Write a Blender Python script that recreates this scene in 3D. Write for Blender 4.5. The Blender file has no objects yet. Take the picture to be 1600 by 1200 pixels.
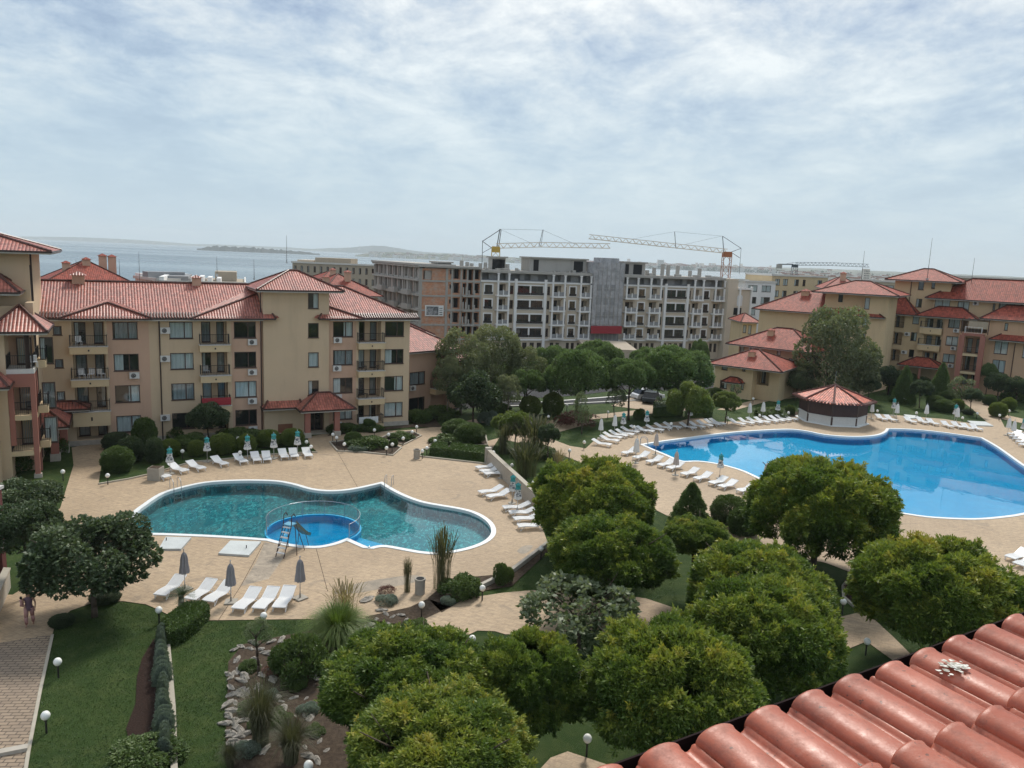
import bpy, math, random
import numpy as np
from mathutils import Matrix, Vector
from mathutils.geometry import tessellate_polygon
random.seed(7)
SC = bpy.context.scene
COL = SC.collection
rad = math.radians
# ---------------------------------------------------------------- camera
FPX, CAMH, TH, RO = 1202.0, 18.0, rad(9.38), rad(2.35)
UP = Vector((0, math.sin(TH), math.cos(TH)))
FW = Vector((0, math.cos(TH), -math.sin(TH)))
RT = Vector((1, 0, 0))
CX = RT * math.cos(RO) + UP * math.sin(RO)
CY = UP * math.cos(RO) - RT * math.sin(RO)
cd = bpy.data.cameras.new('camera')
cd.sensor_width = 36
cd.lens = FPX / 1600 * 36
cd.clip_start = 0.1
cd.clip_end = 40000
cam = bpy.data.objects.new('camera', cd)
COL.objects.link(cam)
Mc = Matrix((CX, CY, -FW)).transposed().to_4x4()
Mc.translation = (0, 0, CAMH)
cam.matrix_world = Mc
SC.camera = cam


def ray(x, y):
    return FW * FPX + CX * (x - 800) - CY * (y - 600)


def g(x, y, z=0.0):
    """the point of level z seen at photo position x, y"""
    r = ray(x, y)
    return Vector((0, 0, CAMH)) + r * ((z - CAMH) / r.z)


def W(x, y, D):
    return Vector((0, 0, CAMH)) + ray(x, y) * (D / FPX)


# ---------------------------------------------------------------- tagging
def tag(o, label=None, cat=None, group=None, kind=None):
    if label: o['label'] = label
    if cat: o['category'] = cat
    if group: o['group'] = group
    if kind: o['kind'] = kind
    return o


def thing(name, label, cat, loc=(0, 0, 0), rz=0.0, group=None):
    o = bpy.data.objects.new(name, None)
    o.empty_display_size = 0.3
    COL.objects.link(o)
    o.location = loc
    o.rotation_euler = (0, 0, rz)
    return tag(o, label, cat, group)


def link(name, me, parent=None, loc=(0, 0, 0), rot=(0, 0, 0), sc=(1, 1, 1)):
    o = bpy.data.objects.new(name, me)
    COL.objects.link(o)
    if parent: o.parent = parent
    o.location = loc
    o.rotation_euler = rot
    o.scale = sc if hasattr(sc, '__len__') else (sc, sc, sc)
    return o


# ---------------------------------------------------------------- mesh builder
class MB:
    def __init__(s):
        s.v = []; s.f = []; s.m = []; s.uv = {}

    def face(s, pts, m=0, uv=None):
        n = len(s.v)
        s.v += [tuple(p) for p in pts]
        s.f.append(tuple(range(n, n + len(pts))))
        s.m.append(m)
        if uv: s.uv[len(s.f) - 1] = uv

    def box(s, x0, x1, y0, y1, z0, z1, m=0):
        n = len(s.v)
        s.v += [(x0, y0, z0), (x1, y0, z0), (x1, y1, z0), (x0, y1, z0), (x0, y0, z1), (x1, y0, z1), (x1, y1, z1), (x0, y1, z1)]
        for q in ((0, 3, 2, 1), (4, 5, 6, 7), (0, 1, 5, 4), (1, 2, 6, 5), (2, 3, 7, 6), (3, 0, 4, 7)):
            s.f.append(tuple(n + i for i in q)); s.m.append(m)

    def prism(s, poly, z0, z1, m=0):
        n = len(s.v); k = len(poly)
        s.v += [(p[0], p[1], z0) for p in poly] + [(p[0], p[1], z1) for p in poly]
        s.f.append(tuple(n + i for i in reversed(range(k)))); s.m.append(m)
        s.f.append(tuple(n + k + i for i in range(k))); s.m.append(m)
        for i in range(k):
            j = (i + 1) % k
            s.f.append((n + i, n + j, n + k + j, n + k + i)); s.m.append(m)

    def tube(s, p, q, r0, r1=None, n=6, m=0, cap=True):
        r1 = r0 if r1 is None else r1
        p = Vector(p); q = Vector(q); d = (q - p)
        if d.length < 1e-6: return
        d.normalize()
        a = d.orthogonal().normalized(); b = d.cross(a)
        k = len(s.v)
        for c, r in ((p, r0), (q, r1)):
            for i in range(n):
                t = 2 * math.pi * i / n
                s.v.append(tuple(c + a * (r * math.cos(t)) + b * (r * math.sin(t))))
        for i in range(n):
            j = (i + 1) % n
            s.f.append((k + i, k + j, k + n + j, k + n + i)); s.m.append(m)
        if cap:
            s.f.append(tuple(k + i for i in reversed(range(n)))); s.m.append(m)
            s.f.append(tuple(k + n + i for i in range(n))); s.m.append(m)

    def path(s, pts, r, n=6, m=0):
        for i in range(len(pts) - 1):
            ra = r[i] if hasattr(r, '__len__') else r
            rb = r[i + 1] if hasattr(r, '__len__') else r
            s.tube(pts[i], pts[i + 1], ra, rb, n, m)

    def lathe(s, prof, n=12, m=0, cx=0, cy=0):
        k = len(s.v)
        for r, z in prof:
            for i in range(n):
                t = 2 * math.pi * i / n
                s.v.append((cx + r * math.cos(t), cy + r * math.sin(t), z))
        for a in range(len(prof) - 1):
            for i in range(n):
                j = (i + 1) % n
                s.f.append((k + a * n + i, k + a * n + j, k + (a + 1) * n + j, k + (a + 1) * n + i)); s.m.append(m)
        s.f.append(tuple(k + i for i in reversed(range(n)))); s.m.append(m)
        s.f.append(tuple(k + (len(prof) - 1) * n + i for i in range(n))); s.m.append(m)

    def xf(s, M):
        s.v = [tuple(M @ Vector(p)) for p in s.v]
        return s

    def mesh(s, name, mats, smooth=False):
        me = bpy.data.meshes.new(name)
        me.from_pydata(s.v, [], s.f)
        if not isinstance(mats, (list, tuple)): mats = [mats]
        for x in mats: me.materials.append(x)
        me.polygons.foreach_set('material_index', s.m)
        if smooth: me.polygons.foreach_set('use_smooth', [True] * len(s.f))
        if s.uv:
            ul = me.uv_layers.new(name='UVMap')
            for fi, u in s.uv.items():
                p = me.polygons[fi]
                for li, c in zip(p.loop_indices, u): ul.data[li].uv = c
        me.update()
        return me

    def build(s, name, mats, parent=None, smooth=False, **k):
        return link(name, s.mesh(name, mats, smooth), parent, **k)


# ---------------------------------------------------------------- materials
MATS = {}


class NT:
    def __init__(s, name):
        s.mat = bpy.data.materials.new(name)
        s.mat.use_nodes = True
        s.t = s.mat.node_tree
        s.t.nodes.clear()
        s.out = s.t.nodes.new('ShaderNodeOutputMaterial')
        MATS[name] = s.mat

    def n(s, typ, **kw):
        nd = s.t.nodes.new('ShaderNode' + typ)
        for k, v in kw.items():
            if k.startswith('i_'):
                nd.inputs[k[2:].replace('_', ' ')].default_value = v
            else:
                setattr(nd, k, v)
        return nd

    def l(s, a, b):
        s.t.links.new(a, b)

    def coord(s, which='Object', scale=(1, 1, 1), rot=(0, 0, 0)):
        c = s.n('TexCoord'); m = s.n('Mapping')
        m.inputs['Scale'].default_value = scale
        m.inputs['Rotation'].default_value = rot
        s.l(c.outputs[which], m.inputs[0])
        return m.outputs[0]

    def wpos(s, scale=(1, 1, 1), rot=(0, 0, 0)):
        c = s.n('NewGeometry'); m = s.n('Mapping')
        m.inputs['Scale'].default_value = scale
        m.inputs['Rotation'].default_value = rot
        s.l(c.outputs['Position'], m.inputs[0])
        return m.outputs[0]

    def noise(s, vec, scale, detail=4, rough=.55, dist=0):
        n = s.n('TexNoise')
        n.inputs['Scale'].default_value = scale
        n.inputs['Detail'].default_value = detail
        n.inputs['Roughness'].default_value = rough
        n.inputs['Distortion'].default_value = dist
        if vec is not None: s.l(vec, n.inputs['Vector'])
        return n.outputs['Fac']

    def ramp(s, fac, stops, interp='LINEAR'):
        r = s.n('ValToRGB'); e = r.color_ramp.elements
        r.color_ramp.interpolation = interp
        while len(e) < len(stops): e.new(0.5)
        for i, (p, c) in enumerate(stops):
            e[i].position = p
            e[i].color = (c[0], c[1], c[2], 1) if hasattr(c, '__len__') else (c, c, c, 1)
        s.l(fac, r.inputs[0])
        return r.outputs[0]

    def mix(s, fac, a, b, typ='MIX'):
        m = s.n('MixRGB', blend_type=typ)
        for i, x in ((0, fac), (1, a), (2, b)):
            if hasattr(x, 'links'): s.l(x, m.inputs[i])
            elif hasattr(x, '__len__'): m.inputs[i].default_value = (x[0], x[1], x[2], 1)
            else: m.inputs[i].default_value = x if i == 0 else (x, x, x, 1)
        return m.outputs[0]

    def math(s, op, a, b=0.0, c=0.0):
        m = s.n('Math', operation=op)
        for i, x in enumerate((a, b, c)):
            if hasattr(x, 'links'): s.l(x, m.inputs[i])
            else: m.inputs[i].default_value = x
        return m.outputs[0]

    def bump(s, h, strength=.3, dist=.02):
        b = s.n('Bump')
        b.inputs['Strength'].default_value = strength
        b.inputs['Distance'].default_value = dist
        s.l(h, b.inputs['Height'])
        return b.outputs[0]

    def pbr(s, col, rough=.7, metal=0, normal=None, spec=.5, coat=0):
        p = s.n('BsdfPrincipled')
        for nm, x in (('Base Color', col), ('Roughness', rough), ('Metallic', metal), ('Specular IOR Level', spec), ('Coat Weight', coat)):
            if hasattr(x, 'links'): s.l(x, p.inputs[nm])
            elif hasattr(x, '__len__'): p.inputs[nm].default_value = (x[0], x[1], x[2], 1)
            else: p.inputs[nm].default_value = x
        if normal is not None: s.l(normal, p.inputs['Normal'])
        s.l(p.outputs[0], s.out.inputs[0])
        return p


def plain(name, col, rough=.6, metal=0, spec=.5, var=.12, scale=3.0):
    t = NT(name)
    n = t.noise(t.coord('Object'), scale, 5)
    c = t.mix(t.math('MULTIPLY', n, 1.0), [x * (1 - var) for x in col], [min(1, x * (1 + var)) for x in col])
    t.pbr(c, rough, metal, None, spec)
    return t.mat


def stucco(name, col, stain=.25):
    t = NT(name)
    v = t.coord('Object')
    a = t.noise(v, .35, 5)
    st = t.noise(t.coord('Object', (1.1, 1.1, .16)), 1.0, 5)
    c = t.mix(t.math('MULTIPLY', a, .7), [x * .86 for x in col], [min(1, x * 1.1) for x in col])
    k = t.ramp(st, [(.5, 1.0), (.8, 1 - stain * .6)])
    c = t.mix(1.0, c, k, 'MULTIPLY')
    fine = t.noise(v, 40, 3)
    t.pbr(c, .88, 0, t.bump(fine, .25, .01), .25)
    return t.mat


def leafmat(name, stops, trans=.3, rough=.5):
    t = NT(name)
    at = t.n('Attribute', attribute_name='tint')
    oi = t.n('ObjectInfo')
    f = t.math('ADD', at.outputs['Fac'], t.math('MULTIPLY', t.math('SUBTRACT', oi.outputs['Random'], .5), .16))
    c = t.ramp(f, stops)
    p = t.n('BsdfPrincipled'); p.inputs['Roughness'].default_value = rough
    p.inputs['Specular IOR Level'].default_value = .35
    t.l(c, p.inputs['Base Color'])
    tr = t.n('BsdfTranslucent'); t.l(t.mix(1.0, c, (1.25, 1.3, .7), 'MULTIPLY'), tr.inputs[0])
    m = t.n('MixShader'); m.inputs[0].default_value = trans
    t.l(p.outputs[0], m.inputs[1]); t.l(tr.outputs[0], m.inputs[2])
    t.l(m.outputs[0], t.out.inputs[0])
    return t.mat


def rooftile(name, col, tw=.24, tl=.38, bs=1.0, ro=.42):
    """clay tiles: barrel waves along u, courses along v (uv in metres)"""
    t = NT(name)
    c = t.n('TexCoord'); sx = t.n('SeparateXYZ'); t.l(c.outputs['UV'], sx.inputs[0])
    u = t.math('DIVIDE', sx.outputs[0], tw); v = t.math('DIVIDE', sx.outputs[1], tl)
    wave = t.math('ABSOLUTE', t.math('SINE', t.math('MULTIPLY', u, math.pi)))
    saw = t.math('FRACT', v)
    h = t.math('ADD', t.math('MULTIPLY', wave, .06), t.math('MULTIPLY', t.math('SUBTRACT', 1.0, saw), .03))
    cell = t.n('CombineXYZ'); t.l(t.math('FLOOR', u), cell.inputs[0]); t.l(t.math('FLOOR', v), cell.inputs[1])
    wn = t.n('TexWhiteNoise'); t.l(cell.outputs[0], wn.inputs['Vector'])
    cc = t.mix(wn.outputs['Value'], [x * .66 for x in col], [min(1, x * 1.34) for x in col])
    big = t.noise(t.coord('Object'), .5, 5)
    cc = t.mix(t.ramp(big, [(.4, 0.0), (.75, .45)]), cc, [col[0] * .62, col[1] * .72, col[2] * .8])
    joint = t.math('MULTIPLY', t.ramp(saw, [(.0, .35), (.1, 1.0)]), t.ramp(wave, [(.0, .35), (.3, 1.0)]))
    # darker along the joints between the tiles and courses
    cc = t.mix(joint, (.05, .025, .02), cc)
    t.pbr(cc, ro, 0, t.bump(h, bs, 1.0), .4 if bs > .9 else .15)
    return t.mat


def make_materials():
    stucco('yellow', (.62, .475, .32)); stucco('orange', (.60, .40, .285)); stucco('salmon', (.38, .165, .125), .1)
    stucco('cream', (.64, .50, .31), .15); stucco('pale', (.5, .45, .35), .2); stucco('shade_brown', (.35, .22, .13))
    stucco('rightyellow', (.67, .51, .31)); stucco('rightorange', (.60, .39, .25))
    stucco('beigewall', (.42, .36, .28)); stucco('white_trim', (.84, .83, .81), .1); stucco('taupe', (.62, .53, .42), .15)
    stucco('concrete', (.42, .40, .365), .3); stucco('greyblock', (.30, .305, .31), .2)
    plain('frame', (.07, .04, .03), .5); plain('iron', (.02, .018, .018), .45); plain('white_plastic', (.8, .8, .79), .35, var=.03)
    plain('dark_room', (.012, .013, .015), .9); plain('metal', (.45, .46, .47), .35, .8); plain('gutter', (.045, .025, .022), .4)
    plain('fascia', (.6, .58, .54), .6); plain('ac_white', (.62, .61, .58), .5); plain('stonebase', (.42, .38, .32), .8, var=.3)
    plain('coping', (.75, .77, .76), .5, var=.05); plain('bark', (.07, .05, .035), .9, var=.4); plain('palebark', (.2, .17, .13), .9, var=.4)
    plain('globe', (.85, .84, .78), .3, var=.02); plain('grey_cloth', (.27, .26, .27), .8); plain('beige_cloth', (.5, .45, .42), .8)
    plain('white_cloth', (.72, .72, .7), .8, var=.05); plain('concrete_pot', (.35, .32, .27), .9, var=.2)
    plain('red_cloth', (.33, .03, .04), .8); plain('crane_yellow', (.5, .33, .06), .5); plain('crane_pale', (.55, .45, .33), .5)
    plain('crane_rust', (.33, .12, .05), .6); plain('crane_dark', (.03, .05, .07), .5)
    plain('kiosk_dark', (.06, .03, .025), .6, var=.4, scale=1.2); plain('kiosk_white', (.6, .59, .56), .6); plain('carwhite', (.7, .7, .7), .2)
    plain('cardark', (.03, .035, .04), .2); plain('carglass', (.01, .012, .014), .08); plain('tyre', (.02, .02, .02), .8)
    plain('rock', (.27, .245, .21), .9, var=.6, scale=4); plain('blue_plastic', (.12, .35, .5), .4); plain('green_plastic', (.1, .14, .1), .4)
    plain('orange_brown', (.22, .09, .05), .8); plain('kerb', (.4, .36, .29), .85, var=.2); plain('skin', (.35, .2, .14), .6)
    plain('hair', (.02, .014, .01), .7); plain('purple_cloth', (.14, .09, .12), .9); plain('pink_cloth', (.4, .22, .2), .9)
    plain('pampas', (.5, .42, .3), .9); plain('farhouse', (.66, .62, .55), .9, var=.4, scale=.02); plain('farroof', (.3, .12, .08), .9)
    # glass: reflects, lets the curtain behind show through
    t = NT('glass')
    fr = t.n('LayerWeight'); fr.inputs[0].default_value = .5; gl = t.n('BsdfGlossy', i_Roughness=.03); tr = t.n('BsdfTransparent')
    tr.inputs[0].default_value = (.86, .92, .92, 1)
    k = t.math('ADD', t.math('MULTIPLY', t.math('POWER', fr.outputs['Facing'], 5.0), .9), .10); m = t.n('MixShader')
    t.l(k, m.inputs[0]); t.l(tr.outputs[0], m.inputs[1]); t.l(gl.outputs[0], m.inputs[2]); t.l(m.outputs[0], t.out.inputs[0])
    t = NT('curtain')
    v = t.coord('Object', (1, 1, .05)); n = t.noise(v, 9, 3)
    t.pbr(t.ramp(n, [(.3, (.5, .53, .53)), (.7, (.8, .82, .81))]), .9, 0, t.bump(n, .6, .05))
    t = NT('curtain_grey')
    v = t.coord('Object', (1, 1, .05)); n = t.noise(v, 9, 3)
    t.pbr(t.ramp(n, [(.3, (.2, .21, .22)), (.7, (.42, .43, .44))]), .9, 0, t.bump(n, .6, .05))
    # lawn
    t = NT('lawn')
    v = t.wpos()
    a = t.noise(v, .12, 4); b = t.noise(v, 1.1, 5, .65); c = t.noise(v, 26, 4, .7)
    col = t.mix(t.ramp(a, [(.35, 0.0), (.65, 1.0)]), (.017, .037, .008), (.031, .056, .012))
    col = t.mix(t.ramp(b, [(.45, 0.0), (.75, .5)]), col, (.082, .10, .032))
    col = t.mix(t.ramp(c, [(.35, .0), (.7, .75)]), col, t.mix(1.0, col, (2.1, 2.0, 1.9), 'MULTIPLY'))
    t.pbr(col, .9, 0, t.bump(c, 1.0, .06), .2)
    # terrain farther out
    t = NT('terrain')
    v = t.wpos()
    a = t.noise(v, .02, 5); b = t.noise(v, .2, 4)
    col = t.mix(t.ramp(a, [(.4, 0.0), (.6, 1.0)]), (.035, .06, .02), (.15, .13, .09))
    col = t.mix(t.math('MULTIPLY', b, .4), col, (.2, .18, .14))
    t.pbr(col, .95)
    # stamped sand-coloured concrete
    t = NT('deck')
    v = t.wpos()
    a = t.noise(v, .10, 5, .6); b = t.noise(t.wpos((1, 2.2, 1), (0, 0, .5)), 2.2, 6, .72, .8); c = t.noise(v, 9, 4, .7)
    col = t.mix(t.ramp(a, [(.35, 0.0), (.65, 1.0)]), (.40, .29, .183), (.52, .385, .247))
    col = t.mix(t.ramp(b, [(.40, 0.0), (.66, .8)]), col, (.27, .2, .135))
    col = t.mix(t.ramp(c, [(.45, 0.0), (.8, .35)]), col, (.54, .44, .31))
    s2 = t.noise(v, .45, 3, .5, 1.5)
    col = t.mix(t.ramp(s2, [(.64, 0.0), (.70, .4)]), col, (.2, .165, .125))
    br = t.n('TexBrick'); t.l(t.wpos((1, 1, 1), (0, 0, .47)), br.inputs[0])
    br.inputs['Scale'].default_value = 1.0; br.inputs['Brick Width'].default_value = .62; br.inputs['Row Height'].default_value = .31
    br.inputs['Mortar Size'].default_value = .018; br.inputs['Color1'].default_value = (1, 1, 1, 1); br.inputs['Color2'].default_value = (.88, .88, .88, 1)
    br.inputs['Mortar'].default_value = (.62, .6, .58, 1)
    col = t.mix(.45, col, t.mix(1.0, col, br.outputs[0], 'MULTIPLY'))
    t.pbr(col, .72, 0, t.bump(c, .5, .03), .4)
    # walkway of small pavers
    t = NT('paver')
    v = t.wpos((1, 1, 1), (0, 0, -.1))
    br = t.n('TexBrick'); t.l(v, br.inputs[0])
    br.inputs['Scale'].default_value = 1.0; br.inputs['Brick Width'].default_value = .4; br.inputs['Row Height'].default_value = .2
    br.inputs['Mortar Size'].default_value = .018; br.inputs['Color1'].default_value = (.36, .275, .195, 1); br.inputs['Color2'].default_value = (.29, .22, .155, 1)
    br.inputs['Mortar'].default_value = (.07, .055, .045, 1)
    a = t.noise(t.wpos(), .5, 5)
    col = t.mix(t.ramp(a, [(.35, 0.0), (.7, .5)]), br.outputs[0], (.15, .12, .1))
    t.pbr(col, .85, 0, t.bump(br.outputs['Fac'], -.4, .02), .3)
    for nm, c1, c2 in (('soil', (.035, .024, .017), (.11, .08, .055)), ('mulch', (.012, .008, .006), (.06, .033, .024)), ('asphalt', (.035, .035, .037), (.065, .065, .066))):
        t = NT(nm); v = t.wpos()
        n = t.noise(v, 14 if nm == 'mulch' else 5, 6, .75)
        t.pbr(t.ramp(n, [(.3, c1), (.72, c2)]), .95, 0, t.bump(n, .9, .08), .2)
    # pool floors
    for nm, c1, c2, k in (('pool_teal', (.010, .105, .135), (.025, .18, .20), 1.3), ('pool_blue', (.0, .275, .54), (.002, .33, .60), .6), ('pool_kid', (.003, .32, .60), (.012, .42, .68), 1.5)):
        t = NT(nm); v = t.wpos()
        n = t.noise(v, k, 4, .6, 1.0)
        br = t.n('TexBrick'); t.l(v, br.inputs[0]); br.offset = 0
        br.inputs['Scale'].default_value = 1; br.inputs['Brick Width'].default_value = .3; br.inputs['Row Height'].default_value = .3
        br.inputs['Mortar Size'].default_value = .01; br.inputs['Color1'].default_value = (1, 1, 1, 1); br.inputs['Color2'].default_value = (.85, .9, .92, 1); br.inputs['Mortar'].default_value = (.8, .85, .9, 1)
        col = t.mix(1.0, t.ramp(n, [(.35, c1), (.65, c2)]), br.outputs[0], 'MULTIPLY')
        if nm == 'pool_teal':
            d = t.noise(t.wpos((1.9, .95, 1), (0, 0, .45)), 1.25, 3, .55, 2.2)
            col = t.mix(t.ramp(d, [(.52, 0.0), (.60, .62)]), col, (.14, .46, .45))
        t.pbr(col, .5)
    # water surfaces: mirror by fresnel, tinted clear below
    for nm, tint, amp, sc, gain in (('water_rippled', (.55, .9, .93), .05, 1.6, 1.0), ('water_still', (.4, .92, 1.0), .02, .9, 1.0)):
        t = NT(nm); v = t.wpos((1, .6, 1), (0, 0, .35))
        h = t.noise(v, sc, 2, .5, .6)
        nb = t.bump(h, amp, .18)
        fr = t.n('LayerWeight'); fr.inputs[0].default_value = .5; t.l(nb, fr.inputs['Normal'])
        fk = t.math('ADD', t.math('MULTIPLY', t.math('POWER', fr.outputs['Facing'], 4.3), .98), .022)
        gl = t.n('BsdfGlossy', i_Roughness=.02); t.l(nb, gl.inputs['Normal'])
        tr = t.n('BsdfTransparent'); tr.inputs[0].default_value = tint + (1,)
        m = t.n('MixShader'); t.l(fk, m.inputs[0]); t.l(tr.outputs[0], m.inputs[1]); t.l(gl.outputs[0], m.inputs[2])
        t.l(m.outputs[0], t.out.inputs[0])
    t = NT('sea'); v = t.wpos((1, .25, 1))
    h = t.noise(v, .08, 4, .6)
    big = t.noise(t.wpos((.15, 1, 1)), .0016, 3, .5)
    t.pbr(t.ramp(big, [(.4, (.055, .10, .125)), (.62, (.10, .15, .17))]), t.ramp(big, [(.4, .32), (.6, .2)]), 0, t.bump(h, .6, 1.0), .5)
    t = NT('farland'); v = t.wpos()
    n = t.noise(v, .012, 6, .7)
    t.pbr(t.ramp(n, [(.4, (.03, .05, .02)), (.55, (.07, .08, .04)), (.66, (.3, .27, .22))]), .95)
    plain('terrain_dark', (.012, .02, .016), .95, var=.4, scale=.01)
    rooftile('tiles', (.40, .135, .098)); rooftile('tiles_right', (.30, .07, .045), .26, .4, .4, .6); rooftile('tiles_kiosk', (.58, .15, .09), .28, .34)
    # foreground clay tile, glossy
    t = NT('clay')
    v = t.wpos(); a = t.noise(v, 3, 5, .6); b = t.noise(v, 60, 4, .7)
    rnd = t.n('ObjectInfo').outputs['Random']
    col = t.ramp(a, [(.3, (.29, .070, .038)), (.55, (.39, .105, .058)), (.75, (.45, .145, .088))])
    col = t.mix(t.math('MULTIPLY', rnd, .55), col, t.mix(1.0, col, (1.28, 1.35, 1.4), 'MULTIPLY'))
    dirt = t.noise(t.wpos((1.6, 1.6, 1.6)), 5.5, 7, .78)
    col = t.mix(t.ramp(dirt, [(.48, 0.0), (.72, .7)]), col, (.15, .062, .045))
    col = t.mix(t.ramp(b, [(.55, 0.0), (.8, .4)]), col, (.5, .24, .17))
    st = t.noise(t.wpos((5, 14, 5), (0, 0, -.53)), 1.0, 6, .72)
    col = t.mix(t.ramp(st, [(.54, 0.0), (.70, .4)]), col, (.52, .25, .18))
    spots = t.noise(v, 34, 3, .6)
    col = t.mix(t.ramp(spots, [(.66, 0.0), (.70, .7)]), col, (.07, .045, .035))
    lich = t.noise(v, 15, 5, .7)
    col = t.mix(t.ramp(lich, [(.70, 0.0), (.76, .35)]), col, (.36, .30, .22))
    t.pbr(col, t.ramp(dirt, [(.35, .33), (.7, .62)]), 0, t.bump(t.mix(.5, dirt, b), .16, .012), .42)
    # hollow clay blocks with plaster smears
    t = NT('brickwall'); v = t.coord('Object')
    br = t.n('TexBrick'); vv = t.n('Mapping'); vv.inputs['Rotation'].default_value = (rad(90), 0, 0)
    t.l(v, vv.inputs[0]); t.l(vv.outputs[0], br.inputs[0])
    br.inputs['Scale'].default_value = 1; br.inputs['Brick Width'].default_value = .45; br.inputs['Row Height'].default_value = .28; br.inputs['Mortar Size'].default_value = .03
    br.inputs['Color1'].default_value = (.50, .20, .10, 1); br.inputs['Color2'].default_value = (.62, .29, .16, 1); br.inputs['Mortar'].default_value = (.36, .28, .22, 1)
    a = t.noise(v, .8, 5, .6)
    t.pbr(t.mix(t.ramp(a, [(.45, 0.0), (.72, .75)]), br.outputs[0], (.45, .40, .34)), .95)
    # scaffold netting
    t = NT('netting'); v = t.coord('Object')
    a = t.noise(v, .9, 5, .7); f = t.noise(v, 12, 3)
    t.pbr(t.ramp(a, [(.3, (.24, .24, .25)), (.7, (.52, .52, .53))]), .95)
    # printed parasol cloth
    t = NT('print_cloth'); v = t.coord('Object')
    sx = t.n('SeparateXYZ'); t.l(v, sx.inputs[0]); n = t.noise(v, 5, 3, .6, 1.0)
    base = t.ramp(n, [(.46, (.7, .7, .68)), (.54, (.09, .10, .12))], 'LINEAR')
    top = t.ramp(t.math('DIVIDE', sx.outputs[2], 3.0), [(.72, 0.0), (.76, 1.0)])
    low = t.ramp(t.math('DIVIDE', sx.outputs[2], 3.0), [(.5, 0.0), (.53, 1.0)])
    c = t.mix(low, (.68, .68, .66), base)
    t.pbr(t.mix(top, c, (.05, .3, .3)), .8)
    g0 = [(0, (.022, .052, .014)), (.35, (.07, .125, .026)), (.58, (.15, .215, .042)), (.8, (.28, .31, .055)), (1, (.42, .35, .07))]
    leafmat('leaf_locust', g0)
    leafmat('leaf_dark', [(0, (.024, .04, .02)), (.5, (.065, .098, .046)), (1, (.14, .18, .09))], .2)
    leafmat('leaf_pine', [(0, (.045, .085, .028)), (.5, (.125, .19, .06)), (1, (.21, .28, .11))], .15, .6)
    leafmat('leaf_grey', [(0, (.05, .075, .035)), (.5, (.13, .17, .085)), (1, (.27, .30, .2))], .3)
    leafmat('leaf_birch', [(0, (.075, .095, .05)), (.5, (.18, .205, .105)), (1, (.29, .29, .16))], .3)
    leafmat('leaf_bush', [(0, (.028, .058, .017)), (.5, (.085, .135, .036)), (1, (.16, .21, .07))], .2)
    leafmat('leaf_bright', [(0, (.05, .09, .02)), (.5, (.14, .19, .04)), (1, (.25, .29, .08))], .25)
    leafmat('leaf_grass', [(0, (.04, .08, .015)), (.5, (.13, .20, .04)), (1, (.25, .28, .09))], .3)
    leafmat('leaf_silver', [(0, (.09, .12, .09)), (.5, (.19, .24, .19)), (1, (.32, .37, .32))], .2)
    leafmat('leaf_red', [(0, (.05, .015, .015)), (1, (.2, .08, .06))], .2)
    leafmat('leaf_dusk', [(0, (.04, .05, .025)), (.5, (.10, .105, .055)), (1, (.2, .18, .12))], .3)
    leafmat('straw', [(0, (.2, .16, .09)), (1, (.45, .37, .24))], .3)


make_materials()
M = MATS
HAZE = 1.0e-4
EXPO = 0.76
# ================================================================ plants
RNG = np.random.default_rng(11)


def unit(a):
    return a / np.maximum(np.linalg.norm(a, axis=1, keepdims=True), 1e-9)


def rdir(n, rng=RNG):
    return unit(rng.normal(size=(n, 3)))


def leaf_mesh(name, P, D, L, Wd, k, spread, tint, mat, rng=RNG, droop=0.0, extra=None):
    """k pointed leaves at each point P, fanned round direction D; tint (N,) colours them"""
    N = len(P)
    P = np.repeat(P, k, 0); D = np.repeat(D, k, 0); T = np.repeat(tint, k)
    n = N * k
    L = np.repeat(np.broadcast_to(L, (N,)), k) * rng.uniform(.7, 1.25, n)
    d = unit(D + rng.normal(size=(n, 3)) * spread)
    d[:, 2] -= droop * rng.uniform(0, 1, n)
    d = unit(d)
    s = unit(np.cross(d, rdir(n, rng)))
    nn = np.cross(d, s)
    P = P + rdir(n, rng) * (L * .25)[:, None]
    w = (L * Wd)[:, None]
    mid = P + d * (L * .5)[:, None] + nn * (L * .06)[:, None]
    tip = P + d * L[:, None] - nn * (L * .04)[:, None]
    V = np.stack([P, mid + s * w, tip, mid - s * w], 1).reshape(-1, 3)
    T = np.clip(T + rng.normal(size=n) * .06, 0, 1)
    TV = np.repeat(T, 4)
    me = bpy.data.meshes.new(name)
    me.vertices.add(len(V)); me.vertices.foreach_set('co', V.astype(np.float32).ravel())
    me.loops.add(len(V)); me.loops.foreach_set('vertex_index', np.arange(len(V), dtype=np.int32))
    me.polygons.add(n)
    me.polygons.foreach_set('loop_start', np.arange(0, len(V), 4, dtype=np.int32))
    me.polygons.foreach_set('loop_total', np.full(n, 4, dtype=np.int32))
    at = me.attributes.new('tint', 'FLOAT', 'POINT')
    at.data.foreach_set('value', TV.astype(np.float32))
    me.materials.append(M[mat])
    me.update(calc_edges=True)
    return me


def lumps(nl, rl, seed, flat=.72, zmin=-.35):
    """centres of the sub-crowns that make a rounded crown uneven"""
    r = np.random.default_rng(seed)
    c = []
    i = 0
    while len(c) < nl and i < 4000:
        i += 1
        d = unit(r.normal(size=(1, 3)))[0]
        if d[2] < zmin: continue
        q = d * r.uniform(.66, .88) * np.array([1, 1, flat])
        if all(np.linalg.norm(q - p) > rl * .62 for p, _ in c): c.append((q, rl * r.uniform(.7, 1.25)))
    return c


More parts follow.
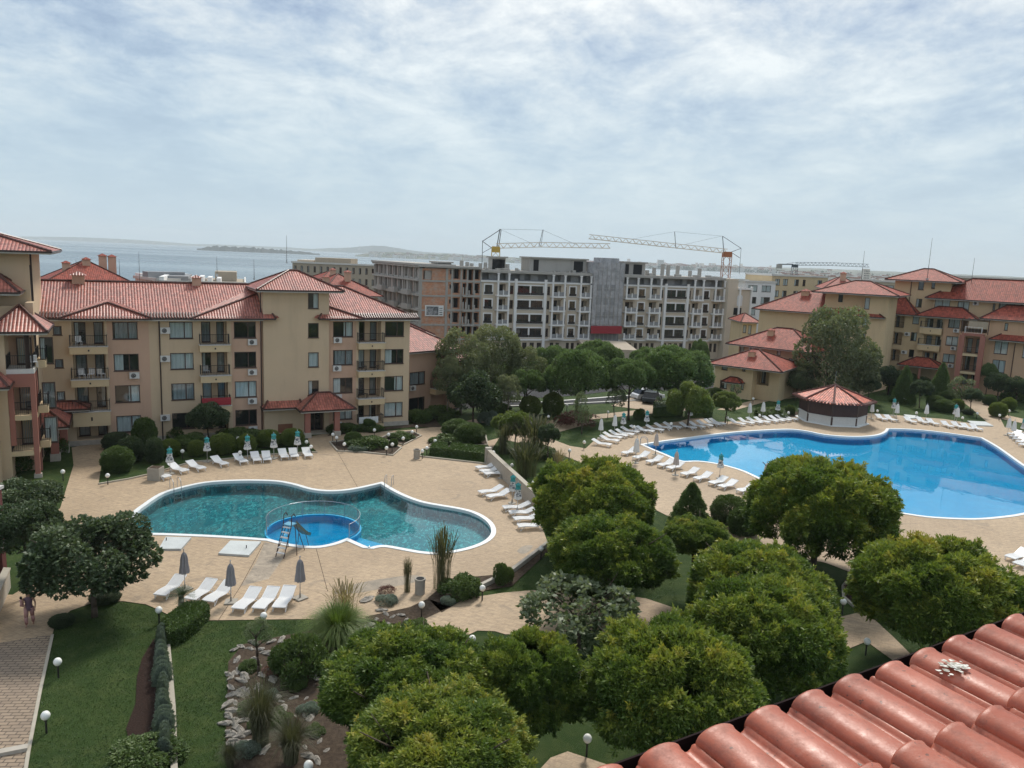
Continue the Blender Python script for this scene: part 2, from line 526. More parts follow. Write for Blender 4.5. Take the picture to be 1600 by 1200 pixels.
def crown_points(seed, nl, rl, per, flat=.72, zmin=-.35, inner=500, blot=2.2):
    r = np.random.default_rng(seed + 99)
    P = []; D = []; T = []
    for c, q in lumps(nl, rl, seed, flat, zmin):
        m = int(per * (q / rl) ** 2)
        d = unit(r.normal(size=(m * 2, 3)))
        out = unit(c[None, :])[0]
        keep = (d @ out > -.25) & (d[:, 2] > -.7)
        d = d[keep][:m]
        rad_ = q * r.uniform(.8, 1.03, len(d)) ** .7
        p = c + d * rad_[:, None]
        P.append(p); D.append(unit(d * .8 + out * .5 + np.array([0, 0, .35])))
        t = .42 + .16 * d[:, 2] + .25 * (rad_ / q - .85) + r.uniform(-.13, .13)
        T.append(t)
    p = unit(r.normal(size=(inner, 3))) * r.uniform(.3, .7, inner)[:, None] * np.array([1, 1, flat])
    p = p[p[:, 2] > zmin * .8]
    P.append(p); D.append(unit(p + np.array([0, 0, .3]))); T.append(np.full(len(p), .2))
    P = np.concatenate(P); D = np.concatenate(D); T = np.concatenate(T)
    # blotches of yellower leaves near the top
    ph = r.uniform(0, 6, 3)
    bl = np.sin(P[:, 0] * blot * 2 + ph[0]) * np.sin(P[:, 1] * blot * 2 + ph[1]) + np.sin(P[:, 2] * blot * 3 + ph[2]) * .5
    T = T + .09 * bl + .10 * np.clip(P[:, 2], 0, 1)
    return P, D, np.clip(T, 0, 1)


CROWN = {}


def proto(key):
    if key in CROWN: return CROWN[key]
    kind, sd = key
    r = np.random.default_rng(sd + 5)
    if kind == 'locust':
        P, D, T = crown_points(sd, 80, .215, 330, .72, -.5, 1500)
        # young shoots stand out past the even surface
        ns = 420; k0 = r.choice(len(P) - 1500, ns); q = np.repeat(P[k0], 9, 0); dq = np.repeat(unit(D[k0] + rdir(ns, r) * .5), 9, 0)
        q = q + dq * r.uniform(-.02, .11, len(q))[:, None] + rdir(len(q), r) * .012
        P = np.concatenate([P, q]); D = np.concatenate([D, dq]); T = np.concatenate([T, np.clip(np.repeat(T[k0], 9) + .14, 0, 1)])
        me = leaf_mesh('locust_crown', P, D, .064, .16, 5, .7, T, 'leaf_locust', r, .2)
    elif kind == 'broad':
        P, D, T = crown_points(sd, 34, .32, 150, .8, -.6, 500)
        me = leaf_mesh('leafy_crown', P, D, .085, .3, 4, .9, T, 'leaf_dark', r, .3)
    elif kind == 'catalpa':
        P, D, T = crown_points(sd, 20, .34, 62, .6, -.3, 90)
        me = leaf_mesh('catalpa_crown', P, D, .12, .34, 3, 1.2, T, 'leaf_grey', r, .4)
    elif kind == 'pine':
        P, D, T = crown_points(sd, 44, .27, 230, .68, -.35, 500)
        T = np.clip(T + .16 * np.sin(P[:, 0] * 7 + sd) * np.sin(P[:, 1] * 6) + .25 * (D[:, 2] - .4), 0, 1)
        me = leaf_mesh('pine_crown', P, D, .075, .22, 4, .6, T, 'leaf_pine', r)
    elif kind == 'birch':
        P, D, T = crown_points(sd, 38, .27, 130, 1.0, -.85, 500)
        me = leaf_mesh('birch_crown', P, D, .06, .26, 4, 1.2, T, 'leaf_birch', r, .8)
    elif kind == 'willow':
        P, D, T = crown_points(sd, 34, .3, 170, .8, -.7, 400)
        me = leaf_mesh('weeping_crown', P, D, .12, .12, 5, .5, T, 'leaf_bright', r, 1.2)
    elif kind == 'sparse':
        P, D, T = crown_points(sd, 26, .26, 60, 1.0, -.8, 150)
        me = leaf_mesh('thin_crown', P, D, .09, .22, 3, 1.0, T, 'leaf_grey', r, .2)
    elif kind in ('ball', 'balldark', 'ballbright', 'balldense'):
        n = 5200
        d = rdir(n, r); d = d[d[:, 2] > -.75]
        bumpy = 1 + .05 * np.sin(d[:, 0] * 9 + sd) * np.sin(d[:, 1] * 8) + .04 * np.sin(d[:, 2] * 11 + sd)
        P = d * (bumpy * r.uniform(.86, 1.0, len(d)))[:, None]
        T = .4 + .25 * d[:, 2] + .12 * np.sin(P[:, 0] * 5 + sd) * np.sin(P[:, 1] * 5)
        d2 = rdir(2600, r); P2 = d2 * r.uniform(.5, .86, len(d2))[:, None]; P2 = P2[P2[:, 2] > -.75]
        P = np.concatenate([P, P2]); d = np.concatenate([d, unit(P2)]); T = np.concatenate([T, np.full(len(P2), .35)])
        me = leaf_mesh('clipped_foliage', P, unit(d + rdir(len(d), r) * .3), .075, .24, 4, .7, T, {'ball': 'leaf_bush', 'balldark': 'leaf_pine', 'ballbright': 'leaf_bright', 'balldense': 'leaf_dark'}[kind], r)
    elif kind in ('cone', 'conegrey', 'conesilver'):
        n = 6500
        z = r.uniform(0, 1, n) ** 1.25; a = r.uniform(0, 6.283, n)
        rr = (1 - z) ** (.32 if kind == 'conesilver' else .75) * (.86 + .14 * np.sin(a * 5 + z * 20 + sd)) * r.uniform(.8, 1.02, n)
        P = np.stack([np.cos(a) * rr, np.sin(a) * rr, z * 2 - 1], 1)
        D = unit(np.stack([np.cos(a), np.sin(a), np.full(n, 1.9 if kind == 'conesilver' else .75)], 1))
        if kind == 'conesilver': P[:, :2] *= r.uniform(.35, 1.15, (n, 1)); P[:, 2] += r.uniform(-.1, .22, n)
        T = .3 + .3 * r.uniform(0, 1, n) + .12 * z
        me = leaf_mesh('conical_foliage', P, D, .17 if kind == 'conesilver' else .10, .16, 4, .4, T, {'cone': 'leaf_pine', 'conesilver': 'leaf_silver'}.get(kind, 'leaf_dark'), r)
    elif kind == 'mound':       # loose mixed planting
        P, D, T = crown_points(sd, 18, .38, 110, .8, -.1, 300)
        me = leaf_mesh('loose_foliage', P, D, .13, .22, 4, .9, T, 'leaf_bush', r)
    elif kind == 'silver':
        P, D, T = crown_points(sd, 16, .38, 110, .7, -.1, 200)
        me = leaf_mesh('silver_foliage', P, D, .13, .12, 5, .6, T, 'leaf_silver', r)
    elif kind == 'red':
        P, D, T = crown_points(sd, 12, .4, 50, 1.0, -.1, 100)
        me = leaf_mesh('red_foliage', P, D, .2, .1, 3, .8, T, 'leaf_red', r)
    elif kind in ('grass', 'straw', 'dusk', 'reed'):
        dk = kind in ('dusk', 'reed')
        kind = {'dusk': 'grass', 'reed': 'straw'}.get(kind, kind)
        n = (900 if dk else 3600) if kind == 'grass' else (230 if dk else 150)
        a = r.uniform(0, 6.283, n); q = r.uniform(0, .28 if kind == 'grass' else .42, n)
        base = np.stack([np.cos(a) * q, np.sin(a) * q, np.zeros(n)], 1)
        lean = r.uniform(.3 if kind == 'grass' else .1, 1.5 if kind == 'grass' else .6, n)
        az = a + r.normal(size=n) * .5
        L = r.uniform(.7, 1.15, n)
        V = []; F = []; TV = []
        seg = 5; w0 = .012 if kind == 'grass' else .009
        tt = r.uniform(.1, .8, n)
        for i in range(n):
            dx, dy = math.cos(az[i]), math.sin(az[i]); k0 = len(V)
            for j in range(seg + 1):
                t = j / seg
                out = lean[i] * t * t * L[i] * .9; up = L[i] * (t - (.42 if dk or kind == 'straw' else .52) * lean[i] * t * t * t) * (1 if kind == 'straw' else .85)
                w = w0 * (1 - t * .85)
                if kind == 'straw' and j >= 3: w = w0 * 2.0 * (1.1 - abs(t - .85) * 3)
                c = base[i] + np.array([dx * out, dy * out, up])
                V.append(c + np.array([-dy, dx, 0]) * w); V.append(c - np.array([-dy, dx, 0]) * w); TV += [tt[i], tt[i]]
            for j in range(seg): F.append((k0 + 2 * j, k0 + 2 * j + 1, k0 + 2 * j + 3, k0 + 2 * j + 2))
        me = bpy.data.meshes.new('grass_blades')
        me.from_pydata([tuple(x) for x in V], [], F)
        at = me.attributes.new('tint', 'FLOAT', 'POINT'); at.data.foreach_set('value', TV)
        me.materials.append(M['leaf_dusk' if dk else 'leaf_grass' if kind == 'grass' else 'straw'])
    elif kind == 'palm':
        b = MB(); TVs = []
        for i in range(46):
            a = i * 2.4; el = r.uniform(.15, 1.3); L = r.uniform(.75, 1)
            pts = []
            for j in range(6):
                t = j / 5
                pts.append(np.array([math.cos(a) * math.cos(el) * t * L, math.sin(a) * math.cos(el) * t * L, (math.sin(el) * t - .35 * t * t) * L]))
            sd_ = np.array([-math.sin(a), math.cos(a), 0])
            for j in range(5):
                for q in (-1, 1):
                    for h in (0, .5):
                        c = pts[j] * (1 - h) + pts[j + 1] * h
                        tip = c + sd_ * q * .17 + (pts[j + 1] - pts[j]) * .9 + np.array([0, 0, .04])
                        b.face([c, c + (pts[j + 1] - pts[j]) * .25, tip])
        me = b.mesh('palm_fronds', M['leaf_dark'])
        at = me.attributes.new('tint', 'FLOAT', 'POINT'); at.data.foreach_set('value', list(r.uniform(.2, .8, len(me.vertices))))
    CROWN[key] = me
    return me


def trunk_mesh(h, r0, limbs, seed, reach=.5, spread=.6, mat='bark'):
    key = ('trunk', round(h, 1), round(r0, 2), limbs, seed % 3, round(reach, 1), mat)
    if key in CROWN: return CROWN[key]
    rr = random.Random(seed)
    b = MB()
    pts = [Vector((0, 0, -.05))]; p = Vector((0, 0, 0))
    for i in range(4):
        p = p + Vector((rr.uniform(-.05, .05), rr.uniform(-.05, .05), h / 4)); pts.append(p.copy())
    b.path(pts, [r0 * 1.3, r0, r0 * .9, r0 * .82, r0 * .75], 8)
    for k in range(limbs):
        a = k * 6.283 / limbs + rr.uniform(-.3, .3); q = pts[-1] if k % 2 else pts[-2]
        L = reach * rr.uniform(.8, 1.2)
        p1 = q + Vector((math.cos(a) * L * spread * .5, math.sin(a) * L * spread * .5, L * .45))
        p2 = p1 + Vector((math.cos(a + .3) * L * spread * .5, math.sin(a + .3) * L * spread * .5, L * .4))
        b.path([q, p1, p2], [r0 * .55, r0 * .35, r0 * .12], 5)
        p3 = p1 + Vector((math.cos(a - .9) * L * .35, math.sin(a - .9) * L * .35, L * .3))
        b.tube(p1, p3, r0 * .25, r0 * .08, 5)
    CROWN[key] = b.mesh('trunk', M[mat], True)
    return CROWN[key]


NPL = [0]


def tree(kind, px, py, rx, label, cat='tree', group=None, zc=None, squash=1.0, name='tree', h=None, mat='bark', pr0=None, z0=0.0, flat=None, D=None):
    """crown centred at photo px, py with half-width rx px; zc the height of the crown centre in metres"""
    NPL[0] += 1
    zc = 3.6 if zc is None else zc
    c = W(px, py, D) if D else g(px, py, zc)
    if D: zc = c.z
    dist = (c - Vector((0, 0, CAMH))).dot(FW)
    R = rx / FPX * dist
    sd = NPL[0] % 3 if pr0 is None else pr0
    t = thing(name, label, cat, (c.x, c.y, z0), 0, group)
    f = {'locust': .72, 'broad': .8, 'catalpa': .6, 'pine': .62, 'birch': 1.0, 'willow': .8, 'sparse': 1.0}.get(kind, 1)
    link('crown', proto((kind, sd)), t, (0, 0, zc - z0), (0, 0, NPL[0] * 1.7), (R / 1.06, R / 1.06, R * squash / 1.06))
    th = max(.4, zc - z0 - R * squash * f * .45)
    link('trunk', trunk_mesh(th, max(.06, R * .045), 6, NPL[0], R * .9 * min(1, squash + .2), .9, mat), t, (0, 0, 0), (0, 0, NPL[0] * 1.1))
    return t


def bush(kind, px, py, rx, ry, label, cat='bush', group=None, name='clipped_bush', z0=0.0, stretch=None, base=None):
    """bush whose outline is centred at px, py, half-sizes rx, ry in photo px"""
    NPL[0] += 1
    # ground point under its visible bottom
    b = g(px, py + ry * .82, z0) if base is None else g(base[0], base[1], z0)
    dist = (b - Vector((0, 0, CAMH))).dot(FW)
    R = rx / FPX * dist
    b = b + Vector((b.x, b.y, 0)).normalized() * (R * .55)
    dist = (b - Vector((0, 0, CAMH))).dot(FW)
    R = rx / FPX * dist
    dep = math.atan2(CAMH, b.y)
    Hh = max(.3, (ry / FPX * dist))
    # vertical half size from the outline of an ellipsoid seen at this slant
    vz = math.sqrt(max((Hh * Hh - (R * math.sin(dep)) ** 2), (.35 * R) ** 2)) / math.cos(dep)
    if kind in ('grass', 'straw', 'dusk', 'reed'):
        o = link(name, proto((kind, NPL[0] % 2)), None, (b.x, b.y, z0), (0, 0, NPL[0]), (R * (1.25 if kind in ('straw', 'reed') else .95), R * (1.25 if kind in ('straw', 'reed') else .95), 2 * Hh / math.cos(dep) * (.95 if kind == 'straw' else .9)))
    elif kind in ('mound', 'silver', 'red'):
        o = link(name, proto((kind, NPL[0] % 2)), None, (b.x, b.y, z0 + vz * .35), (0, 0, NPL[0]), (R, R, vz * 1.2))
    else:
        o = link(name, proto((kind, NPL[0] % 3)), None, (b.x, b.y, z0 + vz * (.85 if not kind.startswith('cone') else 1.0)), (0, 0, NPL[0]), (R, R, vz))
    return tag(o, label, cat, group)
# ================================================================ sky, light, ground
def make_world():
    w = bpy.data.worlds.new('World'); SC.world = w; w.use_nodes = True
    nt = w.node_tree; nt.nodes.clear()
    N = nt.nodes.new; Lk = nt.links.new
    out = N('ShaderNodeOutputWorld'); bg = N('ShaderNodeBackground')
    sky = N('ShaderNodeTexSky'); sky.sky_type = 'NISHITA'; sky.sun_disc = False
    sky.sun_elevation = SUN_EL; sky.sun_rotation = SUN_ROT; sky.air_density = 1.3; sky.dust_density = 2.5; sky.ozone_density = 1.5
    tc = N('ShaderNodeTexCoord'); sp = N('ShaderNodeSeparateXYZ'); Lk(tc.outputs['Generated'], sp.inputs[0])

    def mt(op, a, b=0.0):
        m = N('ShaderNodeMath'); m.operation = op
        for i, x in enumerate((a, b)):
            if hasattr(x, 'links'): Lk(x, m.inputs[i])
            else: m.inputs[i].default_value = x
        return m.outputs[0]

    def noise(v, s, d, r, dist=0.0):
        n = N('ShaderNodeTexNoise'); n.inputs['Scale'].default_value = s; n.inputs['Detail'].default_value = d
        n.inputs['Roughness'].default_value = r; n.inputs['Distortion'].default_value = dist; Lk(v, n.inputs['Vector']); return n.outputs['Fac']

    def ramp(f, st):
        r = N('ShaderNodeValToRGB'); e = r.color_ramp.elements
        while len(e) < len(st): e.new(.5)
        for i, (p, c) in enumerate(st):
            e[i].position = p; e[i].color = (c[0], c[1], c[2], 1) if hasattr(c, '__len__') else (c, c, c, 1)
        Lk(f, r.inputs[0]); return r.outputs[0]

    def mix(f, a, b, t='MIX'):
        m = N('ShaderNodeMixRGB'); m.blend_type = t
        for i, x in enumerate((f, a, b)):
            if hasattr(x, 'links'): Lk(x, m.inputs[i])
            elif hasattr(x, '__len__'): m.inputs[i].default_value = (*x, 1)
            else: m.inputs[i].default_value = x
        return m.outputs[0]
    z = mt('MAXIMUM', sp.outputs[2], 0.0); zz = mt('ADD', z, .22)
    cv = N('ShaderNodeCombineXYZ'); Lk(mt('DIVIDE', sp.outputs[0], zz), cv.inputs[0]); Lk(mt('DIVIDE', sp.outputs[1], zz), cv.inputs[1])
    mp = N('ShaderNodeMapping'); Lk(cv.outputs[0], mp.inputs[0]); mp.inputs['Rotation'].default_value = (0, 0, rad(-20)); mp.inputs['Scale'].default_value = (1.15, 1.0, 1)
    mp.inputs['Location'].default_value = (2.3, 5.1, 0)
    v = mp.outputs[0]
    big = noise(v, .9, 4, .5, .6); mid = noise(v, 2.8, 10, .66, .35); fine = noise(v, 11.0, 8, .7, .2)
    f = mt('ADD', mt('ADD', mt('MULTIPLY', big, .42), mt('MULTIPLY', mid, .52)), mt('MULTIPLY', fine, .16))
    nish = mix(1.0, sky.outputs[0], (.1, .1, .1), 'MULTIPLY')
    # cloud sheet: thin grey-blue where it is thick below, brighter where the light comes through
    cl = ramp(f, [(.43, (.145, .20, .315)), (.48, (.215, .275, .38)), (.525, (.31, .365, .44)), (.57, (.425, .46, .495)), (.65, (.62, .63, .62))])
    hzm = ramp(z, [(0.0, 1.0), (.10, .72), (.30, .12), (.5, 0.0)])
    cl = mix(hzm, cl, (.315, .415, .485))
    # thin high veil: the clear sky shows through a little
    c = mix(.94, nish, cl)
    below = ramp(mt('MULTIPLY', sp.outputs[2], -1.0), [(0.0, 0.0), (.03, 1.0)])
    c = mix(below, c, (.22, .24, .23))
    Lk(c, bg.inputs[0]); bg.inputs[1].default_value = 1.0
    Lk(bg.outputs[0], out.inputs[0])


SUN_EL = rad(48); SUN_AZ = rad(14)     # azimuth from +Y towards +X: the sun stands ahead of the camera
SUN_ROT = SUN_AZ
make_world()
sl = bpy.data.lights.new('sun', 'SUN'); sl.energy = 1.9; sl.angle = rad(12); sl.color = (1, .95, .87)
so = bpy.data.objects.new('sun', sl); COL.objects.link(so)
sd_ = Vector((math.sin(SUN_AZ) * math.cos(SUN_EL), math.cos(SUN_AZ) * math.cos(SUN_EL), math.sin(SUN_EL)))
so.rotation_euler = sd_.to_track_quat('Z', 'Y').to_euler(); so.location = (0, 60, 80)

# ---------------------------------------------------------------- outlines, from the photo onto the ground
def G(pts, z=0.0):
    return [(q.x, q.y) for q in (g(x, y, z) for x, y in pts)]


def smooth(pts, closed=True, n=4, sharp=()):
    """Catmull-Rom through the points, corners listed in sharp stay sharp"""
    out = []; k = len(pts)
    for i in range(k if closed else k - 1):
        p1 = Vector(pts[i]); p2 = Vector(pts[(i + 1) % k])
        p0 = Vector(pts[i - 1]) if (closed or i > 0) and i not in sharp else p1
        p3 = Vector(pts[(i + 2) % k]) if (closed or i + 2 < k) and ((i + 1) % k) not in sharp else p2
        for j in range(n):
            t = j / n
            q = .5 * ((2 * p1) + (-p0 + p2) * t + (2 * p0 - 5 * p1 + 4 * p2 - p3) * t * t + (-p0 + 3 * p1 - 3 * p2 + p3) * t ** 3)
            out.append((q.x, q.y))
    if not closed: out.append(tuple(pts[-1]))
    return out


def area(p):
    return sum(p[i][0] * p[(i + 1) % len(p)][1] - p[(i + 1) % len(p)][0] * p[i][1] for i in range(len(p))) / 2


def offset(poly, d):
    """outward offset of a closed outline by d"""
    s = 1 if area(poly) > 0 else -1
    out = []
    for i in range(len(poly)):
        a = Vector(poly[i - 1]); b = Vector(poly[i]); c = Vector(poly[(i + 1) % len(poly)])
        e1 = (b - a).normalized() if (b - a).length > 1e-6 else Vector((1, 0)); e2 = (c - b).normalized() if (c - b).length > 1e-6 else e1
        n1 = Vector((e1.y, -e1.x)) * s; n2 = Vector((e2.y, -e2.x)) * s
        m = (n1 + n2)
        m = m / max(m.length_squared / 2, .5) if m.length > 1e-6 else n1
        out.append((b.x + m.x * d, b.y + m.y * d))
    return out


def sheet(name, polys, z, mat, kind='structure', thick=0.0, parent=None):
    """a flat sheet with holes: polys = [outer, hole, ...]"""
    loops = [[Vector((x, y, z)) for x, y in p] for p in polys]
    tris = tessellate_polygon(loops)
    vs = [v for L in loops for v in L]
    b = MB()
    b.v = [tuple(v) for v in vs]
    for t in tris:
        a, c, d = (vs[i] for i in t)
        if (c - a).cross(d - a).z < 0: t = (t[0], t[2], t[1])
        b.f.append(tuple(t)); b.m.append(0)
    if thick:
        for p in polys:
            k = len(p)
            for i in range(k):
                x0, y0 = p[i]; x1, y1 = p[(i + 1) % k]
                b.face([(x0, y0, z - thick), (x1, y1, z - thick), (x1, y1, z), (x0, y0, z)])
    o = b.build(name, M[mat] if isinstance(mat, str) else mat, parent)
    if kind and not parent: o['kind'] = kind
    return o


PL = [(201, 828), (202, 812), (208, 801), (222, 790), (250, 772), (282, 762), (320, 754), (362, 751), (400, 750.5), (435, 752), (462, 757), (487, 764), (512, 767), (537, 766), (562, 762), (597, 754),
      (615, 765), (635, 775), (660, 784), (685, 789), (715, 794), (740, 800), (760, 810), (772, 822), (774, 835), (765, 846), (747, 855), (722, 862), (690, 867), (660, 866), (630, 861), (602, 856), (587, 857.5),
      (577, 861), (562, 855), (542, 846), (525, 852), (500, 857), (475, 857), (450, 854), (432, 850), (417, 846), (375, 843), (325, 840), (250, 837), (212, 836)]
POOL_L = smooth(G(PL), True, 3, (15, 33, 35, 41))
PR = [(1000, 695), (1030, 690), (1075, 684), (1112, 679), (1150, 675), (1187, 672.5), (1210, 671.3), (1237, 671), (1262, 674), (1287, 679), (1320, 682), (1350, 682), (1370, 679.5), (1381, 675), (1385, 670),
      (1425, 671), (1475, 676), (1535, 684.5), (1562, 700), (1600, 727), (1640, 752), (1662, 775), (1640, 795), (1600, 805), (1575, 809), (1537, 812.5), (1500, 812.5), (1450, 809.5), (1412, 804), (1390, 801), (1330, 792), (1250, 775), (1190, 751),
      (1162, 738), (1137, 730), (1112, 724.5), (1090, 722), (1070, 722.5), (1055, 719), (1037, 711), (1020, 704)]
POOL_R = smooth(G(PR), True, 3, (0, 6, 14, 17))

POOL_L = offset(POOL_L, -.27); POOL_R = offset(POOL_R, -.25)
# terrain: one sheet with the two basins cut out, gently falling to the shore
def terrain():
    X0, X1, Y0, Y1 = -160, 260, -15, 128
    b_loops = [[Vector((X0, Y0, 0)), Vector((X1, Y0, 0)), Vector((X1, Y1, 0)), Vector((X0, Y1, 0))], [Vector((x, y, 0)) for x, y in POOL_L], [Vector((x, y, 0)) for x, y in POOL_R]]
    tr = tessellate_polygon(b_loops); vs = [v for L in b_loops for v in L]
    b = MB(); b.v = [tuple(v) for v in vs]
    for t in tr:
        a, c, d = (vs[i] for i in t)
        if (c - a).cross(d - a).z < 0: t = (t[0], t[2], t[1])
        b.f.append(tuple(t)); b.m.append(0)
    # outer land
    xs = [-900, -400, X0, -60, 40, 140, X1, 500, 1100, 2200]
    ys = [-300, Y0, Y1, 150, 200, 300, 420, 520, 700, 1000, 1500, 1560]

    def zz(x, y):
        if y <= Y1: return 0.0
        if y <= 150: return -3.6 * (y - Y1) / 22
        if y <= 300: return -3.6 - 2 * (y - 150) / 150
        shore = 430 if x < 150 else (520 if x < 260 else 1500)
        return -5.6 - 10.5 * min(1.2, (y - 300) / (shore - 300)) if x < 300 else -5.6 - 6 * min(1, (y - 300) / 1200)
    for i in range(len(xs) - 1):
        for j in range(len(ys) - 1):
            if xs[i] >= X0 and xs[i + 1] <= X1 and ys[j] == Y0: continue
            x0, x1, y0, y1 = xs[i], xs[i + 1], ys[j], ys[j + 1]
            b.face([(x0, y0, zz(x0, y0)), (x1, y0, zz(x1, y0)), (x1, y1, zz(x1, y1)), (x0, y1, zz(x0, y1))], 1)
    b.build('ground', [M['lawn'], M['terrain']])['kind'] = 'structure'


terrain()
SEA_Z = -15.0
b = MB(); b.face([(-14000, -600, SEA_Z), (14000, -600, SEA_Z), (14000, 14000, SEA_Z), (-14000, 14000, SEA_Z)])
b.build('sea', M['sea'])['kind'] = 'structure'


def basin(name, poly, depth, mat, wmat, wl, kid=None):
    b = MB(); k = len(poly)
    for i in range(k):
        x0, y0 = poly[i]; x1, y1 = poly[(i + 1) % k]
        b.face([(x0, y0, -depth), (x1, y1, -depth), (x1, y1, .035), (x0, y0, .035)])
    t = thing(name, *kid[:2], loc=(0, 0, 0)) if kid else None
    o = b.build('basin_wall', M[mat], t)
    f = sheet('basin_floor', [poly], -depth, mat, None, 0, t)
    w = sheet('water_surface', [poly], wl, wmat, None, 0, t)
    return t, w


# ---------------------------------------------------------------- paved ground
DECK = [(-30, 1010), (-20, 930), (20, 930), (60, 905), (75, 870), (70, 806), (94, 795), (115, 727), (112, 700), (150, 690), (170, 697), (162, 702), (154, 757),
        (200, 749), (235, 741), (300, 722.5), (362, 717), (400, 712), (450, 709), (496, 707), (485, 697), (480, 683), (503, 679), (640, 672), (700, 665), (742, 655), (760, 660), (700, 672), (760, 690), (840, 668), (905, 655), (930, 660), (850, 682), (890, 697), (915, 701),
        (927, 690), (940, 682), (975, 672), (1005, 667), (1035, 662), (1060, 659), (1090, 651), (1098, 653), (1115, 660), (1140, 659), (1190, 655), (1250, 650), (1290, 646), (1360, 646), (1412, 650), (1475, 655), (1550, 667),
        (1520, 640), (1500, 625), (1530, 622), (1560, 648), (1570, 668), (1600, 675), (1700, 700), (1800, 760), (1800, 960), (1640, 925), (1500, 935), (1400, 925), (1355, 905), (1345, 938), (1355, 958), (1400, 1000), (1440, 1040),
        (1405, 1040), (1354, 1003), (1300, 1025), (1270, 1060), (1240, 1050), (1290, 1000), (1290, 985), (1315, 964), (1345, 957), (1325, 925), (1342, 900), (1290, 880), (1200, 862), (1100, 835), (1040, 805),
        (1010, 790), (960, 760), (905, 722), (880, 712), (850, 702), (780, 685), (770, 700), (761, 725), (837, 797), (857, 852), (800, 897), (742, 925), (745, 933), (785, 927), (830, 923), (902, 925), (960, 928), (1010, 936), (1055, 951), (1110, 975), (1180, 1010), (1150, 1030), (1080, 1000), (1000, 985), (900, 985),
        (860, 990), (790, 992), (773, 987), (746, 986), (712, 1002), (640, 980), (560, 972), (480, 968), (400, 969), (327, 970), (264, 962), (249, 954), (228, 945), (192, 940), (144, 943), (110, 955), (87, 975), (82, 992)]
deck_poly = G(DECK)
sheet('pool_deck', [deck_poly, POOL_L, POOL_R], .03, 'deck')
WALK = [(-60, 1009), (82, 992), (63, 1080), (45, 1173), (36, 1230), (-100, 1240), (-120, 1100)]
sheet('walkway', [G(WALK)], .026, 'paver')
# the sunken step at the walkway's end
b = MB(); a0 = g(-60, 1195); a1 = g(43, 1175)
d0 = (a1 - a0).normalized(); nrm = Vector((-d0.y, d0.x, 0))
b.face([a0 + Vector((0, 0, .16)), a1 + Vector((0, 0, .16)), a1 + nrm * .28 + Vector((0, 0, .16)), a0 + nrm * .28 + Vector((0, 0, .16))])
b.face([a0, a1, a1 + Vector((0, 0, .16)), a0 + Vector((0, 0, .16))])
tag(b.build('step', M['stonebase']), 'low stone step across the end of the paver walkway', 'step')
# second path under the near trees
sheet('garden_path', [G([(790, 1260), (860, 1185), (887, 1175), (950, 1196), (1010, 1260)])], .028, 'deck')
# paths behind
sheet('garden_path', [G([(1145, 642), (1200, 627), (1250, 621), (1300, 613), (1290, 609), (1245, 616), (1180, 625), (1120, 640)])], .028, 'deck')
sheet('garden_path', [G([(1345, 618), (1385, 608), (1392, 604), (1370, 603), (1330, 612)])], .028, 'deck')
sheet('garden_path', [G([(1565, 655), (1600, 662), (1680, 668), (1680, 662), (1600, 655), (1565, 647)])], .029, 'deck')
sheet('garden_path', [G([(960, 645), (1075, 632), (1090, 640), (1100, 655), (1085, 655), (1070, 642), (960, 652), (880, 660), (840, 668), (830, 663), (880, 653)])], .027, 'deck')
sheet('garden_path', [G([(955, 634), (985, 622), (1050, 628), (1040, 637), (1000, 640)])], .025, 'deck')
sheet('road', [G([(560, 627), (700, 622), (778, 617), (850, 622), (900, 618), (1000, 606), (1110, 618), (1150, 598), (1010, 592), (880, 596), (790, 603), (700, 606), (560, 612)])], .022, 'asphalt')
sheet('road', [G([(600, 660), (760, 634), (830, 636), (1000, 628), (1030, 622), (990, 618), (850, 629), (770, 626), (600, 645)])], .024, 'asphalt')


def strip(name, pts, w, h, mat, label, cat, closed=False, z=0.0):
    P = [Vector((q[0], q[1], 0)) for q in pts]
    b = MB(); k = len(P)
    L = []; R = []
    for i in range(k):
        a = P[i - 1] if (i > 0 or closed) else P[i]; c = P[(i + 1) % k] if (i < k - 1 or closed) else P[i]
        d = (c - a).normalized(); n = Vector((-d.y, d.x, 0)) * (w / 2)
        L.append(P[i] + n); R.append(P[i] - n)
    up = Vector((0, 0, h)); z0 = Vector((0, 0, z))
    for i in range(k if closed else k - 1):
        j = (i + 1) % k
        b.face([R[i] + up, R[j] + up, L[j] + up, L[i] + up]); b.face([R[i] + z0, R[j] + z0, R[j] + up, R[i] + up]); b.face([L[j] + z0, L[i] + z0, L[i] + up, L[j] + up])
    if not closed:
        b.face([L[0] + z0, R[0] + z0, R[0] + up, L[0] + up]); b.face([R[-1] + z0, L[-1] + z0, L[-1] + up, R[-1] + up])
    return tag(b.build(name, M[mat]), label, cat)


# ---------------------------------------------------------------- pools
def ring(poly, inner, outer, z, mat, parent):
    a = offset(poly, inner); c = offset(poly, outer); b = MB(); k = len(a)
    for i in range(k):
        j = (i + 1) % k
        b.face([(*a[i], z), (*a[j], z), (*c[j], z), (*c[i], z)]); b.face([(*c[i], .0), (*c[j], .0), (*c[j], z), (*c[i], z)]); b.face([(*a[i], -.16), (*a[j], -.16), (*a[j], z), (*a[i], z)])
    return b.build('coping', M[mat], parent)


tl, _w = basin('swimming_pool', POOL_L, .85, 'pool_teal', 'water_rippled', -.13, ('teal swimming pool curving round the small round paddling pool', 'pool'))
ring(POOL_L, -.03, .3, .07, 'coping', tl)
tr_, _w = basin('swimming_pool', POOL_R, .75, 'pool_blue', 'water_still', -.13, ('big bright blue swimming pool in front of the round roofed kiosk', 'pool'))
ring(POOL_R, -.03, .28, .07, 'coping', tr_)
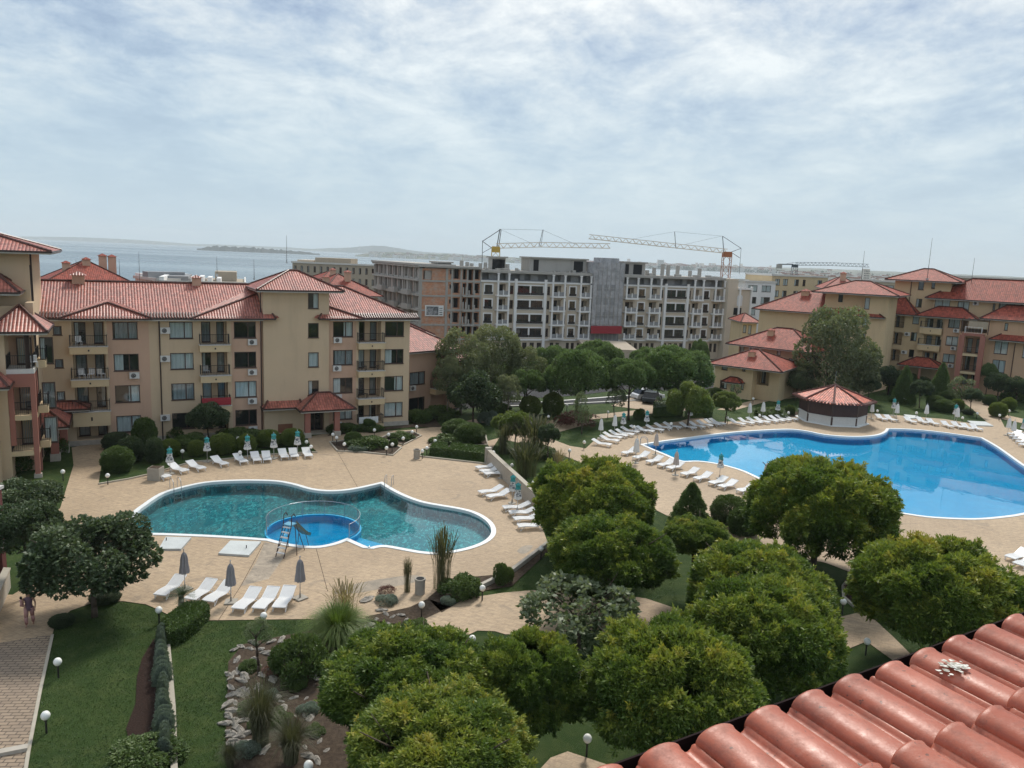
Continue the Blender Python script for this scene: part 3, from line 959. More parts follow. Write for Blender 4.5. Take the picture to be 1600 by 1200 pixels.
# shallow steps at the lobe beside the paddling pool
b = MB()
q0, q1, q2, q3 = g(520, 846, -.2), g(577, 859, -.2), g(612, 851, -.2), g(560, 836, -.2)
b.prism([(q0.x, q0.y), (q1.x, q1.y), (q2.x, q2.y), (q3.x, q3.y)], -.84, -.35)
b.build('pool_steps', M['pool_kid'], tl)
KC = Vector((-12.5, 47.75, 0)); KR = 3.05
kid = thing('paddling_pool', 'small round bright blue paddling pool inside the teal pool', 'pool', (KC.x, KC.y, 0))
circ = lambda r, n=48: [(r * math.cos(2 * math.pi * i / n), r * math.sin(2 * math.pi * i / n)) for i in range(n)]
b = MB(); N_ = 48
for (ra, za, rb, zb) in ((KR, -.84, KR, .0), (KR, .0, KR - .13, .0), (KR - .13, .0, KR - .13, -.5)):
    A, B = circ(ra), circ(rb)
    for i in range(N_):
        j = (i + 1) % N_
        b.face([(*A[i], za), (*A[j], za), (*B[j], zb), (*B[i], zb)])
b.build('rim', M['pool_kid'], kid)
sheet('basin_floor', [circ(KR - .125)], -.5, 'pool_kid', None, 0, kid)
sheet('water_surface', [circ(KR - .125)], -.06, 'water_still', None, 0, kid)
# railing round the paddling pool
fence = thing('railing', 'curved steel railing standing round the small round paddling pool', 'railing', (KC.x, KC.y, 0))
b = MB(); pts = []
for i in range(41):
    a = rad(-28) + rad(236) * i / 40
    pts.append(Vector((math.cos(a) * (KR - .1), math.sin(a) * (KR - .1), 0)))
b.path([p + Vector((0, 0, .95)) for p in pts], .018, 5)
b.build('handrail', M['metal'], fence)
b = MB(); b.path([p + Vector((0, 0, .14)) for p in pts], .014, 4); b.build('bottom_rail', M['metal'], fence)
for i in range(0, 41, 5): b = MB(); b.tube(pts[i] - Vector((0, 0, .0)), pts[i] + Vector((0, 0, .95)), .025, n=5); b.build('post', M['metal'], fence)
b = MB()
for i in range(40):
    for q in (0, .33, .66):
        p = pts[i].lerp(pts[i + 1], q); b.tube(p + Vector((0, 0, .14)), p + Vector((0, 0, .95)), .007, n=3, cap=False)
b.build('bars', M['metal'], fence)

# ---------------------------------------------------------------- beds and kerbs
def bed(pts, soil='soil', z=.05, kerb=None, name='planting_bed'):
    p = G(pts)
    sheet(name, [p], z, soil)
    if kerb: strip('kerb', p, .16, .14, 'kerb', kerb, 'kerb', True)


BEDS = [
    ([(515, 692), (527, 705.5), (560, 707), (614, 712.5), (627, 701), (606, 692), (570, 686)], 'soil', 'stone kerb round the long bed of grey-green shrubs by the entrance'),
    ([(595, 686), (630, 696.5), (658, 682), (644, 675), (610, 678)], 'soil', 'stone kerb round the small diamond-shaped lamp bed'),
    ([(670, 698), (690, 679), (720, 668), (757, 676), (760, 688), (762, 696)], 'soil', 'stone kerb round the bed with the two big dark clipped bushes'),
    ([(655, 714), (660, 703), (690, 699), (768, 700), (762, 726)], 'lawn', 'stone kerb in front of the low clipped hedges by the deck'),
    ([(511, 682), (640, 668), (690, 668), (680, 655), (640, 664), (520, 676)], 'soil', None),
    ([(745, 926), (690, 958), (668, 936), (705, 905), (800, 897), (857, 852), (862, 858), (812, 905), (800, 917)], 'soil', None),
    ([(704, 949), (668, 937), (640, 950), (570, 965), (585, 985), (640, 979)], 'soil', None),
    ([(357, 1035), (380, 1008), (440, 995), (500, 984), (560, 966), (640, 980), (640, 1080), (620, 1290), (370, 1290), (353, 1160)], 'soil', None),
    ([(240, 1000), (222, 1030), (214, 1060), (212, 1100), (197, 1140), (200, 1152), (232, 1156), (236, 1180), (262, 1180), (264, 1000)], 'mulch', None),
    ([(1345, 958), (1318, 935), (1317, 918), (1330, 903), (1356, 890), (1400, 930), (1400, 980)], 'mulch', 'curved stone kerb round the dark bed by the forked path'),
    ([(1185, 650), (1225, 640), (1250, 645), (1245, 652), (1195, 656)], 'soil', None),
]
for p, so_, kb in BEDS: bed(p, so_, .05, kb)
sheet('lawn_mound', [G([(1360, 644), (1412, 648), (1475, 653), (1548, 665), (1500, 634), (1430, 625), (1370, 628)])], .012, 'lawn')
strip('kerb', G([(262, 1012), (266, 1060), (270, 1110), (272, 1180), (273, 1240)]), .22, .16, 'kerb', 'low stone kerb running between the two strips of lawn', 'kerb')
strip('kerb', G([(154, 757.5), (200, 749.8), (235, 742), (300, 723), (362, 717.6), (400, 712.5), (450, 709.5), (496, 707.4)]), .14, .13, 'kerb', 'stone kerb along the lawn strip behind the far loungers', 'kerb')
strip('kerb', G([(82, 993), (63, 1080), (45, 1173), (36, 1230)]), .12, .06, 'kerb', 'thin kerb between the paver walkway and the lawn', 'kerb')
strip('kerb', G([(857, 852), (800, 896), (742, 925)]), .22, .3, 'stonebase', 'pale stone kerb at the deck corner above the dark bed', 'kerb')
strip('kerb', G([(776, 626.5), (850, 629.5), (990, 618.5), (1030, 622)]), .4, .14, 'fascia', 'pale kerb along the road behind the round clipped trees', 'kerb')
strip('kerb', G([(778, 636), (850, 634), (1000, 626)]), .3, .14, 'fascia', 'second pale kerb nearer the pool along the same road', 'kerb')
# dark construction joints and a worn patch of bare concrete in the deck
for i, pp in enumerate([[(494, 858), (512, 925)], [(527, 706), (560, 764)], [(412, 850), (376, 917), (340, 972)], [(700, 905), (857, 900)][:0] or [(100, 816), (205, 811)]]):
    b = MB(); q = G(pp)
    for a_, c_ in zip(q[:-1], q[1:]):
        a_ = Vector((*a_, .034)); c_ = Vector((*c_, .034)); dd = (c_ - a_).normalized(); nn = Vector((-dd.y, dd.x, 0)) * .014
        b.face([a_ - nn, c_ - nn, c_ + nn, a_ + nn])
    b.build('deck_joint', M['soil'])['kind'] = 'structure'
t = NT('worn'); n = t.noise(t.wpos((1, 1, 1), (0, 0, .6)), 1.2, 7, .75, 1.2)
t.pbr(t.ramp(n, [(.35, (.20, .17, .135)), (.6, (.40, .33, .25)), (.72, (.5, .45, .38))]), .85)
sheet('worn_patch', [G([(414, 848), (436, 852), (446, 868), (420, 905), (376, 917), (400, 880)])], .034, 'worn')
t = NT('wet'); n = t.noise(t.wpos(), .9, 7, .75, 1.2)
t.pbr(t.ramp(n, [(.38, (.20, .165, .12)), (.6, (.31, .25, .18))]), .6)
sheet('worn_patch', [smooth(G([(520, 926), (560, 912), (620, 902), (652, 900), (650, 910), (600, 920), (545, 929)]), True, 4)], .034, 'wet')
sheet('worn_patch', [smooth(G([(808, 862), (818, 854), (832, 853), (828, 861), (818, 866)]), True, 4)], .034, 'wet')

# retaining wall
pa, pb = g(761, 725), g(834, 797)
dv = (pb - pa).normalized(); nv = Vector((-dv.y, dv.x, 0))
if nv.x < 0: nv = -nv
wl = thing('retaining_wall', 'weathered low stone wall between the teal pool deck and the reedy lawn', 'wall', pa, math.atan2(dv.y, dv.x))
Lw = (pb - pa).length
sgn = 1 if Vector((-dv.y, dv.x, 0)).dot(nv) > 0 else -1
b = MB(); b.box(0, Lw, *(sorted((0, .3 * sgn))), 0, 1.2)
b.build('wall', M['stonebase'], wl)
b = MB(); b.box(-.05, Lw + .05, *(sorted((-.05 * sgn, .35 * sgn))), 1.2, 1.3)
b.build('coping', M['kerb'], wl)
b = MB(); b.box(-.5, 0.0, *(sorted((-.1 * sgn, .4 * sgn))), 0, 1.42)
b.build('end_pillar', M['stonebase'], wl)
# ================================================================ buildings
class Bld:
    def __init__(s, name, label, cat, A, B, group=None):
        A = Vector((A.x, A.y, 0)); B = Vector((B.x, B.y, 0))
        s.A = A; s.d = (B - A).normalized(); s.n = Vector((-s.d.y, s.d.x, 0)); s.L = (B - A).length
        s.root = thing(name, label, cat, A, math.atan2(s.d.y, s.d.x), group)

    def fp(s, x, y, off=0.0):
        r = ray(x, y); o = Vector((0, 0, CAMH))
        t = (s.A + s.n * off - o).dot(s.n) / r.dot(s.n)
        p = o + r * t
        return (p - s.A).dot(s.d), p.z

    def rect(s, x0, y0, x1, y1, off=0.0):
        xm, ym = (x0 + x1) / 2, (y0 + y1) / 2
        return s.fp(x0, ym, off)[0], s.fp(x1, ym, off)[0], s.fp(xm, y1, off)[1], s.fp(xm, y0, off)[1]

    def part(s, mb, name, mats, parent=None, **k):
        return mb.build(name, mats, parent or s.root, **k)

    def child(s, name, me, loc, rz=0, parent=None, sc=(1, 1, 1)):
        return link(name, me, parent or s.root, loc, (0, 0, rz), sc)


def panel(b, x0, x1, z0, z1, ops, y=0.0, rev=.2, m=0, mrev=None, side=1):
    """wall in the plane y with openings (a, b, c, d[, depth]); reveals run to +y"""
    mrev = m if mrev is None else mrev
    xs = sorted({x0, x1, *[q for o in ops for q in (max(x0, o[0]), min(x1, o[1]))]})
    zs = sorted({z0, z1, *[q for o in ops for q in (max(z0, o[2]), min(z1, o[3]))]})
    for i in range(len(xs) - 1):
        for j in range(len(zs) - 1):
            cx, cz = (xs[i] + xs[i + 1]) / 2, (zs[j] + zs[j + 1]) / 2
            if any(o[0] < cx < o[1] and o[2] < cz < o[3] for o in ops): continue
            b.face([(xs[i], y, zs[j]), (xs[i + 1], y, zs[j]), (xs[i + 1], y, zs[j + 1]), (xs[i], y, zs[j + 1])], m)
    for o in ops:
        a, c, e, f = o[:4]; r = (o[4] if len(o) > 4 else rev) + y
        b.face([(a, y, e), (a, y, f), (a, r, f), (a, r, e)], mrev); b.face([(c, y, f), (c, y, e), (c, r, e), (c, r, f)], mrev)
        b.face([(a, y, e), (a, r, e), (c, r, e), (c, y, e)], mrev); b.face([(a, y, f), (c, y, f), (c, r, f), (a, r, f)], mrev)


WMESH = {}


def win_meshes(w, h, split, fm='frame'):
    key = (round(w, 1), round(h, 1), split, fm)
    if key in WMESH: return WMESH[key]
    w, h = key[0], key[1]
    t = .07
    b = MB()
    b.box(0, w, -.03, .05, 0, t); b.box(0, w, -.03, .05, h - t, h); b.box(0, t, -.032, .052, t, h - t); b.box(w - t, w, -.032, .052, t, h - t)
    for q in split:
        b.box(q * w - t * .6, q * w + t * .6, -.034, .054, t, h - t)
    b.box(-.05, w + .05, -.12, -.035, -.05, 0)
    fr = b.mesh('window_frame', M[fm])
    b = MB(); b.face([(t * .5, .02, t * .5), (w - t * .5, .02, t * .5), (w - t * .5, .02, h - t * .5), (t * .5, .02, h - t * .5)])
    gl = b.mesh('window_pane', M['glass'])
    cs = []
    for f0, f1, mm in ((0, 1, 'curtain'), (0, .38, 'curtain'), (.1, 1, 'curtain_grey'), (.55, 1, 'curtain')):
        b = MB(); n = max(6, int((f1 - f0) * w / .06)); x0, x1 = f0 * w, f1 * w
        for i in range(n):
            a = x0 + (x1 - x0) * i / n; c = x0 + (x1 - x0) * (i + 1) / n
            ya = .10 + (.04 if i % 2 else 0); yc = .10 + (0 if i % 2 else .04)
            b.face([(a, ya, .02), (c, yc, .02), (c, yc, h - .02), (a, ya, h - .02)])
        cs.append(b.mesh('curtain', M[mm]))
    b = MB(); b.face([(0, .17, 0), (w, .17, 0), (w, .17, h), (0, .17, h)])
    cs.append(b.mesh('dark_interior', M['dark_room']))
    WMESH[key] = (w, h, fr, gl, cs)
    return WMESH[key]


WR = random.Random(3)


def window(bl, a, c, e, f, y=.05, split=(.62,), cur=None, name='window', fm='frame', rot=0, base=None):
    w, h, fr, gl, cs = win_meshes(c - a, f - e, split, fm)
    sx, sz = (c - a) / w, (f - e) / h
    o = link(name, fr, bl.root, (a, y, e) if base is None else base, (0, 0, rot), (sx, 1, sz))
    link('pane', gl, o)
    k = WR.choice([0, 0, 0, 1, 2, 3, None]) if cur is None else cur
    if k is not None and k >= 0: link('curtain', cs[k], o)
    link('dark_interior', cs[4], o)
    return o


def railing_mesh(w, d, h=.95, mat='iron', step=.13):
    key = ('rail', round(w, 1), round(d, 1), round(h, 1), mat)
    if key in WMESH: return WMESH[key]
    w, d = key[1], key[2]
    b = MB(); r = .018
    runs = [((0, 0), (w, 0))]
    if d > .1: runs += [((0, 0), (0, d)), ((w, 0), (w, d))]
    for (x0, y0), (x1, y1) in runs:
        L = math.hypot(x1 - x0, y1 - y0); n = max(2, int(L / step))
        b.tube((x0, y0, h), (x1, y1, h), .03, n=4); b.tube((x0, y0, .1), (x1, y1, .1), .018, n=4)
        for i in range(n + 1):
            t = i / n; x, y = x0 + (x1 - x0) * t, y0 + (y1 - y0) * t
            b.tube((x, y, 0 if i % 5 == 0 else .1), (x, y, h), .028 if i % n == 0 else .011, n=4, cap=False)
    WMESH[key] = b.mesh('railing', M[mat])
    return WMESH[key]


def balcony(bl, a, c, zt, hh=.6, d=.85, wallm='cream', rail='iron', railh=.95, name='balcony'):
    b = MB(); b.box(a, c, -d, -.003, zt - hh, zt)
    o = bl.part(b, name, M[wallm])
    b = MB(); b.box(a - .05, c + .05, -d - .05, -.004, zt, zt + .05); b.build('balcony_edge', M['fascia'], o)
    b = MB(); b.box((a + c) / 2 - .06, (a + c) / 2 + .06, -d - .04, -d - .002, zt - hh * .6, zt - hh * .35); b.build('drain_hole', M['iron'], o)
    if rail: link('railing', railing_mesh(c - a - .1, d - .06, railh, rail), o, (a + .05, -d + .05, zt + .05))
    return o


def ac_mesh():
    if 'ac' in WMESH: return WMESH['ac']
    b = MB(); b.box(0, .8, -.32, -.04, 0, .55); b.box(.05, .1, -.04, 0, -.08, .0); b.box(.7, .75, -.04, 0, -.08, .0)
    me = b.mesh('ac_unit', M['ac_white'])
    b = MB()
    n = 18
    for r, y in ((.215, -.325),):
        b.face([(.32 + r * math.cos(6.283 * i / n), y, .275 + r * math.sin(6.283 * i / n)) for i in range(n)])
    fan = b.mesh('fan_grille', M['iron'])
    b = MB()
    for k in range(3):
        r0 = .06 + k * .065
        P = [(.32 + r0 * math.cos(6.283 * i / n), -.335, .275 + r0 * math.sin(6.283 * i / n)) for i in range(n + 1)]
        b.path(P, .007, 3)
    rings = b.mesh('grille_rings', M['ac_white'])
    WMESH['ac'] = (me, fan, rings)
    return WMESH['ac']


def ac(bl, s, z, y=0.0, sc=1.0):
    me, fan, rings = ac_mesh()
    o = link('ac_unit', me, bl.root, (s - .4 * sc, y, z - .28 * sc), (0, 0, 0), (sc, 1, sc))
    link('fan', fan, o); link('fan_grille', rings, o)


def roof_face(b, pts, m=0):
    """planar roof face whose first two points are the eave: uv u along the eave, v up the slope"""
    P = [Vector(p) for p in pts]
    e = (P[1] - P[0]).normalized(); nn = e.cross(P[2] - P[0] if (P[2] - P[0]).cross(e).length > 1e-5 else P[-1] - P[0]).normalized()
    u = nn.cross(e)
    if u.z < 0: u = -u
    b.face(P, m, [((p - P[0]).dot(e) + 50, (p - P[0]).dot(u)) for p in P])


def hip(bl, x0, x1, y0, y1, z, rise, mat='tiles', ridge=None, open_left=False, open_right=False, gut='gutter', zb=None, name='roof', parent=None, capr=.11):
    """hipped roof over x0..x1, y0..y1 (eave outline) with eave height z; ridge runs along x"""
    ym = (y0 + y1) / 2; half = (y1 - y0) / 2
    ra = x0 if open_left else x0 + half; rb = x1 if open_right else x1 - half
    if ridge: ra, rb = ridge
    if ra > rb: ra = rb = (x0 + x1) / 2
    A, B, C, D = (x0, y0, z), (x1, y0, z), (x1, y1, z), (x0, y1, z)
    E, F = (ra, ym, z + rise), (rb, ym, z + rise)
    b = MB()
    same = abs(ra - rb) < 1e-6
    roof_face(b, [A, B, F] if same else [A, B, F, E]); roof_face(b, [C, D, E] if same else [C, D, E, F])
    roof_face(b, [B, C, F]); roof_face(b, [D, A, E])
    o = b.build(name, M[mat], parent or bl.root)
    b = MB()
    segs = [(A, E), (B, F)] + ([] if same else [(E, F)]) + [(C, F), (D, E)]
    for p, q in segs:
        p, q = Vector(p), Vector(q)
        if (q - p).length < .2: continue
        n = max(1, int((q - p).length / .4))
        for i in range(n):
            b.tube(p.lerp(q, i / n) + Vector((0, 0, .03)), p.lerp(q, (i + 1) / n) + Vector((0, 0, .03)), capr, capr * .85, 6)
    b.build('ridge_tiles', M[mat], o)
    b = MB(); h = .16
    b.box(x0, x1, y0 - .1, y0 - .002, z - .13, z + .01); b.box(x0, x1, y1 + .002, y1 + .1, z - .13, z + .01)
    b.box(x0 - .1, x0 - .002, y0 - .1, y1 + .1, z - .13, z + .01); b.box(x1 + .002, x1 + .1, y0 - .1, y1 + .1, z - .13, z + .01)
    b.build('gutter', M[gut], o)
    b = MB(); b.box(x0 + .02, x1 - .02, y0 + .02, y1 - .02, z - .24, z - .135)
    b.build('soffit', M['fascia'], o)
    return o


def chimney(bl, x, y, z0, z1, w=.9, mat='orange', tile='tiles', parent=None):
    b = MB(); b.box(x - w / 2, x + w / 2, y - w * .35, y + w * .35, z0, z1)
    o = b.build('chimney', M[mat], parent or bl.root)
    b = MB(); q = w * .68
    A = [(x - q, y - q * .8, z1), (x + q, y - q * .8, z1), (x + q, y + q * .8, z1), (x - q, y + q * .8, z1)]; T = (x, y, z1 + w * .35)
    for i in range(4): roof_face(b, [A[i], A[(i + 1) % 4], T])
    b.face(A[::-1])
    b.build('chimney_cap', M[tile], o)
    return o


def pipe(bl, x, z0, z1, y=-.06, mat='gutter'):
    b = MB(); b.tube((x, y, z0), (x, y, z1), .055, n=6); bl.part(b, 'downpipe', M[mat])


# ---------------------------------------------------------------- the yellow and orange apartment block behind the teal pool
mb_ = Bld('apartment_building', 'yellow and orange apartment block with tiled roof and square stair tower behind the teal pool', 'building', g(195, 692), g(630, 664), 'red roofed holiday apartment blocks')
ZW = [(.98, 2.5), (3.72, 5.28), (6.58, 8.1), (9.42, 10.95)]
ZB = [None, 3.1, 5.95, 8.82]
sections = [  # x0, x1, material, windows [(a, b)], balcony opening or None
    (-6.2, -1.02, 'yellow', [('small', -5.1, -4.45)], (-3.72, -1.22)),
    (-1.02, 2.3, 'orange', [('win', -.6, 1.4)], None),
    (2.3, 9.3, 'yellow', [('win', 3.98, 5.95)], (6.65, 8.9)),
    (9.3, 12.1, 'orange', [('win', 9.52, 11.5)], None),
    (18.4, 21.2, 'orange', [('win', 18.86, 20.85)], None),
    (21.2, 26.86, 'yellow', [('win', 24.2, 26.22)], (21.45, 23.8)),
]
for x0, x1, mt_, wl_, lg in sections:
    ops = []
    for kind, a, c in wl_:
        for k, (e, f) in enumerate(ZW):
            if kind == 'small':
                if k == 0: continue
                ops.append((a, c, e + .4, f - .35))
            else: ops.append((a, c, e, f))
    lo = []
    if lg:
        for k in range(4):
            zb = [.55, 3.15, 6.0, 8.87][k]; zt = [2.45, 5.25, 8.1, 10.98][k]
            lo.append((lg[0], lg[1], zb, zt, 1.25))
    b = MB(); panel(b, x0, x1, -.1, 11.2, ops + lo, 0, .22)
    for q in lo:  # back wall of the loggia with its two glazed doors
        w_ = q[1] - q[0]
        d1 = (q[0] + .12, q[0] + .12 + w_ * .36, q[2] + .05, q[3] - .15); d2 = (q[1] - .12 - w_ * .3, q[1] - .12, q[2] + .05, q[3] - .15)
        panel(b, q[0], q[1], q[2], q[3], [d1, d2], 1.25, .15)
        window(mb_, *d1, y=1.3, split=(), cur=WR.choice([2, None, None, 1]), name='glazed_door'); window(mb_, *d2, y=1.3, split=(), cur=WR.choice([2, None]), name='glazed_door')
    mb_.part(b, 'wall', M[mt_])
    for q in ops:
        if q[1] - q[0] < 1: window(mb_, *q, split=(), cur=None if q[2] < 5 else 2)
        else: window(mb_, *q, split=(.64,) if x0 > 0 else (.62,))
    if lg:
        for k in (1, 2, 3): balcony(mb_, lg[0] - .2, lg[1] + .2, ZB[k] + .02, 1.25 if (k == 1 and x0 < -5) else .6)
# ground floor wall behind, sides and back
b = MB()
b.face([(-6.2, 0, -.1), (-6.2, 12, -.1), (-6.2, 12, 11.2), (-6.2, 0, 11.2)]); b.face([(26.86, 0, -.1), (26.86, 0, 11.2), (26.86, 12, 11.2), (26.86, 12, -.1)])
b.face([(-6.2, 12, -.1), (26.86, 12, -.1), (26.86, 12, 11.2), (-6.2, 12, 11.2)])
mb_.part(b, 'outer_wall', M['yellow'])
b = MB(); b.box(-6.2, 12.1, -.06, -.003, -.1, .45); b.box(18.4, 26.9, -.06, -.003, -.1, .45); mb_.part(b, 'plinth', M['stonebase'])
# stair tower
tx0, tx1, ty = 12.12, 18.38, -.35
tw_ops = [(16.33, 17.36, 12.25, 13.75), (16.33, 17.36, 9.4, 10.85), (16.33, 17.36, 6.5, 7.97), (16.33, 17.36, 3.62, 5.16), (16.2, 17.9, -.1, 2.0, .6)]
b = MB(); panel(b, tx0, tx1, -.1, 14.0, tw_ops, ty, .2)
b.face([(tx0, ty, -.1), (tx0, 5, -.1), (tx0, 5, 14), (tx0, ty, 14)]); b.face([(tx1, ty, -.1), (tx1, ty, 14), (tx1, 5, 14), (tx1, 5, -.1)]); b.face([(tx0, 5, 11), (tx1, 5, 11), (tx1, 5, 14), (tx0, 5, 14)])
mb_.part(b, 'tower_wall', M['yellow'])
for q in tw_ops[:4]: window(mb_, *q[:4], y=ty + .05, split=(), cur=None)
b = MB(); b.box(16.2, 17.9, .2, .25, -.1, 2.0); dr = mb_.part(b, 'entrance_door', M['frame'])
b = MB(); b.box(16.45, 17.0, .18, .195, .1, 1.8); b.box(17.1, 17.65, .18, .195, .1, 1.8); b.build('pane', M['carglass'], dr)
b = MB(); b.box(16.05, 16.2, ty - 1.9, ty - .01, -.02, .1); b.box(15.9, 18.2, ty - 1.3, ty - .004, -.05, .12); mb_.part(b, 'doorstep', M['kerb'])
b = MB(); b.box(13.4, 14.8, ty - .03, ty - .004, .1, .95); mb_.part(b, 'wall_panel', M['orange_brown'])
hip(mb_, 11.45, 19.6, -1.25, 6.2, 14.05, 1.75, ridge=(15.1, 15.9))
pipe(mb_, 11.95, .2, 13.9)
# main roofs
yr = 5.6
ez, ezz = 11.35, 14.2
slp = (ezz - ez) / (yr + .75)


def lean_roof(x0, x1, hipl=False, hipr=False):
    b = MB()
    xa = x0 + (yr + .75 if hipl else 0); xb = x1 - (yr + .75 if hipr else 0)
    A, B, E, F = (x0, -.75, ez), (x1, -.75, ez), (xa, yr, ezz), (xb, yr, ezz)
    C, D = (x1, yr * 2 + .75, ez), (x0, yr * 2 + .75, ez)
    roof_face(b, [A, B, F, E]); roof_face(b, [C, D, E, F])
    if hipr: roof_face(b, [B, C, F])
    if hipl: roof_face(b, [D, A, E])
    o = mb_.part(b, 'roof', M['tiles'])
    b = MB()
    for p, q in [(E, F)] + ([(B, F)] if hipr else []) + ([(A, E)] if hipl else []):
        p, q = Vector(p), Vector(q); n = int((q - p).length / .4)
        for i in range(n): b.tube(p.lerp(q, i / n) + Vector((0, 0, .03)), p.lerp(q, (i + 1) / n) + Vector((0, 0, .03)), .12, .10, 6)
    b.build('ridge_tiles', M['tiles'], o)
    b = MB(); b.box(x0, x1, -.86, -.753, ez - .14, ez + .01)
    if hipr: b.box(x1 + .002, x1 + .1, -.86, yr * 2 + .75, ez - .14, ez + .01)
    b.build('gutter', M['gutter'], o)
    b = MB(); b.box(x0, x1, -.75, yr * 2 + .7, ez - .26, ez - .145); b.build('soffit', M['fascia'], o)
    # rounded ends of the tile courses along the eave
    b = MB(); n = int((x1 - x0) / .24)
    for i in range(n):
        x = x0 + (i + .5) * (x1 - x0) / n
        b.tube((x, -.80, ez + .02), (x, .1, ez + .02 + slp * .9), .085, .085, 6)
    b.build('eave_tiles', M['tiles'], o)
    return o


rl = lean_roof(-8.5, 12.1)
rr_ = lean_roof(18.4, 27.6, hipr=True)


def hiplet(x0, x1, xp, h, back, parent):
    """small hip standing proud of the main slope above a projecting bay"""
    y0 = -.95; yb = (h / slp) - .75
    A, B, P = Vector((x0, y0, ez - .02)), Vector((x1, y0, ez - .02)), Vector((xp, y0 + (h / slp) * .62, ez + h * .83))
    Q = Vector((xp, yb, ez + h + .02))
    b = MB()
    roof_face(b, [A, B, P])
    roof_face(b, [B, (x1 + .35, -.70, ez + .03), Q, P]); roof_face(b, [(x0 - .35, -.70, ez + .03), A, P, Q])
    o = b.build('bay_roof', M['tiles'], mb_.root)
    b = MB()
    for p, q in ((A, P), (B, P)):
        n = int((q - p).length / .4)
        for i in range(n): b.tube(p.lerp(q, i / n) + Vector((0, 0, .03)), p.lerp(q, (i + 1) / n) + Vector((0, 0, .03)), .1, .09, 6)
    b.build('ridge_tiles', M['tiles'], o)
    b = MB(); b.box(x0, x1, y0 - .1, y0 - .002, ez - .15, ez); b.build('gutter', M['gutter'], o)


hiplet(-4.6, 2.6, -.9, 1.45, 0, rl)
hiplet(5.7, 13.2, 12.0, 2.5, 0, rl)
hiplet(17.2, 21.8, 18.4, 1.3, 0, rr_)
for px, py, w_ in ((123, 448, 1.0), (307, 449, .8)):
    s_, z_ = mb_.fp(px, py, yr)
    chimney(mb_, s_, yr - .2, ezz - .6, ezz + .55, w_)
# entrance canopy
hip(mb_, 15.0, 20.3, -3.3, 1.2, 2.75, 1.3, ridge=(17.0, 18.3), name='canopy_roof')
hip(mb_, 11.9, 15.6, -1.3, 1.2, 2.75, .7, ridge=(12.6, 15.5), name='canopy_roof')
for x in (15.75, 18.6):
    b = MB(); b.box(x - .25, x + .25, -2.9, -2.4, .5, 2.5); c = mb_.part(b, 'canopy_column', M['salmon'])
    b = MB(); b.box(x - .33, x + .33, -2.98, -2.32, -.02, .5); b.build('column_base', M['stonebase'], c)
# left porch
hip(mb_, -9.5, -4.0, -5.6, -.1, 3.0, 1.5, ridge=(-8, -6.2), name='porch_roof', gut='gutter')
hip(mb_, -7.0, -2.6, -1.2, .9, 3.55, .5, name='porch_roof')
for x, y in ((-5.1, -4.6), (-4.6, -2.0)):
    b = MB(); b.box(x - .28, x + .28, y - .28, y + .28, .6, 2.8); c = mb_.part(b, 'porch_column', M['salmon'])
    b = MB(); b.box(x - .36, x + .36, y - .36, y + .36, -.02, .6); b.build('column_base', M['stonebase'], c)
pipe(mb_, 3.15, .1, 11.1)
for px, py in ((258, 516), (258, 560), (210, 586), (394, 534), (394, 581), (394, 626), (395, 670), (258, 652), (527, 531), (526, 575), (527, 620), (527, 663)):
    ac(mb_, *mb_.fp(px, py))
# washing and rugs hung over rails
b = MB(); a_, c_, e_, f_ = mb_.rect(561, 651, 591, 661, -.95)
for i in range(10):
    x0_ = a_ + (c_ - a_) * i / 10; x1_ = a_ + (c_ - a_) * (i + 1) / 10; y0_ = -.97 - .03 * (i % 2); y1_ = -.97 - .03 * ((i + 1) % 2)
    b.face([(x0_, y0_, e_), (x1_, y1_, e_), (x1_, y1_, f_), (x0_, y0_, f_)])
bs = mb_.part(b, 'sheet_on_rail', M['white_cloth'])
b = MB(); b.box(6.5, 9.05, -.93, -.88, 3.25, 3.95)
mb_.part(b, 'balcony_blind', M['red_cloth'])
b = MB(); b.box(21.3, 23.95, -.85, -.004, .15, .5); mb_.part(b, 'balcony', M['cream'])
link('railing', railing_mesh(2.5, .8), mb_.root, (21.35, -.83, .5))

# neighbour to its right, lower with stepped roofs
r1 = Bld('apartment_building', 'low orange wing with stepped red roofs right of the yellow block', 'building', W(640, 640, 86), W(720, 640, 92), 'red roofed holiday apartment blocks')
def rp(bl, *q, off=0): return bl.rect(*q, off)
wn = [rp(r1, 640, 581, 664, 601), rp(r1, 639, 621, 663, 642)]
lgs = [rp(r1, 674, 580, 705, 606) + (1.2,), rp(r1, 673, 616, 702, 640) + (1.0,)]
ww = r1.L
b = MB(); panel(b, -3, ww * 1.0, -.1, 7.3, wn + lgs, 0, .2); 
for q in lgs: b.face([(q[0], q[4] , q[2]), (q[1], q[4], q[2]), (q[1], q[4], q[3]), (q[0], q[4], q[3])])
r1.part(b, 'wall', M['orange'])
for q in wn: window(r1, *q)
b = MB(); b.face([(ww, 0, -.1), (ww, 8, -.1), (ww, 8, 7.3), (ww, 0, 7.3)]); r1.part(b, 'side_wall', M['yellow'])
q = lgs[0]; balcony(r1, q[0] - .2, q[1] + .3, q[2] + .1, .6, 1.0)
ac(r1, *r1.fp(643, 606))
hip(r1, -3, rp(r1, 640, 570, 713, 579)[1], -.8, 9, 7.3, 2.7)
hip(r1, -3, ww * .72, 2.5, 12, 8.6, 2.6)
hip(r1, ww * .5, ww * 1.35, -1.3, 4.5, 5.9, 1.5, ridge=(ww * .8, ww * 1.1))

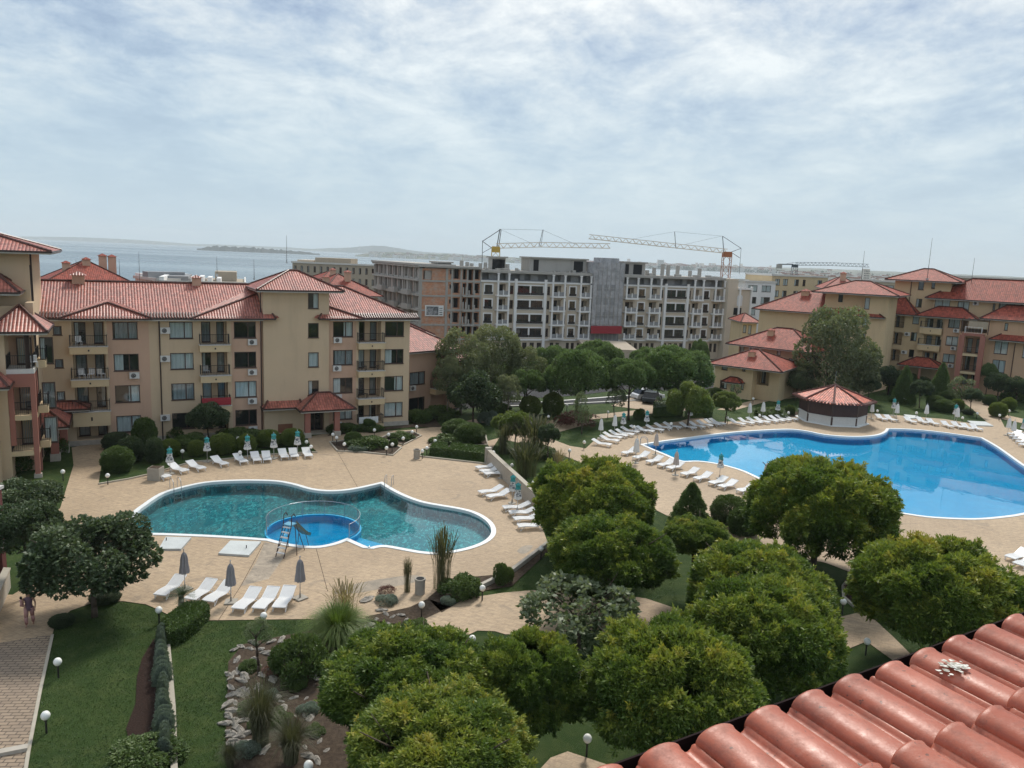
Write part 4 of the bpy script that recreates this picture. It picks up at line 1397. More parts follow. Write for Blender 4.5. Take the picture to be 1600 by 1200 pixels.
# ---------------------------------------------------------------- wing at the left edge
D0 = 60.5
lb = Bld('apartment_building', 'tall yellow apartment wing with salmon balcony frame at the left edge of the photo', 'building', W(56.5, 600, D0) - mb_.d * 10, W(56.5, 600, D0), 'red roofed holiday apartment blocks')
LX = lb.L  # local x of the tower's right front corner
ztop = lb.fp(30, 391)[1]
b = MB()
b.box(-4, LX, 0, 9, -.1, ztop)
lb.part(b, 'wall', M['yellow'])
side_w = [(ztop - 1.1, ztop - 4.2), (ztop - 5.6, ztop - 8.2)]
for f, e in side_w:
    b = MB(); b.box(LX + .003, LX + .03, .25, .6, e, f); lb.part(b, 'narrow_window', M['dark_room'])
b = MB(); b.tube((LX + .07, .75, .5), (LX + .07, .75, ztop), .06); lb.part(b, 'downpipe', M['gutter'])
hip(lb, -8, LX + 1.6, -1.4, 10, ztop, 1.9, ridge=(-2, LX - 5))
# lower front volume with balconies, about 3.5 m in front
yf = -3.6
a_, c_, e_, f_ = lb.rect(-90, 520, 22, 760, yf)
z1 = lb.fp(30, 519, yf)[1]
xr = lb.fp(57, 640, yf)[0]     # right edge of the salmon frame
xl = lb.fp(8, 560, yf)[0]
b = MB(); b.box(-4, xl, yf, 0, -.1, z1); lb.part(b, 'front_wall', M['yellow'])
b = MB(); b.box(xl, LX - .1, -1.2, -.002, -.1, z1); lb.part(b, 'loggia_back', M['orange'])
levels = [lb.fp(30, yy, yf)[1] for yy in (577, 650, 706)]
for k, zt in enumerate(levels):
    b = MB(); b.box(xl, xr, yf + .004, -1.2, zt - .35, zt); o = lb.part(b, 'balcony', M['fascia'] if k == 0 else M['cream'])
    link('railing', railing_mesh(xr - xl - .15, 2.3, 1.0), o, (xl + .05, yf + .08, zt))
    b = MB(); zb2 = zt - .35
    b.box(xr - .0, LX + .9, yf + 1.3, -.003, zt - .1, zt + .42); o = lb.part(b, 'side_balcony', M['cream'])
    link('railing', railing_mesh(LX + .8 - xr, 2.2, .95), o, (xr + .05, yf + 1.36, zt + .42))
    # doors behind
    window(lb, xl + .5, xl + 1.5, zt + .05, zt + 2.1, y=-1.32, split=(), cur=2, name='glazed_door')
    window(lb, xl + 2.0, xl + 2.9, zt + .05, zt + 2.1, y=-1.32, split=(), cur=None, name='glazed_door')
for cx_ in (xr - .32, xl + .02):
    b = MB(); b.box(cx_, cx_ + .34, yf - .02, yf + .34, .3 if cx_ > xl + 1 else 2.6, levels[0] - .36); o = lb.part(b, 'balcony_column', M['salmon'])
b = MB(); b.box(xr - .4, xr + .1, yf - .1, yf + .42, -.05, .3); lb.part(b, 'column_base', M['stonebase'])
b = MB(); b.box(xl, xr, yf - .015, yf + .3, levels[0] - 1.35, levels[0] - .36); lb.part(b, 'balcony_beam', M['salmon'])
b = MB(); b.box(xr - .33, xr - .01, -1.6, -1.25, -.05, levels[0]); b.box(xr - .31, xr - .03, yf + .3, -1.2, levels[0] - 1.1, levels[0] - .37); lb.part(b, 'balcony_column', M['salmon'])
b = MB(); b.box(xr - .45, xr - .25, yf + .2, yf + .4, levels[0], z1); b.box(LX - .3, LX + .0, -3.4, -3.1, levels[0], z1) ; lb.part(b, 'roof_post', M['frame'])
# roofs of the lower volume
hip(lb, xl - 1.0, lb.fp(76, 505, -3.0)[0], yf - 1.2, 1.0, z1 + .15, 1.7, ridge=(xl + 1, LX - .6))
b = MB(); q = lb.rect(-10, 478, 40, 495, -1.6); b.box(-4, q[1], -1.7, -1.4, q[2] - .3, q[3]); b.box(q[1], q[1] + .5, -1.75, -.003, q[2] - .3, q[3] + .25); lb.part(b, 'parapet', M['yellow'])
q = lb.rect(-10, 440, 31, 458, -2.6)
hip(lb, -6, q[1], -3.2, 1.0, q[2] + .1, 1.5, ridge=(-2, q[1] - 1.8))
q = lb.rect(-20, 583, 17, 607, yf - 1.2)
hip(lb, -6, q[1], yf - 2.6, yf + 1.2, q[2] + .3, 1.5, ridge=(-2, q[1] - 1.5))
b = MB(); b.box(-4, lb.fp(-2, 700, yf - 1)[0], yf - 1.6, yf - .004, -.1, q[2]); lb.part(b, 'front_wall', M['yellow'])

# balcony corner of the building the photo is taken from, at the very left
c0 = g(14, 905)
nb = thing('balcony_corner', 'salmon balcony post and stone parapet of the near building at the left edge', 'balcony', (c0.x, c0.y, 0))
zc_ = 18 + ray(14, 900).z / 1 * 0
D_ = (c0 - Vector((0, 0, CAMH))).dot(FW)
def PW(x, y, D=D_):
    p = W(x, y, D); return p
pt = PW(8, 770); pl_ = Vector((pt.x, pt.y, 0)) - Vector((c0.x, c0.y, 0))
base_xy = PW(4, 900)
ox, oy = base_xy.x - c0.x, base_xy.y - c0.y
z_t = PW(6, 757).z; z_m = PW(8, 843).z
b = MB(); b.box(ox - .16, ox + .16, oy - .16, oy + .16, 0, z_t); b.build('post', plain('shaded_salmon', (.16, .05, .045), .8), nb)  # salmon with the shadow on this corner put into its colour
b = MB(); b.box(ox - 2.5, ox + .26, oy - .26, oy + .22, z_t, z_t + .16); b.box(ox - .1, ox + .26, oy - 2.6, oy - .26, z_t, z_t + .16); b.build('top_ledge', M['fascia'], nb)
b = MB(); b.box(ox - 2.5, ox + .24, oy - 2.6, oy + .3, z_m - .28, z_m); b.build('floor_slab', M['fascia'], nb)
b = MB(); q0 = g(17, 918) - c0; q1 = g(-22, 1010) - c0
b.prism([(q0.x, q0.y), (q1.x, q1.y), (q1.x - .3, q1.y), (q0.x - .3, q0.y)], 0, 1.0); b.build('parapet', M['stonebase'], nb)
b = MB(); b.prism([(q0.x + .04, q0.y + .04), (q1.x + .04, q1.y), (q1.x - .34, q1.y), (q0.x - .34, q0.y + .04)], 1.0, 1.08); b.build('parapet_cap', M['kerb'], nb)
b = MB(); b.box(ox - 2.6, ox - .25, oy - 2.5, oy - 2.2, 0, z_t); b.build('wall', M['shaded_salmon'], nb)
link('railing', railing_mesh(2.0, 2.2, 1.0), nb, (ox - 2.0, oy - 2.4, z_m))
# ================================================================ building site
cs = Bld('unfinished_building', 'long grey and cream apartment block under construction below the tower cranes', 'building', W(657, 430, 158), W(1127, 437, 180))
BZ = -4.0
zs = [(2.0), (4.95), (8.0), (11.1), (14.1)]       # window centre heights, floor by floor
S = lambda px, py=480: cs.fp(px, py)[0]
white, taup, conc, brick = M['white_trim'], M['taupe'], M['concrete'], M['brickwall']


def cwin(a, c, e, f, y=.06, cur=-1): return window(cs, a, c, e, f, y=y, split=(.5,), cur=cur)


def hole_wall(x0, x1, z0, z1, ops, mat, y=0.0, rev=.5, name='wall', dark=True):
    b = MB(); panel(b, x0, x1, z0, z1, ops, y, rev)
    if dark:
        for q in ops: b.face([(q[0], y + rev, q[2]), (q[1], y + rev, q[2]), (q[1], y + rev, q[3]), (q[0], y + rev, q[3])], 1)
    return cs.part(b, name, [M[mat], M['dark_room']])


TOP = 14.75
# raw part, px 657..750: brick infill, then frames
x0, x1 = 0.0, S(697)
hole_wall(x0, x1, BZ, 12.4, [], 'brickwall', 0)
b = MB()
for z in (12.4, 9.35, 6.35, 3.35, .4): b.box(-.15, x1 + .1, -.12, -.003, z - .18, z + .18)
b.box(-.2, .35, -.1, -.004, BZ, 15); b.box(x1 - .25, x1 + .25, -.1, -.004, BZ, 15)
cs.part(b, 'concrete_frame', conc)
hole_wall(x0, x1, 12.4, 15.0, [(.6, 2.4, 12.7, 14.5)], 'brickwall', 0)
# printed site banner hung on the bricks
q = cs.rect(664, 477, 693, 494, -.2)
b = MB(); b.box(q[0], q[1], -.24, -.18, q[2], q[3]); bn = cs.part(b, 'site_banner', M['white_cloth'])
t = NT('banner_print'); v = t.coord('Object'); n_ = t.noise(v, .9, 5, .7, 1.5)
t.pbr(t.ramp(n_, [(.4, (.05, .055, .06)), (.5, (.16, .17, .18)), (.62, (.4, .4, .4))]), .8)
b = MB(); b.box(q[0] + .3, q[0] + (q[1] - q[0]) * .72, -.26, -.242, q[2] + .25, q[3] - .25); b.build('printed_picture', M['banner_print'], bn)
b = MB()
for k in range(4): b.box(q[0] + (q[1] - q[0]) * .77, q[1] - .25, -.26, -.242, q[2] + .3 + k * .42, q[2] + .45 + k * .42)
b.build('printed_lines', M['banner_print'], bn)
xa, xb = x1, S(750)
w_ = xb - xa
ops = []
for k, zc in enumerate(zs):
    h = 1.05 if k < 4 else 1.1
    ops += [(xa + .6, xa + 1.2, zc - .2, zc + .7), (xa + w_ * .17, xa + w_ * .37, zc - h, zc + h), (xa + w_ * .47, xa + w_ * .57, zc - 1.2, zc + 1.0), (xa + w_ * .62, xa + w_ * .76, zc - 1.3, zc + 1.1), (xa + w_ * .81, xa + w_ * .96, zc - h, zc + h)]
hole_wall(xa, xb, BZ, 15.2, ops, 'brickwall', 0, 1.2)
b = MB()
for z in (15.2, 12.55, 9.5, 6.45, 3.4, .4): b.box(xa, xb + .1, -.14, -.003, z - .2, z + .2)
for f in (0, .15, .42, .6, .79, 1.0): b.box(xa + w_ * f - .18, xa + w_ * f + .18, -.12, -.004, BZ, 15)
cs.part(b, 'concrete_frame', conc)
for z in (3.4, 6.45, 9.5):
    b = MB(); b.box(xa + w_ * .44, xa + w_ * .8, -1.3, -.145, z - .15, z + .15)
    for f in (.45, .53, .62, .78): b.box(xa + w_ * f - .12, xa + w_ * f + .12, -1.3, -1.05, z + .15, z + .15 + 1.1 + .6 * (int(f * 100) % 2))
    cs.part(b, 'bare_balcony', conc)
# finished bays
XF0, XF1 = xb, S(920)
XG0, XG1 = S(968), S(1127)
XE = S(1165, 460)


def finished(x0, x1, bays, seed):
    """bays: list of (fraction from, to, kind)"""
    L = x1 - x0; ops = []; wins = []; bal = []; trims = []
    for f0, f1, kind in bays:
        a, c = x0 + L * f0, x0 + L * f1; wd = c - a
        for k in range(4):
            zc = zs[k]
            if kind == 'pair':
                for u in (.075, .53): wins.append((a + wd * u, a + wd * (u + .395), zc - .95, zc + .85)); trims.append(wins[-1])
            elif kind == 'one':
                wins.append((a + wd * .24, a + wd * .78, zc - .95, zc + .85)); trims.append(wins[-1])
            elif kind == 'nar':
                wins.append((a + wd * .15, a + wd * .85, zc - .95, zc + .85))
            elif kind == 'bal':
                ops.append((a + wd * .14, a + wd * .86, zc - 1.2, zc + 1.1, 1.2)); bal.append((a, c, zc - 1.25, k))
            elif kind == 'balw':
                wins.append((a + wd * .05, a + wd * .3, zc - 1.1, zc + .85)); ops.append((a + wd * .38, a + wd * .92, zc - 1.2, zc + 1.0, 1.0)); bal.append((a + wd * .02, c, zc - 1.25, k))
    for f0, f1, kind in bays:
        if kind != 'nar':
            a, c = x0 + L * f0, x0 + L * f1; nn = 4 if kind == 'pair' else 2
            for i in range(nn): wins.append((a + (c - a) * (i + .2) / nn, a + (c - a) * (i + .8) / nn, -2.3, -.3))
    b = MB(); panel(b, x0, x1, BZ, 12.9, wins + ops, 0, .3)
    for q in ops:
        y = q[4]
        m0 = (q[0] + q[1]) / 2
        b.face([(q[0], y, q[2]), (q[1], y, q[2]), (q[1], y, q[3]), (q[0], y, q[3])])
        b.box(m0 - .55, m0 + .55, y - .05, y - .01, q[2] + .05, q[3] - .2, 1)
        b.box(q[0] + .12, m0 - .75, y - .05, y - .01, q[2] + .5, q[3] - .2, 1)
    cs.part(b, 'wall', [M['taupe'], M['carglass']])
    for q in wins: cwin(*q)
    b = MB()
    for q in trims:
        t_ = .3
        b.box(q[0] - t_, q[0] - .02, -.08, -.003, q[2] - t_, q[3] + t_); b.box(q[1] + .02, q[1] + t_, -.08, -.003, q[2] - t_, q[3] + t_)
        b.box(q[0] - .02, q[1] + .02, -.08, -.003, q[3] + .02, q[3] + t_); b.box(q[0] - .02, q[1] + .02, -.08, -.003, q[2] - t_, q[2] - .02)
    for z in (12.75, .35): b.box(x0, x1, -.35, -.004, z - .18, z + .18)
    for f0, f1, kind in bays:
        if kind == 'pair':
            for f in (f0, f1): b.box(x0 + L * f - .3, x0 + L * f + .3, -.4, -.005, BZ, 13.4)
        if kind in ('bal', 'balw'):
            for f in (f0, f1):
                b.box(x0 + L * f - .17, x0 + L * f + .17, -1.35, -1.0, 12.95, 14.3)
                b.box(x0 + L * f - .26, x0 + L * f + .26, -1.43, -.92, 14.3, 14.5)
    cs.part(b, 'white_trim', white)
    for q in wins:
        if q[1] - q[0] > 1.2: b = MB(); b.box(q[0] - .15, q[1] + .15, -.25, -.09, q[2] - .1, q[2] + .35); cs.part(b, 'window_railing', M['iron'])
    for a, c, z, k in bal:
        b = MB(); b.box(a - .25, c + .25, -1.4, -.003, z - .22, z + .1)
        for x in (a, c): b.box(x - .17, x + .17, -1.35, -1.0, z + .1, z + (2.75 if seed % 2 == 0 or k % 2 else 1.3))
        b.box((a + c) / 2 - .1, (a + c) / 2 + .1, -1.3, -1.1, z + .1, z + 1.2)
        o = cs.part(b, 'balcony', white)
        b = MB(); b.box(a + .17, c - .17, -1.22, -1.17, z + .2, z + 1.0); b.build('balustrade', M['greyblock'], o)


finished(XF0, XF1, [(.01, .125, 'one'), (.14, .235, 'bal'), (.24, .30, 'nar'), (.31, .58, 'pair'), (.595, .63, 'nar'), (.635, .745, 'bal'), (.75, .785, 'nar'), (.79, .885, 'one'), (.895, .99, 'bal')], 0)
finished(XG0, XG1, [(.036, .14, 'bal'), (.15, .25, 'one'), (.263, .36, 'bal'), (.37, .415, 'nar'), (.428, .647, 'pair'), (.655, .685, 'nar'), (.69, .775, 'bal'), (.79, .88, 'one'), (.90, .99, 'bal')], 1)
# raw fifth storey
for x0, x1, n in ((XF0, XF1, 8), (XG0, XG1, 8)):
    L = x1 - x0; ops = [(x0 + L * (i + .15) / n, x0 + L * (i + (.82 if i % 3 else .6)) / n, 12.95 + .2, 14.4) for i in range(n)]
    hole_wall(x0, x1, 12.93, 14.55, ops, 'greyblock', .6, 1.5)
    b = MB(); b.box(x0 - .2, x1 + .2, -.9, 10, 14.56, 15.1); cs.part(b, 'roof_slab', conc)
b = MB(); b.box(-.6, XF0 - .25, -.8, 10, 15.22, 15.65); cs.part(b, 'roof_slab', conc)
# scaffold tower in netting with the red band
qx0, qx1 = S(920), S(968)
b = MB(); b.box(qx0 + .1, qx1 - .1, -1.6, 3, 3.1, 17.6); b.box(S(932), S(960), -1.0, 3, 17.6, 18.6); nt_ = cs.part(b, 'scaffold_netting', M['netting'])
b = MB()
for z in (6, 9, 12):
    for i in range(3): b.box(qx0 + 1 + i * 1.7, qx0 + 2.1 + i * 1.7, -1.64, -1.605, z - .6, z + .8)
b.build('window_shadow', M['greyblock'], nt_)
b = MB()
for i in range(8): b.tube((qx0 + .1 + i * (qx1 - qx0 - .2) / 7, -1.68, BZ), (qx0 + .1 + i * (qx1 - qx0 - .2) / 7, -1.68, 17.9), .05, n=4)
for z in range(-2, 18, 2): b.tube((qx0, -1.68, z), (qx1, -1.68, z), .04, n=4)
b.build('scaffold_tubes', M['metal'], nt_)
b = MB(); b.box(qx0, qx1, -1.9, -1.72, 2.0, 3.7); cs.part(b, 'red_band', M['red_cloth'])
b = MB(); b.box(qx0, qx1, -.3, 3, BZ, 2.0); cs.part(b, 'wall', M['greyblock'])
# penthouse pieces and stumps on the roof
for a, c, e, f, y in ((828, 916, 405, 428, 2), (970, 1008, 411, 432, 2), (683, 705, 411, 422, 2), (775, 790, 403, 420, 3)):
    q = cs.rect(a, e, c, f, y); b = MB(); b.box(q[0], q[1], y, y + 6, 14.9, q[3]); b.box(q[0] - .4, q[1] + .4, y - .5, y + 6.3, q[3], q[3] + .3)
    b.box(q[0] + .8, q[0] + 2.0, y - .02, y - .002, 15.2, q[3] - .3, 1); b.box(q[1] - 3, q[1] - .8, y - .02, y - .002, 15.2, q[3] - .3, 1)
    cs.part(b, 'penthouse', [conc, M['dark_room']])
b = MB()
rr2 = random.Random(4)
for px in (736, 743, 727, 757, 1022, 1033, 1046, 1055, 1070, 1090, 1105, 765, 800):
    s_ = S(px, 425); h = rr2.uniform(1.0, 2.8)
    b = MB(); b.box(s_ - .35, s_ + .35, 3, 3.6, 14.9, 15.1 + h); cs.part(b, 'roof_stump', conc)
b = MB()
for i in range(40):
    s_ = rr2.uniform(0, XG1); b.box(s_, s_ + rr2.uniform(.3, 1.6), .5, 1.5, 15.1, 15.1 + rr2.uniform(.1, .55))
cs.part(b, 'roof_rubble', conc)['kind'] = 'stuff'
# end block with the arched white panels
XE0 = XG1
b = MB(); b.box(XE0, XE, -2.2, 12, BZ, 12.9); b.box(XE0 + .0, S(1148, 420), -2.0, 10, 12.9, 15.0); cs.part(b, 'end_block', M['taupe'])
b = MB(); b.box(XE0 + 2.6, XE + .15, -2.6, -2.21, 12.6, 13.0); b.box(XE0 + 2.6, XE + .1, -2.6, -2.21, 4.7, 5.1)
for x in (S(1145, 480), XE - .1): b.box(x - .18, x + .18, -2.62, -2.22, BZ, 13.4)
cs.part(b, 'white_trim', white)
for (a, c, e, f) in ((1152, 1160, 460, 478), (1147, 1157, 499, 528)):
    q = cs.rect(a, e, c, f, -2.3); r = (q[1] - q[0]) / 2; cx_ = (q[0] + q[1]) / 2
    pts = [(q[0], -2.32, q[2]), (q[1], -2.32, q[2])] + [(cx_ + r * math.cos(math.pi * i / 8), -2.32, q[3] - r + r * math.sin(math.pi * i / 8)) for i in range(9)]
    b = MB(); b.face(pts); n = len(pts)
    for i in range(n): p1, p2 = pts[i], pts[(i + 1) % n]; b.face([p1, (p1[0], -2.21, p1[2]), (p2[0], -2.21, p2[2]), p2])
    cs.part(b, 'arched_panel', M['carwhite'])
q = cs.rect(1146, 481, 1158, 492, -2.2); b = MB(); b.box(q[0], q[1], -2.26, -2.21, q[2], q[3]); cs.part(b, 'recess', M['dark_room'])
# bodies behind the fronts
b = MB(); b.box(.02, XG1, 1.7, 12, BZ, 14.5); cs.part(b, 'inner_core', M['greyblock'])
# left wing running back
lw = Bld('unfinished_wing', 'raw brick and concrete wing with open floors at the left end of the site', 'building', W(586, 440, 184), W(657, 430, 157.6))
n = 5; L = lw.L
ops = []
for k, zc in enumerate(zs):
    for i in range(9):
        a = L * i / 9
        ops.append((a + L * .02, a + L * (.075 if (i + k) % 3 else .05), zc - 1.1, zc + 1.1))
b = MB(); panel(b, 0, L - .2, BZ, 15.2, ops, 0, 1.0)
for q in ops: b.face([(q[0], 1, q[2]), (q[1], 1, q[2]), (q[1], 1, q[3]), (q[0], 1, q[3])], 1)
lw.part(b, 'wall', [M['concrete'], M['dark_room']])
b = MB()
for k in range(5):
    for i in (0, 3, 4, 7): b.box(L * (i + .62) / 9 + .3, L * (i + .98) / 9 - .2, -.03, -.002, zs[k] - 1.2, zs[k] + 1.1)
lw.part(b, 'brick_infill', M['brickwall'])
b = MB()
for z in (15.3, 12.55, 9.5, 6.45, 3.4, .4): b.box(-.3, L - .25, -.7, -.003, z - .2, z + .2)
for i in range(10): b.box(L * i / 9 - .2, min(L * i / 9 + .2, L - .22), -.25, -.004, BZ, 15)
lw.part(b, 'concrete_frame', conc)
b = MB(); b.box(-.5, L - .3, -.9, 8, 15.5, 15.9); b.box(0, L - .3, 1.1, 8, BZ, 15.4); lw.part(b, 'roof_slab', conc)
b = MB()
for i in range(3):
    for z in (3.4, 6.45, 9.5): b.box(L * (.2 + i * .28), L * (.33 + i * .28), -1.6, -.704, z - .15, z + .9)
lw.part(b, 'bare_balconies', conc)
# podium in front of the site, with flat roof
pd = Bld('site_pavilion', 'flat roofed concrete pavilion in front of the netted scaffold', 'building', W(918, 560, 150), W(1000, 560, 150))
b = MB(); q = pd.rect(918, 538, 975, 548); b.box(0, q[1], 0, 14, -4, q[2] - .2); pd.part(b, 'wall', M['concrete'])
b = MB(); b.box(-.6, q[1] + 2.5, -1, 15, q[2] - .2, q[2] + .45); pd.part(b, 'roof', M['beigewall'])
b = MB(); b.box(q[1] * .45, q[1] * .95, -.03, -.003, -3.5, q[2] - 1.0); pd.part(b, 'window', M['carglass'])


# ---------------------------------------------------------------- cranes
def lattice(b, p, q, w, n, up=Vector((0, 0, 1)), r=.045):
    p, q = Vector(p), Vector(q); d = (q - p).normalized(); s = d.cross(up).normalized() * w / 2; u = up.normalized() * w
    A = [p + s, p - s, p + u * .85]; Bq = [q + s, q - s, q + u * .85]
    for a, c in zip(A, Bq): b.tube(a, c, r * 1.3, n=4)
    for i in range(n):
        t0, t1 = i / n, (i + .5) / n; t2 = (i + 1) / n
        top = A[2].lerp(Bq[2], t1)
        for k in (0, 1):
            b.tube(A[k].lerp(Bq[k], t0), top, r * .7, n=3, cap=False); b.tube(top, A[k].lerp(Bq[k], t2), r * .7, n=3, cap=False)
        b.tube(A[0].lerp(Bq[0], t0), A[1].lerp(Bq[1], t0), r * .7, n=3, cap=False)


def mast(b, p, z1, w, r=.09):
    x, y = p.x, p.y; z = p.z; h = w / 2
    for sx, sy in ((-h, -h), (h, -h), (h, h), (-h, h)): b.tube((x + sx, y + sy, z), (x + sx, y + sy, z1), r, n=4)
    k = 0
    while z < z1 - .1:
        z2 = min(z + w * 1.1, z1)
        for (a, c) in (((-h, -h), (h, -h)), ((h, -h), (h, h)), ((h, h), (-h, h)), ((-h, h), (-h, -h))):
            if k % 2: a, c = c, a
            b.tube((x + a[0], y + a[1], z), (x + c[0], y + c[1], z2), r * .6, n=3, cap=False)
        z = z2; k += 1


def crane(label, D, mx, my0, my1, pivot, jib, tip2, afr, mats, w=1.5, mw=1.8, peak2=None, group='tower cranes over the building site'):
    base = W(mx, my1, D)
    t = thing('tower_crane', label, 'crane', (base.x, base.y, -4), 0, group)
    o = Vector((base.x, base.y, -4)); Wl = lambda x, y, dd=0: W(x, y, D + dd) - o
    b = MB(); p = Vector((0, 0, 0)); top = Wl(*pivot); mast(b, p, top.z, mw); b.build('mast', mats[0], t)
    b = MB(); b.box(-mw * .5, mw * .5, -mw * .5, mw * .5, top.z - .9, top.z + .4); b.build('slewing_unit', mats[0], t)
    b = MB()
    prev = Vector((0, 0, top.z))
    for (x, y) in jib:
        q = Wl(x, y); lattice(b, prev, q, w, max(4, int((q - prev).length / 1.6)), r=.07); prev = q
    b.build('jib', mats[1], t)
    b = MB()
    for (a, c, rr_) in afr: b.tube(Wl(*a), Wl(*c), rr_ * .62, n=4)
    b.build('tie_bars', mats[2], t)
    if tip2:
        b = MB(); q = Wl(*tip2); b.box(q.x - 1, q.x + 1, -.8, .8, q.z - 1.2, q.z + .6); b.build('counterweight', conc, t)
    return t


crane('yellow tower crane with long pale jib above the left of the building site', 172, 773.5, 385, 425, (773, 388), [(846, 386), (953, 388)], None,
      [((781, 358), (776, 388), .22), ((783, 359), (779, 388), .18), ((783, 358), (848, 359.5), .05), ((783, 359), (835, 382), .04), ((848, 359), (842, 386), .12), ((849, 359), (845, 386), .1), ((849, 360), (902, 383), .05), ((783, 358), (754, 377), .16), ((754, 377), (769, 388), .14), ((754, 376), (753, 420), .14), ((754, 395), (770, 386), .1)],
      (M['crane_yellow'], M['crane_pale'], M['iron']), 1.2, 1.8)
crane('rust striped tower crane with its jib reaching left above the site', 190, 1132.5, 400, 440, (1134, 396), [(1046, 386.5), (920, 373)], None,
      [((1129, 369), (1131, 396), .16), ((1129, 369), (1158, 388), .12), ((1158, 388), (1142, 394), .12), ((1158, 388), (1155, 428), .08), ((1142, 394), (1156, 403), .12), ((1129, 369), (1054, 362), .04), ((1054, 362), (1056, 387), .14), ((1054, 362), (985, 374), .04), ((1127, 369), (1070, 382), .04)],
      (M['crane_rust'], M['crane_pale'], M['iron']), 1.2, 1.9)
crane('dark flat topped tower crane far off towards the right', 330, 1239, 415, 445, (1239, 414.5), [(1300, 415), (1357, 417.5)], (1216, 415),
      [((1216, 413), (1239, 413), .5), ((1239, 410), (1260, 413), .1), ((1239, 410), (1225, 413), .1)],
      (M['crane_dark'], M['crane_dark'], M['crane_dark']), 1.5, 2.0)
t_ = bpy.data.objects.get('tower_crane')
b = MB()


# ---------------------------------------------------------------- right-hand apartment blocks
def facade(bl, x0, x1, z0, z1, px_w, px_l=(), mat='rightyellow', y=0.0, depth=10, side_mat=None, acs=(), ldepth=1.3, back=True):
    wn = [bl.rect(*q, y) for q in px_w]; lg = [bl.rect(*q, y) + (ldepth,) for q in px_l]
    cl = lambda q: (max(q[0], x0 + .05), min(q[1], x1 - .05), max(q[2], z0 + .05), min(q[3], z1 - .05)) + tuple(q[4:])
    wn = [cl(q) for q in wn]; lg = [cl(q) for q in lg]
    wn = [q for q in wn if q[1] > q[0] + .2 and q[3] > q[2] + .2]; lg = [q for q in lg if q[1] > q[0] + .2 and q[3] > q[2] + .2]
    b = MB(); panel(b, x0, x1, z0, z1, wn + lg, y, .22)
    for q in lg:
        m0 = q[0] + (q[1] - q[0]) * .42
        d1 = (q[0] + .15, m0, q[2] + .05, q[3] - .2); d2 = (m0 + .5, q[1] - .15, q[2] + .05, q[3] - .2)
        dd = [d for d in (d1, d2) if d[1] - d[0] > .3]
        panel(b, q[0], q[1], q[2], q[3], dd, y + ldepth, .15)
        for d in dd: window(bl, *d, y=y + ldepth + .05, split=(), cur=WR.choice([None, 2, 1]), name='glazed_door')
    if back:
        b.face([(x0, y, z0), (x0, y + depth, z0), (x0, y + depth, z1), (x0, y, z1)]); b.face([(x1, y, z0), (x1, y, z1), (x1, y + depth, z1), (x1, y + depth, z0)]); b.face([(x0, y + depth, z0), (x1, y + depth, z0), (x1, y + depth, z1), (x0, y + depth, z1)])
    bl.part(b, 'wall', M[mat])
    for q in wn: window(bl, *q[:4], y=y + .05, split=(.5,) if q[1] - q[0] > 1.1 else ())
    for a in acs: ac(bl, *bl.fp(*a, y), y)
    return lg


ra = Bld('apartment_building', 'yellow red-roofed block with a blank left wall behind the grey-green poplar', 'building', W(1180, 560, 131), W(1385, 560, 119), 'red roofed holiday apartment blocks')
xs_, xt0, xt1 = 0, ra.fp(1346, 520)[0], ra.fp(1384, 520)[0]
ze = ra.fp(1260, 487)[1]; zt = ra.fp(1370, 460)[1]
facade(ra, 0, xt0, -.1, ze, [(1269, 490, 1280, 502), (1322, 491, 1336, 505), (1306, 530, 1320, 545), (1320, 560, 1332, 575)], (), 'rightyellow', 0, 12, acs=((1334, 510),))
facade(ra, xt0, xt1, -.1, zt, [(1351, 465, 1359, 483), (1348, 493, 1356, 511), (1345, 521, 1352, 535), (1343, 552, 1350, 566)], (), 'rightyellow', -.4, 7)
hip(ra, -.9, xt0 + 3.2, -1.2, 11.5, ze, 3.2, 'tiles_right')
hip(ra, ra.fp(1279, 455, 2)[0], xt1 + 1.5, -1.8, 8.5, zt, 1.9, 'tiles_right')
q = ra.rect(1311, 460, 1318, 472, 1); b = MB(); b.box(ra.fp(1290, 470, 1)[0], xt0 - .02, .6, 6, ze + .3, zt); b.box(q[0], q[1], .55, .6, q[2], q[3], 1); ra.part(b, 'tower_wall', [M['rightyellow'], M['carglass']])
s_, z_ = ra.fp(1261, 460, 5); chimney(ra, s_, 4, ze + 1.5, ze + 3.2, 1.2, 'rightorange', 'tiles_right')

rb_ = Bld('apartment_building', 'orange and yellow block with salmon balcony tower behind the kiosk lawn', 'building', W(1375, 560, 128), W(1600, 560, 116), 'red roofed holiday apartment blocks')
PX = lambda zx, zy: (1200 + zx / 4, 380 + zy / 4)
def PR4(*q): return (*PX(q[0], q[1]), *PX(q[2], q[3]))
wz = [PR4(*q) for q in ((725, 452, 770, 505), (710, 562, 757, 616), (697, 670, 742, 722), (905, 452, 945, 505), (892, 557, 930, 610), (880, 664, 912, 712))]
lz = [PR4(*q) for q in ((785, 452, 852, 528), (775, 556, 838, 632), (762, 662, 822, 735), (980, 468, 1088, 540), (972, 575, 1075, 652), (962, 680, 1056, 738))]
zr = rb_.fp(*PX(820, 440))[1]
facade(rb_, -.5, rb_.fp(*PX(1095, 560))[0], -.1, zr, wz, lz, 'rightyellow', 0, 12, acs=tuple(PX(*q) for q in ((738, 520), (718, 632), (705, 738), (872, 567), (852, 680))))
for q in ((945, 530, 1085, 568), (930, 638, 1070, 672)):
    r_ = rb_.rect(*PR4(*q), -1.0); balcony(rb_, r_[0], r_[1], r_[3], r_[3] - r_[2], 1.0, 'rightyellow')
